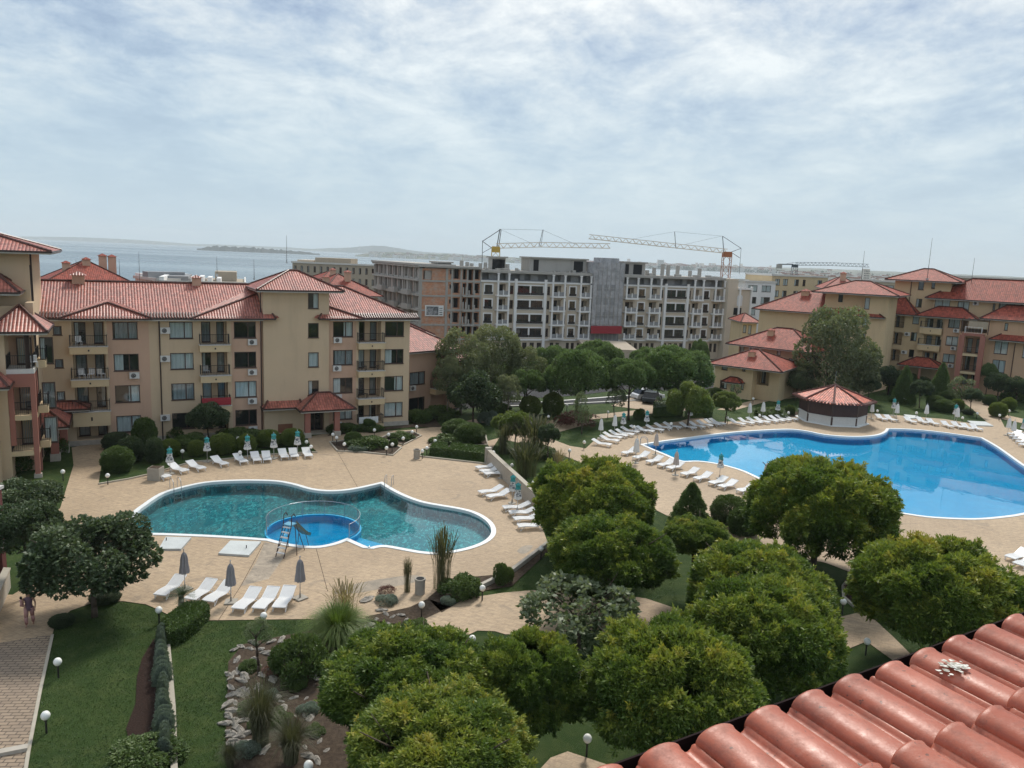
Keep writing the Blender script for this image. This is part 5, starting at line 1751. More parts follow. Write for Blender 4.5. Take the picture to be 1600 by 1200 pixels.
for q in ((780, 500, 846, 528), (770, 606, 830, 635), (760, 708, 818, 738)):
    r_ = rb_.rect(*PR4(*q), -.1); link('railing', railing_mesh(r_[1] - r_[0], 0, .95), rb_.root, (r_[0], -.05, r_[2]))
x_a, x_b = rb_.fp(*PX(1095, 560))[0], rb_.fp(*PX(1200, 560))[0]
facade(rb_, x_a, x_b, -.1, zr, [PR4(*q) for q in ((1127, 470, 1200, 530), (1112, 582, 1188, 640), (1092, 692, 1168, 746))], (), 'rightorange', -.3, 10, acs=tuple(PX(*q) for q in ((1178, 546), (1160, 656), (1143, 765))))
x_c = rb_.fp(*PX(1360, 640))[0]
b = MB()
facade(rb_, x_b, x_c, -.1, rb_.fp(*PX(1290, 560), -2)[1], [], [PR4(*q) for q in ((1230, 592, 1322, 690), (1215, 702, 1308, 800), (1200, 820, 1290, 890))], 'rightorange', -1.2, 10, ldepth=1.6)
lv = [rb_.fp(*PX(1290, y), -2.0)[1] for y in (565, 692, 805)]
for px1 in (1200, 1330):
    s_ = rb_.fp(*PX(px1, 700), -2.2)[0]; b = MB(); b.box(s_ - .35, s_ + .35, -2.9, -2.2, -.1, lv[0] - .3); rb_.part(b, 'balcony_column', M['salmon'])
for k, z in enumerate(lv):
    s0, s1 = rb_.fp(*PX(1205, 640), -2.2)[0], rb_.fp(*PX(1340, 640), -2.2)[0]
    b = MB(); b.box(s0, s1, -2.8, -1.21, z - .35, z); o = rb_.part(b, 'balcony', M['salmon'] if k == 0 else M['cream'])
    link('railing', railing_mesh(s1 - s0 - .6, 1.3, 1.0, 'white_plastic' if k == 0 else 'iron', .13 if k else .4), o, (s0 + .3, -2.75, z))
s0, s1 = rb_.fp(*PX(1215, 520), -2.4)[0], rb_.fp(*PX(1385, 500), -2.4)[0]
b = MB()
for i in range(6): b.box(s0 + (s1 - s0) * i / 5 - .05, s0 + (s1 - s0) * i / 5 + .05, -3.0, -.5, lv[0] + 2.2, lv[0] + 2.3)
for x in (s0, s1):
    b.box(x - .06, x + .06, -2.9, -2.78, lv[0], lv[0] + 2.2)
b.box(s0, s1, -2.95, -2.85, lv[0] + 2.08, lv[0] + 2.19); rb_.part(b, 'pergola', M['frame'])
x_d = rb_.fp(*PX(1600, 640))[0] + 8
facade(rb_, x_c, x_d, -.1, zr + .2, [PR4(*q) for q in ((1478, 500, 1500, 545), (1415, 612, 1500, 693), (1400, 730, 1482, 808), (1592, 628, 1680, 720))], (), 'rightorange', -.6, 10)
pipe(rb_, rb_.fp(*PX(1535, 700), -.7)[0], 0, rb_.fp(*PX(1545, 625), -.7)[1], -.7)
# attic block, tower, tiered roofs
x_t0, x_t1, x_t2 = rb_.fp(*PX(785, 330), 3)[0], rb_.fp(*PX(1000, 330), 3)[0], rb_.fp(*PX(1140, 300), 3)[0]
zt = rb_.fp(*PX(960, 232), 3)[1]
facade(rb_, x_t0, x_t2, zr - 1, zt, [PR4(*q) for q in ((940, 236, 975, 292), (925, 347, 962, 400), (1022, 240, 1045, 285))], (), 'rightyellow', 3, 6)
pipe(rb_, rb_.fp(*PX(888, 320), 2.9)[0], zr, zt, 2.93)
hip(rb_, x_t0 - 1.3, x_t2 + 1.6, 1.4, 11, zt, 1.9, 'tiles_right')
x_e0 = rb_.fp(*PX(1030, 380), 2.5)[0]
za = rb_.fp(*PX(1300, 355), 2.5)[1]
facade(rb_, x_e0, x_d, zr - .5, za, [PR4(*q) for q in ((1042, 352, 1138, 405), (1185, 364, 1258, 420), (1440, 374, 1540, 426), (1405, 378, 1420, 420), (1575, 382, 1590, 425))], (), 'rightyellow', 2.5, 8, acs=(PX(1300, 376),))
hip(rb_, x_e0 - 1.0, x_d + 1, 1.2, 12.5, za, 3.3, 'tiles_right')
hip(rb_, -1.2, rb_.fp(*PX(915, 436), -1)[0] + .5, -1.1, 8, zr, 2.9, 'tiles_right')
hip(rb_, rb_.fp(*PX(925, 436), -1)[0], rb_.fp(*PX(1310, 466), -1)[0], -1.3, 5, zr, 1.5, 'tiles_right', ridge=(x_e0 + 1, rb_.fp(*PX(1210, 430), 1)[0]))
hip(rb_, rb_.fp(*PX(1325, 466), -1)[0], x_d, -1.2, 5, zr + .25, 2.1, 'tiles_right')
zsm = rb_.fp(*PX(1480, 600))[1]
hip(rb_, rb_.fp(*PX(1385, 590), -1.6)[0], x_d, -1.9, 4, zsm, 1.7, 'tiles_right')
q = rb_.rect(*PR4(815, 750, 1098, 780), -3.0)
hip(rb_, q[0], q[1], -4.0, .5, q[2] + .35, 1.2, 'tiles_right', name='porch_roof')
b = MB()
for f in (.12, .5, .88): b.box(q[0] + (q[1] - q[0]) * f - .15, q[0] + (q[1] - q[0]) * f + .15, -3.6, -3.3, -.1, q[2] + .1)
rb_.part(b, 'porch_columns', M['salmon'])

v1 = Bld('villa', 'small yellow villa with hipped red roof nearest the far lawn', 'house', W(1113, 590, 108), W(1250, 590, 101), 'small villas beside the lawn')
zv = v1.fp(1150, 571)[1]; xv = v1.fp(1176, 590)[0]
lgv = facade(v1, .3, xv, -.1, zv, [PR4(-270, 770, -233, 805)[:0] or (1128, 567, 1137, 578), (1160, 573, 1165, 580), (1125, 594, 1136, 607), (1142, 596, 1148, 611), (1158, 600, 1162, 609)], [], 'rightyellow', 0, 9)
xw = v1.fp(1213, 590)[0]
facade(v1, xv, xw, -.1, zv, [], [(1180, 576, 1202, 602)], 'rightyellow', 1.5, 7, ldepth=1.8)
hip(v1, -.6, xw + 1, -1.1, 8.5, zv, 2.1, 'tiles_right')
q = v1.rect(1129, 590, 1160, 597, -1); hip(v1, q[0], q[1], -1.3, .4, q[2], .6, 'tiles_right', name='porch_roof')
s_, z_ = v1.fp(1176, 562, 2.5); chimney(v1, s_, 2.0, zv + .6, zv + 1.9, .9, 'rightorange', 'tiles_right')
v2 = Bld('villa', 'larger orange villa with hipped roof and chimney behind the small villa', 'house', W(1150, 560, 116), W(1262, 560, 109), 'small villas beside the lawn')
zv = v2.fp(1200, 545)[1]; xv = v2.L
facade(v2, .3, xv, -.1, zv, [(1156, 538, 1163, 550), (1214, 546, 1220, 555), (1232, 560, 1240, 575)], [], 'rightorange', 0, 10, acs=((1176, 544),))
hip(v2, -1.2, xv + 1.4, -1.3, 9.5, zv + .3, 2.6, 'tiles_right')
s_, z_ = v2.fp(1206, 530, 2.5); chimney(v2, s_, 2.0, zv + .8, zv + 2.6, .9, 'rightorange', 'tiles_right')
v3 = Bld('villa', 'narrow villa with small red roof tucked between site and yellow block', 'house', W(1160, 510, 150), W(1182, 510, 150), 'small villas beside the lawn')
facade(v3, 0, v3.L, -3, v3.fp(1170, 503)[1], [(1161, 508, 1166, 520), (1169, 508, 1174, 522), (1162, 530, 1167, 540)], [], 'rightyellow', 0, 8)
hip(v3, -.6, v3.L + .6, -.8, 8, v3.fp(1170, 503)[1], 1.5, 'tiles_right')


# ---------------------------------------------------------------- buildings farther off
def flat_block(label, pa, Da, pb, Db, ytop, z0, wins, mat, cat='building', group='flat roofed apartment blocks towards the sea', depth=12, levels=2, trim='fascia', steps=()):
    bl = Bld('apartment_building', label, cat, W(*pa, Da), W(*pb, Db), group)
    zt = bl.fp((pa[0] + pb[0]) / 2, ytop)[1]; L = bl.L
    wn = []
    for k in range(levels):
        zc = zt - 1.6 - k * 3.0
        for f0, f1 in wins: wn.append((L * f0, L * f1, zc - .85, zc + .8))
    b = MB(); panel(b, 0, L, z0, zt, wn, 0, .25)
    b.face([(0, 0, z0), (0, depth, z0), (0, depth, zt), (0, 0, zt)]); b.face([(L, 0, z0), (L, 0, zt), (L, depth, zt), (L, depth, z0)]); b.face([(0, depth, zt), (0, 0, zt), (L, 0, zt), (L, depth, zt)])
    bl.part(b, 'wall', M[mat])
    for q in wn: window(bl, *q, split=(.5,), cur=WR.choice([None, 1, None]))
    b = MB(); b.box(-.2, L + .2, -.25, -.003, zt - .1, zt + .35); b.box(-.25, -.003, -.25, depth, zt - .1, zt + .35); b.box(L + .003, L + .25, -.25, depth, zt - .1, zt + .35)
    bl.part(b, 'cornice', M[trim])
    for (f0, f1, y0, y1, h, mm) in steps:
        b = MB(); b.box(L * f0, L * f1, y0, y1, zt, zt + h); bl.part(b, 'rooftop_block', M[mm])
    return bl, zt


flat_block('grey roofed white block with roof terrace behind the red ridge', (250, 455), 118, (382, 458), 122, 443, -4, [(.08, .14), (.52, .62)], 'beigewall', depth=22, levels=1,
           steps=((.02, .3, 6, 16, .8, 'greyblock'), (.35, .4, 2, 8, .9, 'white_trim'), (.45, .5, 2, 8, 1.0, 'white_trim'), (.55, .6, 2, 8, .9, 'white_trim'), (.66, .71, 2, 8, .8, 'white_trim'), (.62, .9, 10, 16, 1.6, 'beigewall'), (-.005, .05, 0, 22, .9, 'white_trim')))
flat_block('white stepped block edge left of the grey roofed block', (212, 452), 128, (246, 455), 122, 436, -4, [(.2, .5)], 'white_trim', depth=8, levels=1, steps=((.0, .25, 0, 8, .8, 'white_trim'), (.35, .6, 0, 6, 1.2, 'greyblock')))
flat_block('pale stone block with rows of square windows left of the building site', (457, 440), 215, (598, 450), 215, 413, -6, [(i / 14 + .02, i / 14 + .045) for i in range(14)], 'beigewall', depth=16, levels=4, steps=((.22, .62, 3, 12, 1.6, 'beigewall'), (.02, .2, 3, 12, .8, 'taupe')))
flat_block('cream apartment block with glass balconies behind the building site', (1165, 440), 196, (1212, 445), 200, 441, -4, [(.1, .4), (.55, .85)], 'white_trim', levels=4)
flat_block('cream flat roofed block between the far crane and the red roofs', (1205, 450), 200, (1292, 450), 205, 432, -4, [(.06, .14), (.2, .28), (.4, .48), (.55, .6), (.82, .9)], 'cream', levels=4)
flat_block('beige apartment row behind the rightmost red roofs', (1490, 440), 168, (1680, 445), 160, 437, -3, [(.05, .12), (.2, .3), (.42, .5), (.62, .75), (.85, .93)], 'beigewall', levels=3)
flat_block('pale block showing between the two red-roofed towers', (1345, 450), 185, (1402, 450), 185, 440, -3, [(.1, .3), (.5, .9)], 'pale', levels=3)

flat_block('pale rendered block left of the far crane mast', (1140, 445), 240, (1200, 448), 245, 438, -5, [(.1, .2), (.35, .5), (.7, .85)], 'pale', levels=3)
flat_block('low cream block behind the far red roofs', (1300, 448), 260, (1375, 450), 262, 441, -5, [(.1, .2), (.3, .4), (.55, .65), (.8, .9)], 'cream', levels=3)


def red_block(label, pa, Da, pb, Db, yeave, rise, z0=-4, depth=16, mat='orange', chims=(), n=6):
    bl = Bld('apartment_building', label, 'building', W(*pa, Da), W(*pb, Db), 'red roofs seen beyond the yellow block')
    L = bl.L; zt = bl.fp((pa[0] + pb[0]) / 2, yeave)[1]
    wn = [(L * (i + .25) / n, L * (i + .7) / n, zt - 2.0, zt - .7) for i in range(n)]
    b = MB(); panel(b, 0, L, z0, zt, wn, 0, .25)
    b.face([(0, 0, z0), (0, depth, z0), (0, depth, zt), (0, 0, zt)]); b.face([(L, 0, z0), (L, 0, zt), (L, depth, zt), (L, depth, z0)])
    bl.part(b, 'wall', M[mat])
    for q in wn: window(bl, *q, split=(.5,))
    hip(bl, -.8, L + .8, -.9, depth + .5, zt, rise, 'tiles_right')
    for f, y, h in chims: chimney(bl, L * f, y, zt + .5, zt + h, 1.1, 'orange', 'tiles_right')
    return bl


red_block('red hipped roofs with many chimneys beyond the left ridge', (74, 450), 112, (206, 455), 118, 444, 3.4, chims=((.25, 5, 2.9), (.5, 6, 3.5), (.72, 8, 4.1), (.84, 8, 4.0)))
red_block('cluster of red roofs just right of the stair tower roof', (505, 470), 135, (590, 470), 140, 462, 3.6, chims=((.2, 5, 3.0), (.6, 5, 4.0)))
red_block('smaller pale red roof above the cluster by the stair tower', (490, 450), 160, (568, 452), 165, 448, 3.0, chims=((.5, 5, 3.4),))
red_block('low red roofs behind the poplar and the yellow block', (1290, 462), 160, (1348, 462), 158, 452, 2.6, -3, chims=((.5, 5, 3.2),))

# ---------------------------------------------------------------- far coast, island, hills
rgn = np.random.default_rng(5)


def ridge(name, x0, x1, ybase_fn, htop, D, mat, kind='structure', thick=300, n=60, ):
    rough_ = .25 if D < 5000 else .03
    b = MB(); P = []
    for i in range(n + 1):
        px = x0 + (x1 - x0) * i / n
        q = W(px, 400, D); h = htop(i / n) * (1 + rough_ * math.sin(i * 2.1) * math.sin(i * .73)) + rgn.uniform(0, rough_ * .5) * htop(.5)
        P.append((q.x, q.y, h))
    for i in range(n):
        (xa, ya, ha), (xb, yb, hb) = P[i], P[i + 1]
        z = SEA_Z - .5
        k = 1 + thick / D
        b.face([(xa, ya, z), (xb, yb, z), (xb * (1 + thick * .3 / D), yb * (1 + thick * .3 / D), z + hb), (xa * (1 + thick * .3 / D), ya * (1 + thick * .3 / D), z + ha)])
        b.face([(xa * (1 + thick * .3 / D), ya * (1 + thick * .3 / D), z + ha), (xb * (1 + thick * .3 / D), yb * (1 + thick * .3 / D), z + hb), (xb * k, yb * k, z), (xa * k, ya * k, z)])
    return b.build(name, M[mat], None)


bump_ = lambda t, a=.15: min(1, t / a) * min(1, (1 - t) / a)
o = ridge('island', 308, 500, None, lambda t: 4 + 20 * bump_(t, .12) * (1 - .7 * max(0, t - .45) / .55), 4200, 'terrain_dark'); o['kind'] = 'structure'
o = ridge('far_coast', 555, 1420, None, lambda t: 4 + 25 * bump_(t, .04) * (1 - .2 * t), 4300, 'farland', thick=900); o['kind'] = 'structure'
o = ridge('hills', 20, 330, None, lambda t: 16 + 45 * math.sin(math.pi * min(1, t * .9 + .1)), 11500, 'farland'); o['kind'] = 'structure'
o = ridge('hills', 470, 760, None, lambda t: 16 + 62 * math.exp(-((t - .42) / .16) ** 2) + 30 * bump_(t), 10500, 'farland'); o['kind'] = 'structure'
o = ridge('hills', 250, 540, None, lambda t: 16 + 22 * bump_(t, .3), 11800, 'farland'); o['kind'] = 'structure'
o = ridge('hills', 1050, 1800, None, lambda t: 24 + 16 * bump_(t, .3), 5200, 'farland', thick=2500); o['kind'] = 'structure'
# the distant town: low houses massed along the bay
b = MB(); rt = random.Random(8)
for i in range(2300):
    px = rt.uniform(900, 1700) if i > 260 else rt.uniform(580, 1000)
    if px < 1205: D = rt.uniform(4280, 4700)
    else: D = 420 + 3200 * rt.random() ** 1.6
    p = W(px, 430, D)
    z = (SEA_Z + 6 + (D - 4280) * .03) if px < 1205 else -12 + rt.uniform(0, 2) + D * .002
    w = rt.uniform(6, 22) * (1.8 if D > 4000 else 1); h = rt.uniform(5, 13) * (1.2 if D > 4000 else 1); dp = rt.uniform(8, 16)
    if D < 1100: h = min(h, 7)
    if rt.random() < .03 and D > 1500: h *= 2.2; w *= .7
    b.box(p.x - w / 2, p.x + w / 2, p.y, p.y + dp, z - 8, z + h, 0)
    if rt.random() < .45: b.prism([(p.x - w / 2 - 1, p.y - 1), (p.x + w / 2 + 1, p.y - 1), (p.x + w / 2 + 1, p.y + dp + 1), (p.x - w / 2 - 1, p.y + dp + 1)], z + h, z + h + 2, 1)
b.build('far_town', [M['farhouse'], M['farroof']])['kind'] = 'stuff'
for px, y0, y1, D, lb_ in ((1032, 406, 424, 4300, 'lone tall tower block on the far coast'), (1353, 420, 440, 1500, 'square tower block among the distant town roofs')):
    p = W(px, y1, D); q = W(px, y0, D); w = 9 / FPX * D
    t = thing('tower_block', lb_, 'building', (p.x, p.y, SEA_Z))
    b = MB(); b.box(-w / 2, w / 2, 0, w, 0, q.z - SEA_Z); b.build('wall', M['farhouse'], t)
    b = MB()
    for k in range(8):
        for i in range(4): b.box(-w / 2 + w * (i + .2) / 4, -w / 2 + w * (i + .7) / 4, -.4, -.05, (q.z - SEA_Z) * (k + .3) / 8.5, (q.z - SEA_Z) * (k + .75) / 8.5)
    b.build('windows', M['dark_room'], t)
# trees massed along the bay shore and behind the site
P = []; rt = np.random.default_rng(3)
for i in range(420):
    px = rt.uniform(1000, 1750); D = rt.uniform(500, 3400)
    if px < 1205: D = rt.uniform(4250, 4500)
    p = W(px, 430, D); z = -9 if px > 1205 else SEA_Z + 3
    s_ = rt.uniform(4, 9) * (2.2 if D > 3000 else 1)
    n = 26; d = rdir(n, rt) * np.array([s_ * 1.3, s_ * 1.3, s_ * .7])
    P.append(d + np.array([p.x, p.y, z + s_ * .4]))
P = np.concatenate(P)
o = link('distant_woods', leaf_mesh('distant_woods', P, rdir(len(P), rt), 5.0, .5, 3, 1.0, np.full(len(P), .4), 'leaf_dark', rt)); o['kind'] = 'stuff'
# ================================================================ loungers
ORD = ['first', 'second', 'third', 'fourth', 'fifth', 'sixth', 'seventh', 'eighth', 'ninth', 'tenth', 'eleventh', 'twelfth', 'thirteenth', 'fourteenth', 'fifteenth', 'sixteenth', 'seventeenth', 'eighteenth', 'nineteenth', 'twentieth', 'twenty-first', 'twenty-second']


def lounger_meshes():
    # x from foot (0) to head (1.95), width .66
    def prof(x):
        if x < 1.2: return .30 + .03 * math.sin(x * 4)
        return .30 + .03 * math.sin(4.8) + (x - 1.2) * .42
    b = MB(); w = .31; n = 26
    for i in range(n):
        xa = .04 + 1.88 * i / n; xb = .04 + 1.88 * (i + .72) / n
        b.box(xa, xb, -w, w, 0, .001)
        za, zb = prof(xa), prof(xb)
        k = len(b.v) - 8
        for j in range(8):
            x, y, z = b.v[k + j]
            b.v[k + j] = (x, y, (za if abs(x - xa) < 1e-6 else zb) - (.018 if j < 4 else 0))
    bed_ = b.mesh('bed', M['white_plastic'])
    b = MB()
    for s in (-1, 1):
        P = [Vector((x, s * (w + .01), prof(x) - .02)) for x in [i * 1.95 / 14 for i in range(15)]]
        b.path(P, .032, 5)
    b.tube((0.0, -w, prof(0) - .02), (0.0, w, prof(0) - .02), .032, n=5); b.tube((1.95, -w, prof(1.95) - .02), (1.95, w, prof(1.95) - .02), .032, n=5)
    b.tube((.98, -w, prof(.98) - .04), (.98, w, prof(.98) - .04), .03, n=5)
    fr = b.mesh('frame', M['white_plastic'])
    legs = []
    for s in (-1, 1):
        for (x0, x1) in ((.30, .12), (1.30, 1.5)):
            b = MB(); y = s * (w + .005)
            P = [Vector((x0 + (x1 - x0) * .15 - (x1 - x0) * .6, y, prof(x0) - .03)), Vector((x0, y, .2)), Vector((x1, y, .03)), Vector((x1 + (x1 - x0) * .25, y, .02))]
            b.path(P, [.035, .03, .026, .03], 5); b.tube((x1, y, .03), (x0 + (x0 - x1) * 1.2 * -1, y, prof(x0) - .05), .022, n=4)
            legs.append(b.mesh('leg', M['white_plastic']))
    return bed_, fr, legs


LM = lounger_meshes()


def lounger(foot, head, label, group, z0=.032):
    f = g(*foot, .0); h = g(*head, .0)
    d = h - f; c = (f + h) / 2; a = math.atan2(d.y, d.x)
    o = c - Vector((math.cos(a), math.sin(a), 0)) * .97
    t = thing('sun_lounger', label, 'sun lounger', (o.x, o.y, z0), a, group)
    link('bed', LM[0], t); link('frame', LM[1], t)
    for l in LM[2]: link('leg', l, t)
    return t


def row(items, desc, group):
    for i, it in enumerate(items):
        lounger(*it, desc % ORD[i], group)


row([((264, 751), (235, 744)), ((292, 742), (266, 734)), ((318, 738), (295, 730)), ((353, 731), (334, 723)), ((382, 727), (370, 719)), ((403, 725), (397, 716)), ((418, 724), (415, 715)), ((446, 720), (440, 711)), ((461, 719), (457, 710)), ((483, 718), (477, 709))],
    'white plastic sun lounger, %s from left in the far row beside the lawn hedge', 'sun loungers in the far row of the teal pool')
row([((246, 941), (286, 912)), ((293, 948), (335, 918)), ((322, 950), (362, 922)), ((369, 962), (402, 932)), ((401, 962), (430, 931)), ((434, 960), (454, 930))],
    'white slatted sun lounger, %s from the left in the front row by the lawn', 'sun loungers in the front row of the teal pool')
row([((750, 775), (783, 770)), ((762, 782), (795, 776)), ((788, 799), (825, 797)), ((798, 807), (835, 805)), ((806, 817), (842, 814)), ((814, 828), (848, 826))],
    'white sun lounger, %s from the far end of the row beside the stone wall', 'sun loungers beside the stone wall')
row([((752, 735), (768, 733)), ((757, 741), (776, 738)), ((764, 745), (784, 743))],
    'white sun lounger, %s in the pile shoved against the far end of the stone wall', 'sun loungers piled by the wall')
fan = [(940, 697), (952, 691), (957, 686), (966, 683), (976, 681), (984, 677), (998, 675), (1008, 676), (1023, 674), (1036, 671), (1050, 669.5)]
row([((x + 14, y + 2.5), (x - 14, y - 2)) for x, y in fan], 'white sun lounger, %s from left in the fanned row left of the blue pool', 'sun loungers fanned along the blue pool')
row([((x + 12, y + 3), (x - 11, y - 2)) for x, y in [(1074, 670), (1088, 668.5), (1100, 666.5), (1112, 664.5), (1120, 663.5)]], 'white sun lounger, %s from left in the short row by the clipped hedge', 'sun loungers by the path gap')
row([((x + 12, y + 3), (x - 11, y - 2)) for x, y in [(1151, 664), (1165, 662.5), (1178, 661.5), (1190, 661), (1203, 659.5), (1213, 658.5), (1223, 657.5), (1234, 656.5)]], 'white sun lounger, %s from left in the packed row left of the kiosk', 'sun loungers left of the kiosk')
row([((x + 9, y + 3.5), (x - 8, y - 3)) for x, y in [(1376, 656.5), (1390, 657.5), (1421, 660.5), (1440, 661.5), (1456, 663.5), (1479, 667.5), (1495, 668.5), (1510, 671), (1524, 672)]], 'white sun lounger, %s from the kiosk along the far edge of the blue pool', 'sun loungers right of the kiosk')
row([((x - 12, y + 2), (x + 16, y - 2)) for x, y in [(1582, 681), (1586, 685), (1591, 689), (1596, 693.5), (1601, 698)]], 'white sun lounger, %s from the back in the stack at the right picture edge', 'sun loungers at the right end of the blue pool')
near = [(983, 711), (1001, 718), (1022, 724.5), (1040, 730), (1054, 734.5), (1077, 744), (1097, 751), (1121, 758), (1136, 763.5), (1165, 770)]
row([((x - 13, y + 3), (x + 14, y - 4)) for x, y in near], 'white sun lounger, %s from left in the diagonal row nearest the blue pool', 'sun loungers on the near side of the blue pool')
lounger((958, 742), (980, 737), 'lone white sun lounger half hidden behind the biggest left globe tree', 'single sun loungers')
lounger((1385, 824), (1400, 812), 'white sun lounger sticking out right of the big dark globe tree', 'single sun loungers')
lounger((1574, 879), (1604, 870), 'white sun lounger at the right edge above the roof tiles, farther one', 'single sun loungers')
lounger((1586, 890), (1618, 880), 'white sun lounger at the right edge above the roof tiles, nearer one', 'single sun loungers')


# ---------------------------------------------------------------- parasols
def parasol_mesh(mat, key):
    b = MB(); n = 16
    prof = [(.04, 2.75), (.12, 2.6), (.17, 2.3), (.19, 1.9), (.23, 1.55), (.25, 1.25), (.12, 1.18)]
    if key == 'print': prof = [(.03, 2.85), (.2, 2.66), (.14, 2.45), (.2, 2.2), (.17, 1.95), (.25, 1.6), (.28, 1.3), (.13, 1.22)]
    for r, z in prof:
        for i in range(n):
            t = 2 * math.pi * i / n; k = r * (1.5 if i % 2 else 1.0)
            b.v.append((k * math.cos(t), k * math.sin(t), z))
    for a in range(len(prof) - 1):
        for i in range(n):
            j = (i + 1) % n; b.f.append((a * n + i, (a + 1) * n + i, (a + 1) * n + j, a * n + j)); b.m.append(0)
    b.f.append(tuple(range(n))); b.m.append(0); b.f.append(tuple(reversed(range((len(prof) - 1) * n, len(prof) * n)))); b.m.append(0)
    return b.mesh('canopy', M[mat], False)


PM = {k: parasol_mesh(m, k) for k, m in (('white', 'white_cloth'), ('grey', 'grey_cloth'), ('beige', 'beige_cloth'), ('print', 'print_cloth'))}
b = MB(); b.tube((0, 0, .05), (0, 0, 2.95), .024, n=6); b.lathe([(.02, 2.9), (.045, 2.94), (.02, 3.0)], 6); POLE = b.mesh('pole', M['metal'])
b = MB(); b.box(-.3, .3, -.3, .3, 0, .07); b.lathe([(.05, .07), (.045, .3)], 8); BASE_S = b.mesh('base', M['concrete_pot'])
b = MB(); b.lathe([(.30, 0), (.29, .05), (.08, .08), (.045, .32)], 14); BASE_R = b.mesh('base', M['concrete_pot'])
NP = [0]


def parasol(kind, top, base, label, group, sq=True):
    p = g(*base); dist = (p - Vector((0, 0, CAMH))).dot(FW)
    zt = 18.0
    # height from the photographed top, on the vertical through the base
    r = ray(*top); k = math.hypot(p.x, p.y) / math.hypot(r.x, r.y); zt = CAMH + r.z * k
    s = max(.75, min(1.1, zt / 2.97)); NP[0] += 1
    t = thing('closed_parasol', label, 'parasol', (p.x, p.y, .032), NP[0] * .7, group)
    link('canopy', PM[kind], t, sc=s); link('pole', POLE, t, sc=(1, 1, s)); link('base', BASE_S if sq else BASE_R, t)
    return t


GP = 'closed parasols on the lawn side of the teal pool'
for i, (tp, bs_) in enumerate([((265, 700), (266, 741)), ((320, 684), (324, 722)), ((388, 679), (387, 720)), ((425, 676), (428, 717)), ((465, 672), (465, 712))]):
    parasol('print', tp, bs_, 'printed parasol with teal top, %s from left on the far lawn' % ORD[i], GP)
for tp, bs_, lb_ in [((286, 864), (289, 922), 'closed grey parasol behind the first front lounger'), ((359, 877), (361, 942), 'closed grey parasol on a square slab between two groups of front loungers'), ((469, 870), (469, 936), 'closed grey parasol on a square slab right of the last front lounger')]:
    parasol('grey', tp, bs_, lb_, 'grey closed parasols by the front loungers')
parasol('print', (803, 741), (800, 787), 'closed teal and dark printed parasol by the wall, the farther of two', 'printed parasols by the stone wall', False)
parasol('print', (814, 759), (808, 800), 'closed teal and dark printed parasol by the wall, the nearer of two', 'printed parasols by the stone wall', False)
for k, tp, bs_, lb_ in [('white', (937, 657), (938, 686), 'closed white parasol at the left end of the fanned loungers'), ('white', (959.5, 651), (959.5, 679), 'closed white parasol between the leftmost one and the printed one'), ('print', (973, 647), (973, 676), 'printed closed parasol left of the two behind the fanned loungers'),
                        ('print', (1009.5, 643), (1009.5, 672), 'printed closed parasol near the middle of the fanned loungers'), ('print', (1077, 635), (1077, 662), 'printed closed parasol in front of the drooping round tree'),
                        ('white', (1171, 629), (1170, 657), 'closed white parasol, left of the two behind the close packed row'), ('white', (1192, 628), (1191, 655), 'closed white parasol, right of the two behind the close packed row'), ('print', (1265 - 50, 625), (1214, 653), 'printed closed parasol just left of the kiosk')]:
    parasol(k, tp, bs_, lb_, 'closed parasols left of the kiosk')
for k, tp, bs_, lb_ in [('white', (994, 682), (993, 724), 'white closed parasol beside the first near lounger of the blue pool'), ('beige', (1026, 681), (1024, 711), 'beige closed parasol at the left corner of the blue pool'), ('beige', (1058, 703), (1055, 743), 'beige closed parasol on a round base between near loungers'),
                        ('print', (1126, 712), (1124, 748), 'dark green printed parasol on the bay of the blue pool'), ('white', (1197, 723), (1195, 762), 'pale closed parasol rising behind the big dark globe tree')]:
    parasol(k, tp, bs_, lb_, 'closed parasols on the near side of the blue pool', False)
for k, tp, bs_, lb_ in [('white', (1366, 631), (1361, 655), 'closed white parasol just right of the kiosk'), ('print', (1398, 622), (1395, 650), 'printed closed parasol behind the first white pair right of kiosk'), ('white', (1402, 629), (1400, 657), 'closed white parasol in front of the printed one right of kiosk'), ('white', (1449, 632), (1446, 658), 'lone closed white parasol halfway along the far edge'),
                        ('print', (1494, 631), (1491, 660), 'printed closed parasol behind a white one near the forked path'), ('white', (1496, 636), (1494, 663), 'closed white parasol in front of the printed one by the forked path'), ('white', (1576, 655), (1574, 681), 'closed white parasol, left of the pair at the right edge'), ('white', (1585, 660), (1582, 686), 'closed white parasol, right of the pair at the right edge'), ('print', (1600, 655), (1597, 683), 'printed closed parasol cut by the right picture edge')]:
    parasol(k, tp, bs_, lb_, 'closed parasols right of the kiosk')
for i, (x, y) in enumerate([(776, 740), (766, 744), (783, 748)]):
    p = g(x, y); o = link('parasol_base', BASE_R, None, (p.x, p.y, .032), (0, 0, i)); tag(o, 'round concrete parasol base without parasol, %s in the pile by the wall' % ORD[i], 'parasol base', 'spare parasol bases')

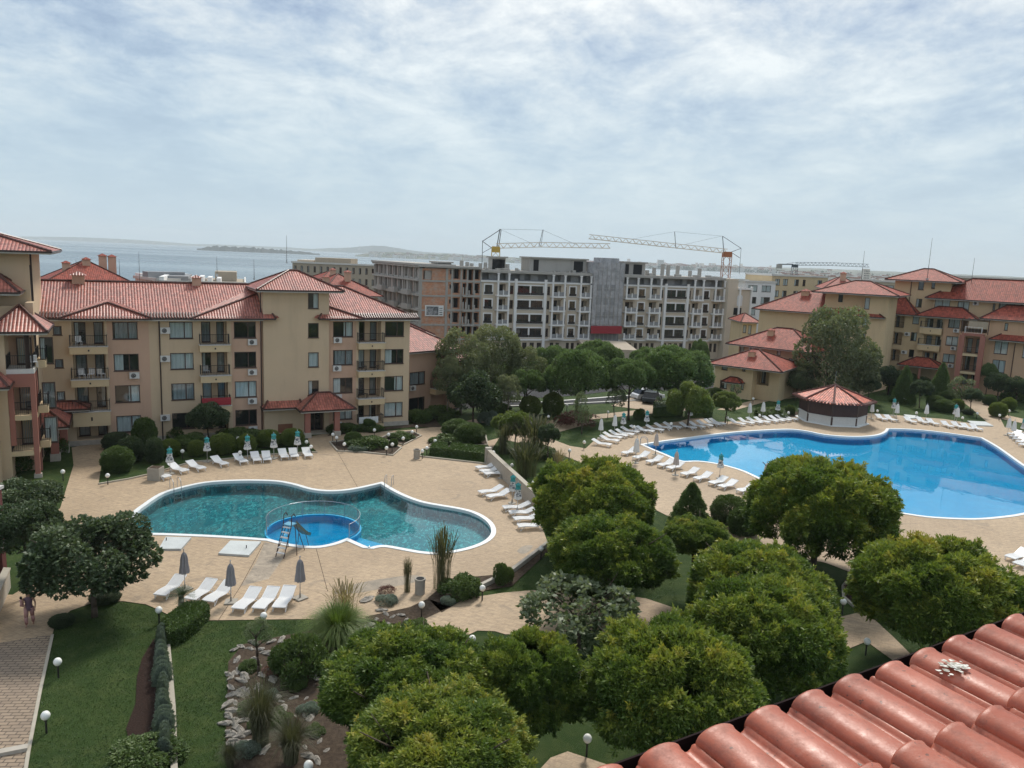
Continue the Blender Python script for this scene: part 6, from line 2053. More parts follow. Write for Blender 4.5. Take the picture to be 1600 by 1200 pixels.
# ---------------------------------------------------------------- globe lamps
b = MB(); b.lathe([(.04, 0), (.035, .5), (.07, .52), (.07, .56)], 8); LPOST = b.mesh('post', M['iron'])
b = MB(); b.lathe([(.02, .545), (.10, .58), (.15, .65), (.165, .72), (.15, .79), (.10, .86), (.02, .895)], 12); LGLOBE = b.mesh('globe', M['globe'], True)
lamps = [
    ('on the dark lawn beside the porch path', [(98, 737), (86, 767)]), ('among the clipped bushes behind the far loungers', [(168, 743), (285, 705), (375, 707), (372, 685), (479, 690.5), (486, 698)]),
    ('in the flower beds before the yellow block', [(520, 679), (526, 684), (538, 694), (585, 672), (604, 700), (607, 679), (613, 694.5), (630, 685), (644, 675), (651, 667)]),
    ('by the two big dark clipped bushes and hedges', [(660, 705), (667, 700), (680, 689)]),
    ('behind the stone wall', [(771, 707), (800, 727), (834, 754)]),
    ('on the lawns between the two pools', [(803, 620), (857, 651), (886, 634), (890, 704), (913, 691), (950, 644), (991, 667), (1040, 637), (1049, 662)]),
    ('on the lawn left of the kiosk', [(1137, 653), (1177, 623), (1187, 649), (1213, 619), (1232, 645), (1267, 613)]),
    ('on the lawn right of the kiosk', [(1371, 642), (1432, 645), (1504, 653), (1527, 646), (1562, 649), (1577, 642)]),
    ('along the paver walkway lawn', [(90, 1034), (71, 1118)]), ('by the front lounger lawn and rock bed', [(248, 953), (412, 962), (482, 1196), (659, 945)]),
    ('around the near path and globe trees', [(738, 998), (754, 919), (846, 857), (866, 901), (918, 1154), (1035, 851)]), ('at the forked path', [(1318, 940), (1355, 1002)]),
]
for where, L_ in lamps:
    L_ = sorted(L_)
    for i, (x, y) in enumerate(L_):
        p = g(x, y, .72)
        which = ORD[i] + ' from left ' if len(L_) > 2 else (('left one ' if i == 0 else 'right one ') if len(L_) > 1 else '')
        if where.startswith('along'): which = 'nearer one ' if y > 1100 else 'farther one '
        t = thing('garden_lamp', 'globe lamp, ' + which + where, 'lamp', (p.x, p.y, 0), i, 'globe garden lamps')
        link('post', LPOST, t); link('globe', LGLOBE, t)

# ---------------------------------------------------------------- things round the pools
def handrail(px, py, dx, dy, label, grp='pool ladders'):
    p = g(px, py); q = g(px + dx, py + dy); a = math.atan2(q.y - p.y, q.x - p.x)
    t = thing('pool_ladder', label, 'pool ladder', (p.x, p.y, .03), a, grp)
    for s in (-.27, .27):
        b = MB(); b.path([Vector((-.55, s, 0)), Vector((-.55, s, .62)), Vector((-.45, s, .78)), Vector((-.1, s, .8)), Vector((.12, s, .62)), Vector((.2, s, .1)), Vector((.22, s, -.9))], .024, 6)
        b.build('rail', M['metal'], t)
    for k in range(3):
        b = MB(); b.box(.12, .3, -.27, .27, -.35 - .27 * k, -.31 - .27 * k); b.build('tread', M['metal'], t)


handrail(276, 765, 10, 6, 'steel ladder rails at the left end of the teal pool')
handrail(607, 760, -5, 6, 'steel ladder rails at the cusp of the teal pool')
handrail(1009, 696, 10, 1, 'steel ladder rails at the left corner of the blue pool')
for pts, lb_ in (([(259, 842), (299, 843), (283, 861), (248, 861)], 'left grey-white access cover on the deck below the teal pool'), ([(360, 848), (408, 849.5), (389, 871), (341, 868)], 'right grey-white access cover on the deck below the teal pool'),
                 ([(1412, 649), (1432, 651), (1440, 655), (1417, 655)], 'pale access cover slab behind the far loungers of the blue pool'), ([(1511, 659), (1540, 660.5), (1552, 667), (1522, 666)], 'pale access cover slab beside the forked path by the blue pool')):
    b = MB(); b.prism(G(pts), .032, .15); o = b.build('access_cover', plain('cover', (.55, .57, .55), .6, var=.18, scale=1.5) if 'cover' not in M and False else M['coping']); tag(o, lb_, 'cover', 'access covers in the deck')
MATS['coverplate'] = plain('coverplate', (.50, .53, .52), .6, var=.25, scale=1.2)
for o in bpy.data.objects:
    if o.name.startswith('access_cover'): o.data.materials[0] = M['coverplate']; b = MB()
for px, py in ((260, 848), (385, 860)):
    p = g(px, py); b = MB(); b.tube((p.x, p.y, .15), (p.x, p.y, .33), .03)
    cv_ = [o for o in bpy.data.objects if o.name.startswith('access_cover')][0 if px < 300 else 1]
    b.build('valve', M['iron'], cv_)
for (x, y, r_, h_, lb_) in ((656, 928, .27, .85, 'round grey concrete litter bin near the tall pampas grass'), (651, 717, .28, .85, 'round grey concrete litter bin at the left end of the clipped hedge')):
    p = g(x, y); t = thing('litter_bin', lb_, 'litter bin', (p.x, p.y, .03), 0, 'concrete litter bins')
    b = MB(); b.lathe([(r_, 0), (r_ * 1.02, .05), (r_ * .98, .1), (r_, h_ - .12), (r_ * 1.08, h_ - .1), (r_ * 1.08, h_)], 18); b.build('body', M['concrete_pot'], t)
    b = MB(); b.lathe([(r_ * .8, h_ + .002), (r_ * .8, h_ + .01)], 16); b.build('opening', M['dark_room'], t)
p = g(240, 752); t = thing('planter', 'square concrete planter under the dark bushy shrub left of the loungers', 'planter', (p.x, p.y + .4, 0))
b = MB(); b.box(-.45, .45, -.45, .45, 0, 1.0); b.build('pot', M['concrete_pot'], t); b = MB(); b.box(-.38, .38, -.38, .38, 1.001, 1.02); b.build('soil', M['soil'], t)
# slide
p = g(437, 872); sl_ = thing('pool_slide', 'small metal water slide with ladder leaning into the paddling pool', 'slide', (p.x, p.y, .03), math.atan2((g(466, 856) - p).y, (g(466, 856) - p).x))
# local x runs from ladder foot to chute end
b = MB()
for s in (-.28, .28): b.path([Vector((0, s, 0)), Vector((.75, s, 1.75)), Vector((.8, s, 2.35)), Vector((1.0, s, 2.42)), Vector((1.15, s, 2.2))], .03, 6)
b.build('ladder_rails', M['gutter'], sl_)
for k in range(6):
    b = MB(); t_ = (k + .8) / 6.3; b.box(.75 * t_ - .06, .75 * t_ + .1, -.27, .27, 1.75 * t_, 1.75 * t_ + .04); b.build('step', M['white_plastic'], sl_)
b = MB(); b.box(.72, 1.25, -.3, .3, 1.72, 1.78); b.build('platform', M['blue_plastic'], sl_)
b = MB(); n = 10
for i in range(n):
    f0, f1 = i / n, (i + 1) / n
    X = lambda f: 1.25 + 1.5 * f; Z = lambda f: 1.75 - 1.4 * (f ** .9) + (.12 * max(0, f - .8) / .2)
    for (y0, z0_, y1, z1_) in ((-.27, .2, -.22, 0), (-.22, 0, .22, 0), (.22, 0, .27, .2)):
        b.face([(X(f0), y0, Z(f0) + z0_), (X(f1), y0, Z(f1) + z0_), (X(f1), y1, Z(f1) + z1_), (X(f0), y1, Z(f0) + z1_)])
b.build('chute', M['green_plastic'], sl_)
b = MB()
for s in (-1, 1):
    b.tube((1.1, s * .28, 1.72), (.7, s * .7, 0), .025); b.tube((1.2, s * .28, 1.72), (1.6, s * .6, 0), .025); b.tube((2.2, s * .25, .75), (2.3, s * .4, 0), .02)
b.build('legs', M['gutter'], sl_)

# ---------------------------------------------------------------- poolside bar
kc = g(1307, 661) + Vector((0, 0, 0)); kc.y += 1.5
ks = thing('pool_bar', 'closed octagonal pool bar with dark panels, white base and red tiled roof', 'kiosk', (kc.x, kc.y, 0), 0)
n = 8; R_ = 3.75
cn = [Vector((R_ * math.cos(rad(22.5 + 45 * i)), R_ * math.sin(rad(22.5 + 45 * i)), 0)) for i in range(n)]
b = MB(); b.prism([(p.x * 1.12, p.y * 1.12) for p in cn], .0, .1); b.build('floor', M['coping'], ks)
for i in range(n):
    a, c = cn[i], cn[(i + 1) % n]; d = (c - a); L = d.length; rz = math.atan2(d.y, d.x)
    b = MB(); b.box(.1, L - .1, -.05, .05, .1, 1.05); b.box(.0, L, -.12, .2, 1.05, 1.12); link('base_panel', b.mesh('base_panel', M['kiosk_white']), ks, a, (0, 0, rz))
    b = MB(); b.box(.08, L - .08, -.02, .03, 1.12, 2.75)
    k = 0.12
    while k < L - .15: b.box(k, k + .05, -.035, -.02, 1.14, 2.7); k += .24
    link('dark_panel', b.mesh('dark_panel', M['kiosk_dark']), ks, a, (0, 0, rz))
    b = MB(); b.box(-.08, .08, -.08, .08, .1, 2.85); link('post', b.mesh('post', M['frame']), ks, a, (0, 0, rz))
b = MB(); e = [(p.x * 1.27, p.y * 1.27, 2.72) for p in cn]; top = (0, 0, 4.35)
for i in range(n): roof_face(b, [e[i], e[(i + 1) % n], top])
rf = b.build('roof', M['tiles_kiosk'], ks)
b = MB()
for i in range(n):
    p, q = Vector(e[i]), Vector(top)
    for j in range(12): b.tube(p.lerp(q, j / 12) + Vector((0, 0, .04)), p.lerp(q, (j + 1) / 12) + Vector((0, 0, .04)), .13, .11, 6)
b.lathe([(.25, 4.3), (.12, 4.55)], 8)
b.build('ridge_tiles', M['tiles_kiosk'], rf)
b = MB()
for i in range(n):
    p, q = Vector(e[i]), Vector(e[(i + 1) % n]); m_ = 9
    for j in range(m_):
        c = p.lerp(q, (j + .5) / m_); inn = c.lerp(Vector((0, 0, 3.0)), .12); b.tube(c * 1.01 + Vector((0, 0, .02)), inn + Vector((0, 0, .06)), .12, .12, 6)
b.build('eave_tiles', M['tiles_kiosk'], rf)
b = MB(); b.prism([(p[0] * .985, p[1] * .985) for p in e], 2.6, 2.7); b.build('soffit', M['frame'], rf)
b = MB(); b.tube((.2, .6, 4.3), (.2, .6, 6.0), .015); b.build('aerial', M['metal'], rf)
p0_ = g(1246, 652); b = MB(); b.box(-.5, .5, -.3, .3, 0, 1.0); 
t = thing('serving_cart', 'white serving counter standing at the left side of the pool bar', 'counter', (p0_.x + .7, p0_.y, 0), .4)
b.build('cabinet', M['kiosk_white'], t); b = MB(); b.box(-.6, .6, -.4, .4, 1.0, 1.06); b.build('top', M['white_plastic'], t)


# ---------------------------------------------------------------- people
def person(label, foot_px, yaw, height, z0=0.03, pose='stand', cloth='purple_cloth', legs='skin', short=False, off=(0, 0, 0)):
    p = g(*foot_px); t = thing('person', label, 'person', (p.x + off[0], p.y + off[1], z0 + off[2]), yaw, 'people')
    s = height / 1.75
    me = bpy.data.meshes.new('body'); bm_v = []; bm_e = []; rads = []

    def v(x, y, z, r, par=None):
        bm_v.append((x * s, y * s, z * s)); rads.append(r * s)
        if par is not None: bm_e.append((par, len(bm_v) - 1))
        return len(bm_v) - 1
    pel = v(0, 0, .95, .145); wa = v(0, 0, 1.12, .12, pel); ch = v(0, .01, 1.32, .145, wa); nk = v(0, 0, 1.47, .06, ch); hd0 = v(0, -.01, 1.57, .085, nk); hd = v(0, -.02, 1.67, .10, hd0)
    v(0, -.11, 1.60, .022, hd0)
    for sx in (-1, 1):
        st = .10 * sx if pose == 'stand' else 0
        if pose == 'child_held':
            k = v(.09 * sx, -.16, .88, .085, pel); a = v(.1 * sx, -.2, .62, .055, k); v(.1 * sx, -.27, .58, .04, a)
        else:
            h = v(.10 * sx, 0, .86, .105, pel); k = v(.11 * sx, -.03 + st, .50, .065, h); a = v(.11 * sx, .04 + st * 1.6, .09, .042, k); v(.12 * sx, -.11 + st * 1.6, .04, .038, a)
        sh = v(.19 * sx, 0, 1.40, .065, ch)
        if pose == 'stand' and sx == -1:
            el = v(-.26, -.02, 1.13, .045, sh); wr = v(-.10, -.26, 1.14, .035, el)
        elif pose == 'stand':
            el = v(.27, .03, 1.13, .045, sh); wr = v(.27, -.10, .89, .033, el)
        else:
            el = v(.24 * sx, -.06, 1.16, .045, sh); wr = v(.17 * sx, -.22, 1.22, .035, el)
        ax, ay, az = bm_v[wr][0] / s, bm_v[wr][1] / s, bm_v[wr][2] / s
        pm = v(ax, ay - .03, az - .06, .03, wr)
        for f in range(4): v(ax + (f - 1.5) * .018, ay - .05, az - .14 + abs(f - 1.4) * .012, .009, pm)
        v(ax - .04 * sx, ay - .06, az - .07, .01, pm)
    me.from_pydata(bm_v, bm_e, []); me.materials.append(M['skin'])
    o = link('body', me, t)
    sk = o.modifiers.new('skin', 'SKIN')
    for i, r_ in enumerate(rads): me.skin_vertices[0].data[i].radius = (r_, r_ * .85)
    me.skin_vertices[0].data[0].use_root = True
    sub = o.modifiers.new('sub', 'SUBSURF'); sub.levels = 1; sub.render_levels = 1
    b = MB(); b.lathe([(.165 * s, .80 * s), (.155 * s, .97 * s), (.135 * s, 1.12 * s), (.165 * s, 1.32 * s), (.15 * s, 1.42 * s), (.07 * s, 1.47 * s)], 14)
    for i in range(len(b.v)): x, y, z = b.v[i]; b.v[i] = (x * 1.1, y * .82, z)
    b.build('shirt', M[cloth], t, True)
    if legs != 'skin':
        for sx in (-1, 1):
            st = .10 * sx
            b = MB(); b.path([Vector((.10 * sx, 0, .92)) * s, Vector((.11 * sx, -.03 + st, .50)) * s, Vector((.11 * sx, .03 + st * 1.4, .14)) * s], [.12 * s, .085 * s, .07 * s], 9); b.build('trouser_leg', M[legs], t, True)
    b = MB(); b.lathe([(.02 * s, 1.79 * s), (.085 * s, 1.76 * s), (.112 * s, 1.69 * s), (.108 * s, 1.60 * s), (.07 * s, 1.52 * s)], 12)
    for i in range(len(b.v)): x, y, z = b.v[i]; b.v[i] = (x, y + .03 * s, z)
    b.build('hair', M['hair'], t, True)
    for sx in (-1, 1):
        b = MB(); b.lathe([(.002, -.01 * s), (.012 * s, 0), (.002, .01 * s)], 6); b.build('eye', M['dark_room'], t, loc=(.036 * s * sx, -.105 * s, 1.655 * s))
    return t


person('adult in dull purple clothes on the paver walkway carrying a small child', (47, 978), rad(20), 1.72, cloth='purple_cloth', legs='pink_cloth')
c_ = person('small child in pink held in the arms of the adult on the walkway', (47, 978), rad(160), .85, cloth='pink_cloth', pose='child_held', off=(-.2, -.2, .66))


# ---------------------------------------------------------------- cars
def car(px, py, yaw, label, paint='carwhite', van=False, z=.03, L=4.3, D=None):
    p = g(px, py) if D is None else W(px, py, D)
    t = thing('parked_car', label, 'car' if not van else 'van', (p.x, p.y, z if D is None else z), yaw, 'parked cars')
    w = .88; Hb = .85 if not van else 1.1; Hr = 1.42 if not van else 2.3
    prof = [(-L / 2, .35), (-L / 2 + .05, Hb * .85), (-L / 2 + .25, Hb), (L / 2 - 1.2, Hb), (L / 2 - .1, Hb * .78), (L / 2, .4), (L / 2 - .1, .25), (-L / 2 + .1, .25)]
    b = MB(); k = len(prof)
    for s in (-w, w): b.v += [(x, s, z_) for x, z_ in prof]
    b.f.append(tuple(range(k))); b.f.append(tuple(reversed(range(k, 2 * k)))); b.m += [0, 0]
    for i in range(k): j = (i + 1) % k; b.f.append((i, k + i, k + j, j)); b.m.append(0)
    b.build('body', M[paint], t)
    x0, x1, x2, x3 = (-L / 2 + .3, -L / 2 + .75, L / 2 - 2.0, L / 2 - 1.25) if not van else (-L / 2 + .05, -L / 2 + .15, L / 2 - 1.4, L / 2 - .8)
    b = MB(); wi = w * .84
    P = [(x0, -w * .97, Hb + .002), (x3, -w * .97, Hb + .002), (x3, w * .97, Hb + .002), (x0, w * .97, Hb + .002), (x1, -wi, Hr), (x2, -wi, Hr), (x2, wi, Hr), (x1, wi, Hr)]
    for q in ((0, 1, 5, 4), (1, 2, 6, 5), (2, 3, 7, 6), (3, 0, 4, 7)): b.face([P[i] for i in q])
    b.build('windows', M['carglass'], t)
    b = MB(); b.box(x1 - .03, x2 + .03, -wi - .02, wi + .02, Hr + .001, Hr + .05); b.build('roof', M[paint], t)
    if van:
        b = MB(); b.box(x1, x2 - 1.0, -w * .95, w * .95, Hb + .01, Hr - .05); b.build('load_body', M[paint], t)
    for sx in (-L * .31, L * .31):
        for s in (-1, 1):
            b = MB(); b.tube((sx, s * (w - .12), .32), (sx, s * (w + .03), .32), .32, n=16); o = b.build('wheel', M['tyre'], t)
            b = MB(); b.tube((sx, s * (w + .031), .32), (sx, s * (w + .045), .32), .19, n=12); b.build('rim', M['metal'], o)
    for s in (-.6, .6):
        b = MB(); b.box(L / 2 - .06, L / 2 + .01, s - .16, s + .16, .55, .68); b.build('headlight', M['globe'], t)


car(948, 604, .25, 'white car showing between the two umbrella pines')
car(1012, 624, .4, 'white car under the right umbrella pine', z=.03)
car(1018, 628, 1.2, 'dark car behind the trunk of the right umbrella pine', 'cardark')
car(1000, 574, .1, 'white van parked before the site pavilion', van=True, z=-3.4, L=6.5, D=138)
car(1016, 573, .1, 'white car parked right of the van at the site', z=-3.4, D=136)
car(1192, 607, 2.2, 'white car parked behind the small yellow villa')
car(870, 606, .1, 'silver car half hidden under the birch beside the road', 'metal')
for i, (x, y) in enumerate(((1415, 628), (1423, 627))):
    p = g(x, y); t = thing('garden_chair', 'white plastic garden chair on the far lawn, ' + ('left' if i == 0 else 'right') + ' one of two', 'chair', (p.x, p.y, 0), i * 2.0, 'white garden chairs on the lawn')
    b = MB(); b.box(-.25, .25, -.25, .25, .4, .44); b.build('seat', M['white_plastic'], t); b = MB(); b.box(-.25, .25, .22, .27, .44, .9); b.build('backrest', M['white_plastic'], t)
    for sx in (-.22, .22):
        for sy in (-.22, .22): b = MB(); b.tube((sx, sy, 0), (sx, sy, .4), .025, n=5); b.build('leg', M['white_plastic'], t)
# white chairs on the balconies
def chair_at(bl, s_, z, y, lb_, mat='white_plastic', rz=0.3):
    p = bl.root.matrix_world if False else None
    a = bl.root.rotation_euler.z
    wx = bl.root.location.x + s_ * math.cos(a) - y * math.sin(a); wy = bl.root.location.y + s_ * math.sin(a) + y * math.cos(a)
    t = thing('balcony_chair', lb_, 'chair', (wx, wy, z), a + rz, 'chairs on the balconies')
    b = MB(); b.box(-.22, .22, -.22, .22, .4, .44); b.build('seat', M[mat], t)
    b = MB()
    for i in range(5): b.box(-.22 + i * .1, -.22 + i * .1 + .06, .2, .23, .44, .85)
    b.box(-.24, .24, .195, .235, .82, .9); b.build('backrest', M[mat], t)
    for sx in (-.2, .2):
        for sy in (-.2, .2): b = MB(); b.tube((sx, sy, 0), (sx, sy, .4), .022, n=5); b.build('leg', M[mat], t)


chair_at(mb_, -3.2, 8.9, -.4, 'white chair on the top left balcony of the yellow block')
chair_at(mb_, -3.1, 6.03, -.4, 'white chair, left one on the second left balcony down'); chair_at(mb_, -2.4, 6.03, -.4, 'white chair, middle one on the second left balcony down', rz=-.3); chair_at(mb_, -1.6, 6.03, -.4, 'white chair, right one on the second left balcony down', rz=2.5)
chair_at(mb_, 7.0, 6.03, -.4, 'grey metal chair on the balcony above the red blind', 'metal')
for s_, z, lb_ in ((21.9, 6.05, 'dark chair, left one on the right column balcony third up'), (23.2, 6.05, 'dark chair, right one on the right column balcony third up'), (22.1, 3.2, 'dark chair on the right column balcony above the white sheet')): chair_at(mb_, s_, z, -.4, lb_, 'iron', 1.0)
chair_at(lb, xl + 1.7, levels[0], yf + .9, 'white chair on the salmon framed top balcony at left'); chair_at(lb, xl + 1.3, levels[1], yf + .9, 'dark chair on the middle salmon framed balcony at left', 'iron')

# lightning rods / masts
for i, (x, y0, y1, D, lb_) in enumerate([(219, 393, 456, 119, 'tall thin mast rising beside the grey roofed white block'), (120, 405, 432, 120, 'thin rod over the far left red roofs'), (187, 405, 428, 122, 'thin rod right of the chimneys on the far left roofs'),
                                          (448, 368, 403, 215, 'thin mast above the stair tower roof against the sea'), (339, 400, 418, 124, 'short rod on the beige rooftop block'), (1346, 392, 435, 185, 'thin mast above the roofs by the far crane'),
                                          (1450, 372, 425, 124, 'tall rod leaning up from the right tower roof'), (1517, 403, 446, 124, 'thin rod above the rightmost attic roof'), (397, 405, 428, 200, 'thin rod left of the stair tower roof')]):
    p = W(x, y1, D); q = W(x, y0, D)
    t = thing('lightning_rod', lb_, 'mast', (p.x, p.y, p.z - 1.5), 0, 'rods and masts on the roofs')
    b = MB(); b.tube((0, 0, 0), (0, 0, q.z - p.z + 1.5), .06 * D / 150, .025 * D / 150, n=5); b.build('rod', M['gutter'], t); b = MB(); b.box(-.15, .15, -.15, .15, 0, .5); b.build('foot', M['metal'], t)

# ================================================================ planting
GL = 'round-crowned locust trees'
tree('locust', 926, 788, 100, 'large globe tree right of the stone wall, the farthest left one', group=GL, zc=3.3, squash=.92, name='globe_tree')
tree('locust', 957, 868, 94, 'bright topped globe tree in front of the largest left one', group=GL, zc=3.2, squash=.88, name='globe_tree')
tree('locust', 1279, 800, 113, 'big dark globe tree in front of the blue pool', group=GL, zc=3.7, squash=.95, name='globe_tree')
tree('locust', 1088, 838, 52, 'small globe tree on a thin trunk between the larger ones', group=GL, zc=3.4, squash=.72, name='globe_tree')
tree('locust', 1184, 925, 112, 'bright globe tree behind another right of centre', group=GL, zc=3.5, squash=.85, name='globe_tree')
tree('locust', 1190, 998, 125, 'globe tree right of centre whose lower crown meets the roof edge', group=GL, zc=3.5, squash=.95, name='globe_tree')
tree('locust', 1466, 930, 125, 'wide globe tree above the clay roof at right', group=GL, zc=3.5, squash=.9, name='globe_tree')
tree('locust', 1600, 935, 50, 'smaller globe tree cut by the right edge above the roof', group=GL, zc=3.0, squash=.8, name='globe_tree')
tree('locust', 1052, 1082, 138, 'huge bright globe tree at bottom centre beside the roof', group=GL, zc=4.0, squash=.98, name='globe_tree')
tree('locust', 828, 1068, 96, 'globe tree left of the huge bright one with lamp at its foot', group=GL, zc=3.6, squash=1.05, name='globe_tree')
tree('locust', 640, 1072, 135, 'spreading globe tree with golden upper leaves at bottom centre left', group=GL, zc=3.6, squash=.8, name='globe_tree')
tree('locust', 690, 1185, 150, 'lowest globe tree cut by the bottom picture edge', group=GL, zc=3.9, squash=.75, name='globe_tree')
tree('catalpa', 908, 958, 86, 'grey-green broad-leaved tree over the curved path', zc=2.0, squash=.72, name='broadleaf_tree')
tree('broad', 143, 872, 90, 'dark spreading tree at left over the walkway with crooked trunk', zc=3.0, squash=.8, name='dark_tree')
tree('broad', 42, 826, 50, 'dark tree left of the spreading one by the parapet', zc=3.6, squash=.9, name='dark_tree')
tree('broad', 30, 785, 56, 'dark bushy tree in front of the salmon balcony frame', zc=1.7, squash=.7, name='dark_tree')
# around the middle distance
tree('birch', 722, 560, 42, 'tall pale green birch before the raw brick facade, left one', zc=6.5, squash=1.15, mat='palebark', name='birch_tree', group='birches by the road')
tree('birch', 768, 556, 46, 'tall pale green birch before the raw brick facade, right one', zc=6.5, squash=1.1, mat='palebark', name='birch_tree', group='birches by the road')
tree('birch', 822, 582, 34, 'thin greyish birch with leaning pale trunk left of the pines', zc=4.5, squash=1.1, mat='palebark', name='birch_tree', group='birches by the road')
tree('broad', 741, 615, 38, 'dark dense leafy tree right of the low orange wing', zc=3.4, squash=1.1, name='leafy_tree')
GPN = 'umbrella pines along the road'
tree('pine', 903, 590, 52, 'round umbrella pine in front, left of the white car', zc=4.6, squash=1.15, group=GPN, name='umbrella_pine')
tree('pine', 932, 566, 42, 'umbrella pine behind the front left one', zc=5.5, squash=1.05, group=GPN, name='umbrella_pine', D=122)
tree('pine', 862, 568, 36, 'umbrella pine at the left end of the pine row', zc=5, squash=1.0, group=GPN, name='umbrella_pine', D=120)
tree('pine', 986, 592, 38, 'narrow umbrella pine right of the white car', zc=4.8, squash=1.1, group=GPN, name='umbrella_pine')
tree('pine', 1050, 585, 60, 'broadest umbrella pine at the right end of the row', zc=5.0, squash=.95, group=GPN, name='umbrella_pine')
tree('pine', 823, 600, 30, 'umbrella pine low behind the round clipped trees', zc=3.6, squash=1.0, group=GPN, name='umbrella_pine')
tree('pine', 1015, 566, 30, 'umbrella pine behind the gap of the white van', zc=4.6, squash=1.0, group=GPN, name='umbrella_pine', D=118)
tree('pine', 790, 590, 30, 'umbrella pine between the birches and the pine row', zc=4.2, squash=1.0, group=GPN, name='umbrella_pine', D=112)
tree('birch', 700, 585, 28, 'low birch behind the stepped red roofs', zc=5.0, squash=1.1, mat='palebark', name='birch_tree', group='birches by the road')
tree('birch', 795, 610, 24, 'small birch beside the dense leafy tree', zc=3.4, squash=1.1, mat='palebark', name='birch_tree', group='birches by the road')
tree('willow', 1077, 625, 33, 'drooping round tree right of the pines, larger one', zc=3.2, squash=.95, name='weeping_tree', group='weeping trees by the blue pool')
tree('willow', 1136, 627, 22, 'drooping round tree near the kiosk, smaller one', zc=2.6, squash=.8, name='weeping_tree', group='weeping trees by the blue pool')
tree('willow', 806, 664, 26, 'drooping bright green tree above the end of the stone wall', zc=2.4, squash=.9, name='weeping_tree', group='weeping trees by the blue pool')
tree('willow', 783, 660, 16, 'small drooping tree left of the bright one by the wall end', zc=2.2, squash=.9, name='weeping_tree', group='weeping trees by the blue pool')
tree('sparse', 911, 640, 16, 'thin young tree with bare upper twigs on the lawn behind white parasols', zc=2.6, squash=1.8, name='young_tree', group='thin young trees')
tree('sparse', 962, 622, 16, 'thin greyish young tree before the pine gap', zc=2.6, squash=1.1, name='young_tree', group='thin young trees')
tree('broad', 858, 679, 17, 'slim dark young tree between wall lawn and curved path', zc=2.7, squash=1.1, name='young_tree', group='thin young trees')
tree('sparse', 404, 988, 22, 'small thin olive tree on the edge of the rock bed', zc=1.9, squash=1.0, name='olive_tree', mat='bark')
tree('birch', 1298, 556, 66, 'big grey-green poplar towering behind the kiosk', zc=6.2, squash=1.25, name='poplar_tree', mat='bark')
tree('birch', 1255, 590, 26, 'lower left companion of the big poplar', zc=3.0, squash=1.0, name='poplar_tree', mat='bark')
tree('birch', 1345, 590, 28, 'lower right companion of the big poplar', zc=3.4, squash=1.0, name='poplar_tree', mat='bark')
bush('balldark', 1218, 593, 12, 19, 'dark columnar conifer beside the villas', 'tree', name='conifer')
tree('pine', 1093, 556, 15, 'dark pointed conifer left of the small villa', zc=6, squash=2.2, name='conifer', D=118)
tree('broad', 325, 652, 30, 'dark spiky magnolia against the yellow facade', zc=2.4, squash=.85, name='magnolia')
for x, y, r_, lb_ in [(1410, 600, 20, 'pointed green conifer right of the poplar, left one'), (1467, 595, 20, 'pointed green conifer right of the poplar, right one')]:
    bush('cone', x, y + 8, r_, 28, lb_, 'tree', name='conifer', group='conifers before the orange block')
for x, y, r_, q, kd, lb_ in [(1545, 582, 12, 1.6, 'pine', 'tall dark conifer by the salmon columns'), (1562, 600, 20, 1.0, 'broad', 'light green shrubby tree right of the salmon balcony tower'), (1590, 605, 18, 1.0, 'broad', 'dark tree at the right edge before the orange block'), (1505, 607, 22, .9, 'sparse', 'sparse grey tree below the salmon columns'), (1440, 608, 16, 1.0, 'broad', 'leafy tree between the two pointed conifers'), (1390, 590, 22, .9, 'broad', 'dark leafy tree beside the porch roof'), (1360, 600, 14, 1.0, 'broad', 'small dark tree right of the poplar foot'), (1520, 618, 14, .9, 'broad', 'small dark tree by the forked path start'), (1245, 597, 14, 1.0, 'sparse', 'thin bare tree left of the poplar'), (1150, 608, 10, .8, 'sparse', 'thin tree at the corner of the small villa')]:
    tree(kd, x, y, r_, lb_, zc=2.6 if q < 1.2 else 3.6, squash=q, name='garden_tree', group='small trees before the right-hand blocks')
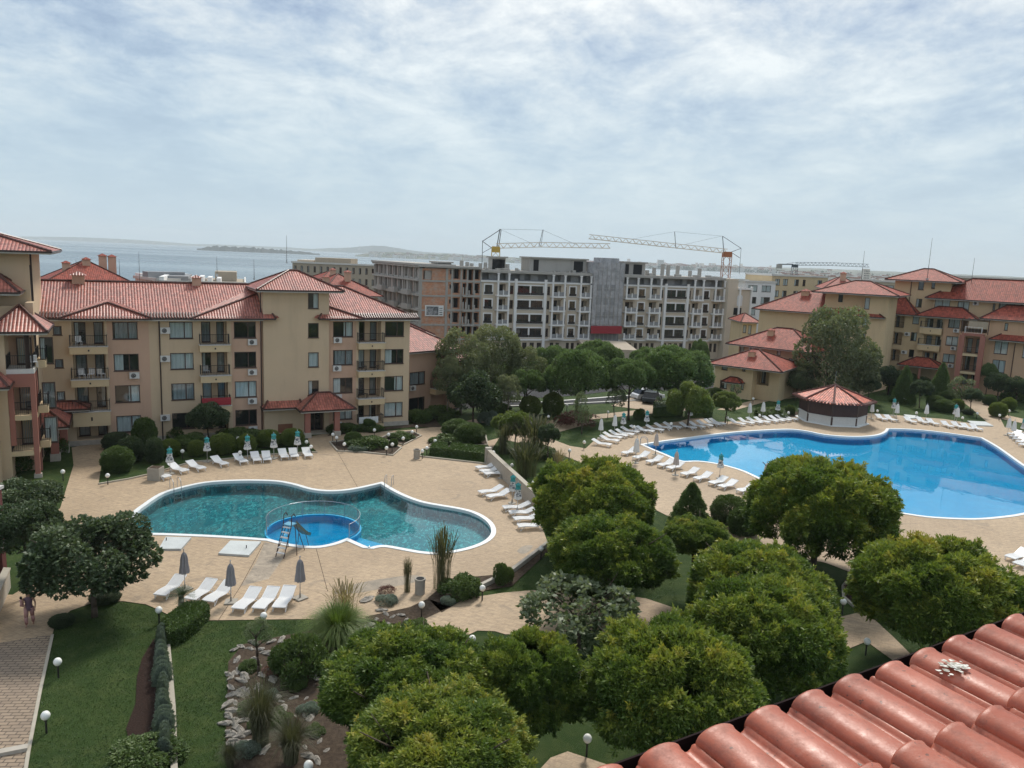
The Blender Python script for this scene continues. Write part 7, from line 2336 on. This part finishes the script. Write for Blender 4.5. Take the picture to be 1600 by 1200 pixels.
# clipped bushes
CB = 'clipped round bushes'
for kd, x, y, rx, ry, lb_ in [
    ('balldense', 183, 692, 21, 15, 'dark clipped bush at the path corner, rearmost'), ('balldense', 205, 706, 20, 22, 'dark clipped bush behind the lamp bush'), ('ball', 184, 722, 24, 22, 'rounded clipped bush nearest the path and lamp'),
    ('ball', 227, 682, 18, 27, 'tall green clipped bush left of the potted shrub'), ('balldense', 242, 707, 14, 22, 'dark shrub growing over the square planter'),
    ('ballbright', 265, 703, 17, 15, 'clipped ball bush behind the first printed parasol'), ('ballbright', 307, 703, 13, 14, 'small clipped ball left of the second printed parasol'), ('ballbright', 348, 697, 20, 18, 'large bright clipped ball behind the fourth lounger'),
    ('ballbright', 385, 696, 15, 16, 'clipped ball behind the third printed parasol'), ('ballbright', 420, 688, 18, 15, 'clipped ball behind the fourth printed parasol'), ('ballbright', 457, 686, 18, 15, 'clipped ball behind the fifth printed parasol'),
    ('ball', 714, 674, 24, 17, 'big dark clipped bush in the entrance bed, left one'), ('ball', 734, 681, 24, 18, 'big dark clipped bush in the entrance bed, right one'),
    ('ballbright', 828, 637, 17, 17, 'round clipped tree by the road, left of two'), ('ballbright', 863, 634, 17, 19, 'round clipped tree by the road, right of two'),
    ('cone', 1077, 800, 36, 34, 'pointed dark clipped conifer before the blue pool deck'), ('ball', 1137, 803, 28, 26, 'round clipped bush right of the pointed conifer'), ('ball', 1160, 820, 24, 24, 'round clipped bush tucked beside the big dark globe tree'),
    ('ball', 1461, 631, 14, 12, 'clipped ball bush on the far lawn, leftmost'), ('ball', 1478, 622, 13, 10, 'clipped ball bush on the far lawn, behind the leftmost'), ('ball', 1475, 636, 15, 11, 'clipped ball bush on the far lawn, front middle'), ('ballbright', 1495, 634, 10, 10, 'clipped ball bush on the far lawn, right of the middle'),
    ('ballbright', 1558, 642, 13, 13, 'bright clipped ball bush by the forked path'), ('ballbright', 1575, 633, 11, 11, 'clipped ball bush right of the bright one by the path'), ('ball', 1545, 626, 10, 9, 'clipped low ball behind the bright one by the path'), ('ballbright', 1396, 609, 11, 10, 'small clipped ball at the foot of the pointed conifer'),
    ('balldense', 1512, 644, 8, 5, 'low dark cushion bush at the lawn corner'), ('ball', 552, 687, 14, 11, 'low grey-green dome in the long entrance bed'), ('ball', 615, 693, 7, 7, 'small dark dome at the bed corner lamp'),
    ('balldense', 97, 972, 18, 12, 'dark low bush at the walkway lawn corner'), ('balldense', 165, 935, 22, 12, 'dark low bush under the spreading tree'),
]:
    bush(kd, x, y, rx, ry, lb_, group=CB, name='clipped_bush')
# looser planting
for kd, x, y, rx, ry, lb_ in [
    ('mound', 575, 694, 28, 10, 'grey-green loose shrub along the long entrance bed'), ('silver', 560, 700, 14, 7, 'pale flowering shrub in the long entrance bed'), ('mound', 627, 683, 18, 6, 'low planting in the diamond bed'),
    ('mound', 700, 690, 26, 8, 'yellow-green ground shrub under the two dark bushes'), ('mound', 655, 650, 20, 13, 'leafy oleander by the yellow block corner'), ('mound', 690, 646, 24, 14, 'dark oleander in front of the low orange wing'), ('mound', 535, 672, 22, 6, 'dark low hedge under the ground floor windows'), ('mound', 577, 668, 20, 8, 'dark rounded hedge under the white sheet'),
    ('mound', 300, 690, 24, 14, 'loose dark shrub under the facade behind clipped balls'), ('mound', 270, 675, 20, 14, 'dark leafy shrub at the facade left of the magnolia'), ('mound', 375, 683, 30, 8, 'low dark shrubs at the magnolia foot'),
    ('silver', 765, 652, 16, 14, 'greyish airy shrub behind the dark clipped bushes'), ('silver', 603, 930 + 8, 16, 10, 'silver lavender mound by the red-leaved plant'), ('silver', 700, 939, 11, 8, 'small silver cushion below the pampas bush'), ('red', 606, 925, 14, 9, 'reddish spiky plant above the lavender mound'),
    ('mound', 717, 918, 30, 22, 'dark green shrub under the tall reed plumes'), ('mound', 786, 898, 14, 20, 'small bright shrub at the dark bed corner'), ('mound', 470, 1035, 38, 40, 'dark loose shrub beside the rock bed'), ('mound', 520, 1040, 25, 20, 'loose green shrub behind the golden tree'),
    ('mound', 230, 1188, 50, 22, 'low green shrubs at the bottom of the mulch strip'), ('mound', 648, 985, 22, 16, 'small loose shrub at the head of the golden tree'), ('mound', 865, 880, 16, 10, 'low shrub under the bright topped globe tree')[:0] or ('red', 1335, 915, 14, 14, 'dark reddish shrub in the kerbed bed by the forked path'),
    ('red', 940, 668, 28, 8, 'dark purple low hedge behind the white parasols')[:0] or ('red', 905, 662, 34, 8, 'dark purple loose hedge behind the lawn curve'), ('mound', 1120, 790 + 68, 24, 14, 'low green shrub under the small globe tree'), ('mound', 20, 720, 26, 22, 'dark shrub mass under the left balconies'), ('mound', 85, 692, 18, 22, 'dark shrubs beside the porch'), ('mound', 1205, 648, 24, 6, 'low dark shrubs left of the kiosk'), ('mound', 1230, 640, 10, 10, 'grey-green shrub touching the kiosk'),
    ('mound', 1420, 594, 26, 14, 'dark shrub mass before the porch roof'), ('mound', 1500, 598, 24, 12, 'shrubs at the foot of the salmon columns'), ('mound', 1590, 618, 20, 12, 'dark shrubs at the right edge of the far lawn'), ('mound', 1175, 604, 10, 6, 'small shrub in front of the villa car'), ('mound', 997, 645, 9, 9, 'small bright shrub left of the path shelter')[:0] or ('mound', 998, 647, 9, 10, 'small bright shrub behind the fanned loungers'),
    ('mound', 1115, 612, 12, 9, 'loose shrub left of the small villa'), ('mound', 835, 706, 30, 14, 'dark green thicket behind the stone wall'), ('mound', 775, 640, 22, 12, 'dark bushes right of the dense leafy tree'), ('mound', 880, 655, 14, 8, 'small dark shrub behind the purple hedge')]:
    bush(kd, x, y, rx, ry, lb_, 'shrub', 'loose garden shrubs', 'shrub')
for kd, x, y, rx, ry, lb_ in [('grass', 527, 984, 50, 44, 'big fountain of bright ornamental grass at the deck edge'), ('dusk', 408, 1120, 44, 72, 'tall dusky ornamental grass in the rock bed'), ('dusk', 455, 1165, 40, 50, 'coarse grass clump at the bottom of the rock bed'), ('dusk', 360, 1185, 20, 30, 'thin dry grass clump at the lawn edge of the rock bed')]:
    bush(kd, x, y, rx, ry, lb_, 'ornamental grass', 'ornamental grasses', 'ornamental_grass')
for x, y, rx, ry, lb_ in [(690, 885, 26, 52, 'tall upright reed plumes above the dark shrub'), (636, 905, 10, 28, 'two thin tall dry stems by the litter bin'), (835, 690, 42, 34, 'arching dry reeds behind the stone wall, right clump'), (787, 690, 18, 26, 'arching dry reeds behind the stone wall, left clump'), (820, 725, 34, 30, 'pale reeds close behind the middle of the wall'), (872, 722, 16, 16, 'cream pampas plumes rising over the large left globe tree'), (540, 950, 40, 24, 'dry seed stalks over the bright ornamental grass')]:
    bush('straw' if ('pampas' in lb_ or 'seed' in lb_) else 'reed', x, y, rx, ry, lb_, 'reeds', 'tall dry reeds', 'reed_clump')
# hedges
def hedge(name, pts, h, mat, label, dens=260, seed=1, z0=0.05):
    poly = G(pts); o = MB(); o.prism([(x, y) for x, y in poly], z0, h * .92)
    body = o.build(name, M['leaf_bush'] if mat is None else M[mat])
    body.data.attributes.new('tint', 'FLOAT', 'POINT').data.foreach_set('value', [.3] * len(body.data.vertices))
    r = np.random.default_rng(seed); A_ = abs(area(poly)); n = int(A_ * dens)
    xs = [p[0] for p in poly]; ys = [p[1] for p in poly]
    pts_ = []
    def inside(x, y):
        c = False; j = len(poly) - 1
        for i in range(len(poly)):
            if (poly[i][1] > y) != (poly[j][1] > y) and x < (poly[j][0] - poly[i][0]) * (y - poly[i][1]) / (poly[j][1] - poly[i][1]) + poly[i][0]: c = not c
            j = i
        return c
    while len(pts_) < n:
        x, y = r.uniform(min(xs), max(xs)), r.uniform(min(ys), max(ys))
        if inside(x, y): pts_.append((x, y, h * .92 + r.uniform(-.03, .03)))
    nd = len(pts_)
    for i in range(len(poly)):
        a, c = poly[i], poly[(i + 1) % len(poly)]; L = math.hypot(c[0] - a[0], c[1] - a[1])
        for _ in range(int(L * h * dens)):
            t_ = r.uniform(); pts_.append((a[0] + (c[0] - a[0]) * t_, a[1] + (c[1] - a[1]) * t_, r.uniform(z0, h * .95)))
    P = np.array(pts_); cx, cy = np.mean(xs), np.mean(ys)
    D = np.where(np.arange(len(P))[:, None] < nd, np.array([[0, 0, 1.0]]), unit(P - np.array([cx, cy, h / 2])))
    T = .42 + .1 * np.sin(P[:, 0] * 3) * np.sin(P[:, 1] * 3)
    link('hedge_leaves', leaf_mesh('hedge_leaves', P, D, .10, .28, 3, .6, T, 'leaf_bush', r), body)
    return tag(body, label, 'hedge', 'low clipped hedges')


hedge('hedge', [(259, 985), (292, 962), (318, 960), (326, 968), (310, 985), (288, 1003), (264, 1010)], .75, None, 'low fan-shaped clipped hedge at the head of the mulch strip', seed=3)
hedge('hedge', [(672, 712), (678, 703), (698, 704), (700, 714)], .8, None, 'low clipped hedge, left block before the stone wall end', 160, 4)
hedge('hedge', [(702, 714), (706, 704), (762, 709), (758, 721)], .8, None, 'low clipped hedge, long right block before the stone wall end', 160, 5)
hedge('hedge', [(1020, 652), (1022, 642), (1060, 640), (1066, 650)], 1.3, None, 'square clipped hedge left of the drooping round tree', 60, 6)
hedge('hedge', [(1070, 655), (1072, 649), (1112, 646), (1112, 652)], 1.0, None, 'square clipped hedge under the drooping round tree', 60, 7)
# row of small conifers along the mulch strip, each a thing
for i in range(22):
    f = i / 21; x = 252 + 6 * f; y = 1000 + 185 * f; p = g(x, y)
    o = link('feathery_shrub', proto(('cone', 1)), None, (p.x, p.y, .45), (0, 0, i), (.34 + .05 * (i % 2), .5, .42 + .09 * (i * 7 % 3)))
    o.data = proto(('conesilver', i % 2))
    o.data = proto(('conesilver', i % 2)); o.scale = (.20, .42, .36 + .05 * (i * 7 % 3)); o.location.z = .35; o.rotation_euler.z = i * .35 - .3 * (i % 3)
    tag(o, 'narrow feathery silvery shrub in the row by the mulch strip, %s from the hedge' % ORD[i], 'shrub', 'shrubs along the mulch strip')
p = g(284, 960); t = thing('palm', 'small palm with spiky fronds between the front loungers', 'palm', (p.x, p.y, 0))
link('fronds', proto(('palm', 0)), t, (0, 0, .95), (0, 0, 0), (.85, .85, .8)); b = MB(); b.lathe([(.16, 0), (.2, .3), (.15, .6), (.12, 1.0)], 10); b.build('trunk', M['palebark'], t)
p = g(440 + 137, 668 + 6); t = thing('potted_plant', 'variegated plant in a white pot before the white sheet', 'potted plant', (p.x, p.y, .05))
b = MB(); b.lathe([(.18, 0), (.25, .45), (.27, .5)], 10); b.build('pot', M['white_plastic'], t); link('leaves', proto(('mound', 1)), t, (0, 0, .7), (0, 0, 0), (.55, .55, .6))

# rocks in the rock bed
def rock_mesh(sd):
    r = np.random.default_rng(sd); bm_ = MB(); n = 8
    prof = [(.25, -.06), (.5, 0), (.46, .12), (.3, .22), (.08, .27)]
    for q, z in prof:
        for i in range(n):
            a = 6.283 * i / n; k = q * r.uniform(.65, 1.35); bm_.v.append((k * math.cos(a) * 1.25, k * math.sin(a) * .8, z * r.uniform(.6, 1.4)))
    for a in range(len(prof) - 1):
        for i in range(n): j = (i + 1) % n; bm_.f.append((a * n + i, a * n + j, (a + 1) * n + j, (a + 1) * n + i)); bm_.m.append(0)
    bm_.f.append(tuple((len(prof) - 1) * n + i for i in range(n))); bm_.m.append(0)
    return bm_.mesh('rock', M['rock'])


RM = [rock_mesh(i) for i in range(6)]
rk = random.Random(12); k_ = 0
spots = [(365, 1020), (378, 1012), (390, 1018), (370, 1032), (385, 1038), (400, 1030), (412, 1022), (425, 1005), (438, 1000), (445, 1028), (430, 1035), (420, 1048), (410, 1055), (395, 1050), (375, 1050), (362, 1062), (385, 1060), (405, 1072), (425, 1062), (440, 1052), (428, 1080), (415, 1088), (400, 1095), (360, 1078), (372, 1090), (358, 1100), (452, 1018), (463, 1012), (470, 1008), (480, 1002), (355, 1120), (352, 1132), (370, 1140), (382, 1148), (390, 1152), (368, 1160), (505, 1020), (500, 1035), (490, 1060), (478, 1092), (470, 1108), (485, 1125), (500, 1160), (512, 1175), (495, 1190), (600, 962), (590, 970), (605, 975), (612, 968), (585, 985), (625, 962), (632, 972), (578, 978), (570, 985), (396, 1003), (448, 1070), (440, 1100), (425, 1110), (455, 1125), (376, 1165), (360, 1150), (392, 1128), (595, 955)]
for _ in range(50): spots.append((rk.uniform(358, 480), rk.uniform(1010, 1180)))
for x, y in spots:
    p = g(x + rk.uniform(-3, 3), y + rk.uniform(-3, 3)); s_ = rk.uniform(.16, .44); k_ += 1
    o = link('rock', RM[k_ % 6], None, (p.x, p.y, .05), (rk.uniform(-.2, .2), rk.uniform(-.2, .2), rk.uniform(0, 6)), (s_ * 1.25, s_, s_))
    tag(o, 'pale jagged stone lying loose on the dark soil of the rock bed', 'rock', 'rocks in the rock bed')
for i_ in range(16):
    x, y = rk.uniform(372, 500), rk.uniform(1015, 1185); p = g(x, y); s_ = rk.uniform(.25, .5)
    o = link('low_plant', proto((['silver', 'mound', 'mound', 'red'][i_ % 4], i_ % 2)), None, (p.x, p.y, .08), (0, 0, i_), (s_, s_, s_ * .7)); tag(o, ['small silvery', 'small green', 'small green', 'small reddish'][i_ % 4] + ' low plant growing among the stones of the rock bed', 'plant', ['silvery', 'green', 'green', 'reddish'][i_ % 4] + ' low plants in the rock bed')
p = g(574, 938); o = link('rock', RM[2], None, (p.x, p.y, .03), (0, 0, 1), (.7, .6, .5)); tag(o, 'whitish stone block on the deck beside the bright ornamental grass', 'rock')

# grass texture on the nearest lawns, sparse tufts
r = np.random.default_rng(77); P = []
def sprinkle(poly, dens):
    xs = [p[0] for p in poly]; ys = [p[1] for p in poly]; n = int((max(xs) - min(xs)) * (max(ys) - min(ys)) * dens)
    X = r.uniform(min(xs), max(xs), n); Y = r.uniform(min(ys), max(ys), n); c = np.zeros(n, bool); j = len(poly) - 1
    for i in range(len(poly)):
        (xi, yi), (xj, yj) = poly[i], poly[j]; m = ((yi > Y) != (yj > Y)) & (X < (xj - xi) * (Y - yi) / ((yj - yi) or 1e-9) + xi); c ^= m; j = i
    return np.stack([X[c], Y[c], np.zeros(c.sum())], 1)


P = np.concatenate([sprinkle(G([(84, 990), (192, 942), (249, 955), (262, 985), (236, 1005), (212, 1060), (208, 1100), (196, 1145), (236, 1190), (236, 1240), (38, 1240), (48, 1175)]), 170),
                    sprinkle(G([(275, 1012), (330, 972), (480, 970), (500, 982), (440, 994), (378, 1006), (355, 1035), (352, 1160), (370, 1240), (275, 1240)]), 170),
                    sprinkle(G([(800, 905), (862, 860), (1000, 840), (1045, 870), (1060, 945), (1010, 932), (900, 922), (830, 921), (800, 922)]), 90)])
D = unit(r.normal(size=P.shape) * .5 + np.array([0, 0, 1.0]))
o = link('grass', leaf_mesh('grass', P, D, .07, .12, 2, .6, np.clip(.2 + .2 * np.sin(P[:, 0] * 1.3) * np.sin(P[:, 1] * .9) + r.uniform(-.15, .2, len(P)), 0, 1), 'leaf_bush', r)); o['kind'] = 'stuff'

# ================================================================ the clay roof below the camera
P0 = Vector((.802, 2.281, 16.526 + 0)); az = .533
H_OFF = 0.0
e1 = -Vector((math.cos(az), math.sin(az), 0)); u = Vector((.183, -.312, .023)); PIT, LT = .22, u.length; u.normalize()
u = (u - e1 * u.dot(e1)).normalized(); nrm_ = e1.cross(u)
rt_ = thing('tiled_roof', 'red-brown clay tiled roof edge with dark gutter in the near corner below the camera', 'roof', P0)
Mr = Matrix((e1, u, nrm_)).transposed().to_4x4()
rt_.rotation_euler = Mr.to_euler()


def tile_mesh(sd):
    """one barrel tile with its side pan; local x along the eave, y up the slope"""
    r = random.Random(sd); b = MB(); seg = 12; R0 = .071; L = LT + .05; th = .013
    rows = [(0, 0.0, 1.06), (.02, .004, 1.06), (.05, .002, 1.0), (.5, -.004, .97), (1, -.012, .92)]
    prof = []
    for i in range(seg + 1):
        a = math.pi - math.pi * i / seg
        prof.append((R0 * 1.08 + math.cos(a) * R0 * 1.08, .002 + math.sin(a) ** .8 * R0 * .62))
    prof += [(R0 * 2.16 + .005, -.004), (R0 * 2.16 + .022, -.008), (R0 * 2.16 + .040, -.010), (R0 * 2.16 + .052, -.004), (R0 * 2.16 + .058, .006), (R0 * 2.16 + .068, .007)]
    wx = r.uniform(-.003, .003)
    for (t_, dz, k) in rows:
        for (x, z) in prof: b.v.append((R0 * 1.08 + (x - R0 * 1.08) * (k if x < R0 * 2.2 else 1) + wx, t_ * L, z * (k if z > 0 else 1) + dz + .022 * (1 - t_)))
    n = len(prof)
    for a in range(len(rows) - 1):
        for i in range(n - 1): b.f.append((a * n + i, a * n + i + 1, (a + 1) * n + i + 1, (a + 1) * n + i)); b.m.append(0)
    # front thickness
    k0 = len(b.v)
    for (x, z) in prof:
        c = R0 * 1.08
        if x < R0 * 2.2: b.v.append((c + (x - c) * .84 + wx, .004, max(-.006, z * .8 - .001) + .022))
        else: b.v.append((x + wx, .004, z - th + .022))
    for i in range(n - 1): b.f.append((i, k0 + i, k0 + i + 1, i + 1)); b.m.append(0)
    b.v = [(-x, y, z) for x, y, z in b.v]; b.f = [tuple(reversed(q)) for q in b.f]
    me = b.mesh('roof_tile', M['clay'], True)
    return me


TM = [tile_mesh(i) for i in range(5)]
rx_ = random.Random(31)
for i in range(-6, 22):
    for j in range(0, 9):
        # one slightly shifted, tilted tile per place
        if i > 13 and j > 5: continue
        o = link('roof_tile', TM[(i * 3 + j * 7) % 5], rt_, (-i * PIT + rx_.uniform(-.004, .004), j * LT * .985 + rx_.uniform(-.008, .008), -.022 + rx_.uniform(0, .003)), (rx_.uniform(-.006, .006), rx_.uniform(-.006, .006), rx_.uniform(-.008, .008)))
b = MB(); b.box(-6, 3, -.055, .02, -.14, -.125); b.box(-6, 3, -.063, -.055, -.14, -.002); b.box(-6, 3, .02, .03, -.14, -.01)
b.build('gutter', plain('gutter_dark', (.02, .012, .012), .9, spec=.1), rt_)
b = MB(); b.box(-6, 3, .03, 4, -.06, -.03); b.build('roof_boards', M['frame'], rt_)
b = MB(); b.box(-6, 3, .25, 4.2, -3.0, -.2); b.build('wall', M['yellow'], rt_)
# bird droppings on one tile
b = MB(); rd = random.Random(2)
t = NT('dropping'); n = t.noise(t.coord('Object'), 60, 4); t.pbr(t.ramp(n, [(.4, (.75, .74, .68)), (.6, (.35, .32, .25))]), .8)
q_ = ray(1490, 1045)
MI = (Matrix.Translation(P0) @ Mr).inverted(); o_l = MI @ Vector((0, 0, CAMH)); d_l = MI.to_3x3() @ q_
tt = (.035 - o_l.z) / d_l.z; hit = o_l + d_l * tt
ci = round((hit.x + .0767) / PIT) * PIT - .0767
for k in range(70):
    a = rd.uniform(0, 6.283); q = rd.random() ** 2.2 * .06; s_ = rd.uniform(.003, .011) * (1.5 - q * 12)
    if s_ < .0025: s_ = .0025
    x = hit.x + q * math.cos(a) * 1.1; y = hit.y + q * math.sin(a) * .8
    dx = min(.07, abs(x - ci)); z = -.012 + math.sin(math.acos(min(1, dx / .0767))) ** .8 * .044 + .022 * (1 - ((y / (LT * .985)) % 1)) + .004
    pts = [(x + s_ * rd.uniform(.6, 1.4) * math.cos(t_ * .7854), y + s_ * rd.uniform(.6, 1.7) * math.sin(t_ * .7854), z) for t_ in range(8)]
    b.face(pts)
b.build('bird_dropping', M['dropping'], rt_)

# ================================================================ the hazy air
t = NT('haze_air'); t.t.nodes.clear()
ov = t.n('OutputMaterial'); pv = t.n('VolumePrincipled'); pv.inputs['Density'].default_value = HAZE; pv.inputs['Color'].default_value = (.93, .98, 1, 1); pv.inputs['Anisotropy'].default_value = .0
t.l(pv.outputs[0], ov.inputs['Volume'])
b = MB(); b.box(-15000, 15000, -1000, 15000, -17.5, 260); hz = b.build('haze', M['haze_air']); hz['kind'] = 'stuff'
SC.cycles.volume_bounces = 1
SC.view_settings.view_transform = 'Standard'; SC.view_settings.look = 'None'; SC.view_settings.exposure = EXPO; SC.view_settings.gamma = 1
SC.cycles.max_bounces = 6; SC.cycles.diffuse_bounces = 3; SC.cycles.glossy_bounces = 2; SC.cycles.transparent_max_bounces = 8
SC.cycles.use_adaptive_sampling = True; SC.cycles.adaptive_threshold = .02
SC.cycles.use_denoising = True
SC.cycles.caustics_reflective = False; SC.cycles.caustics_refractive = False
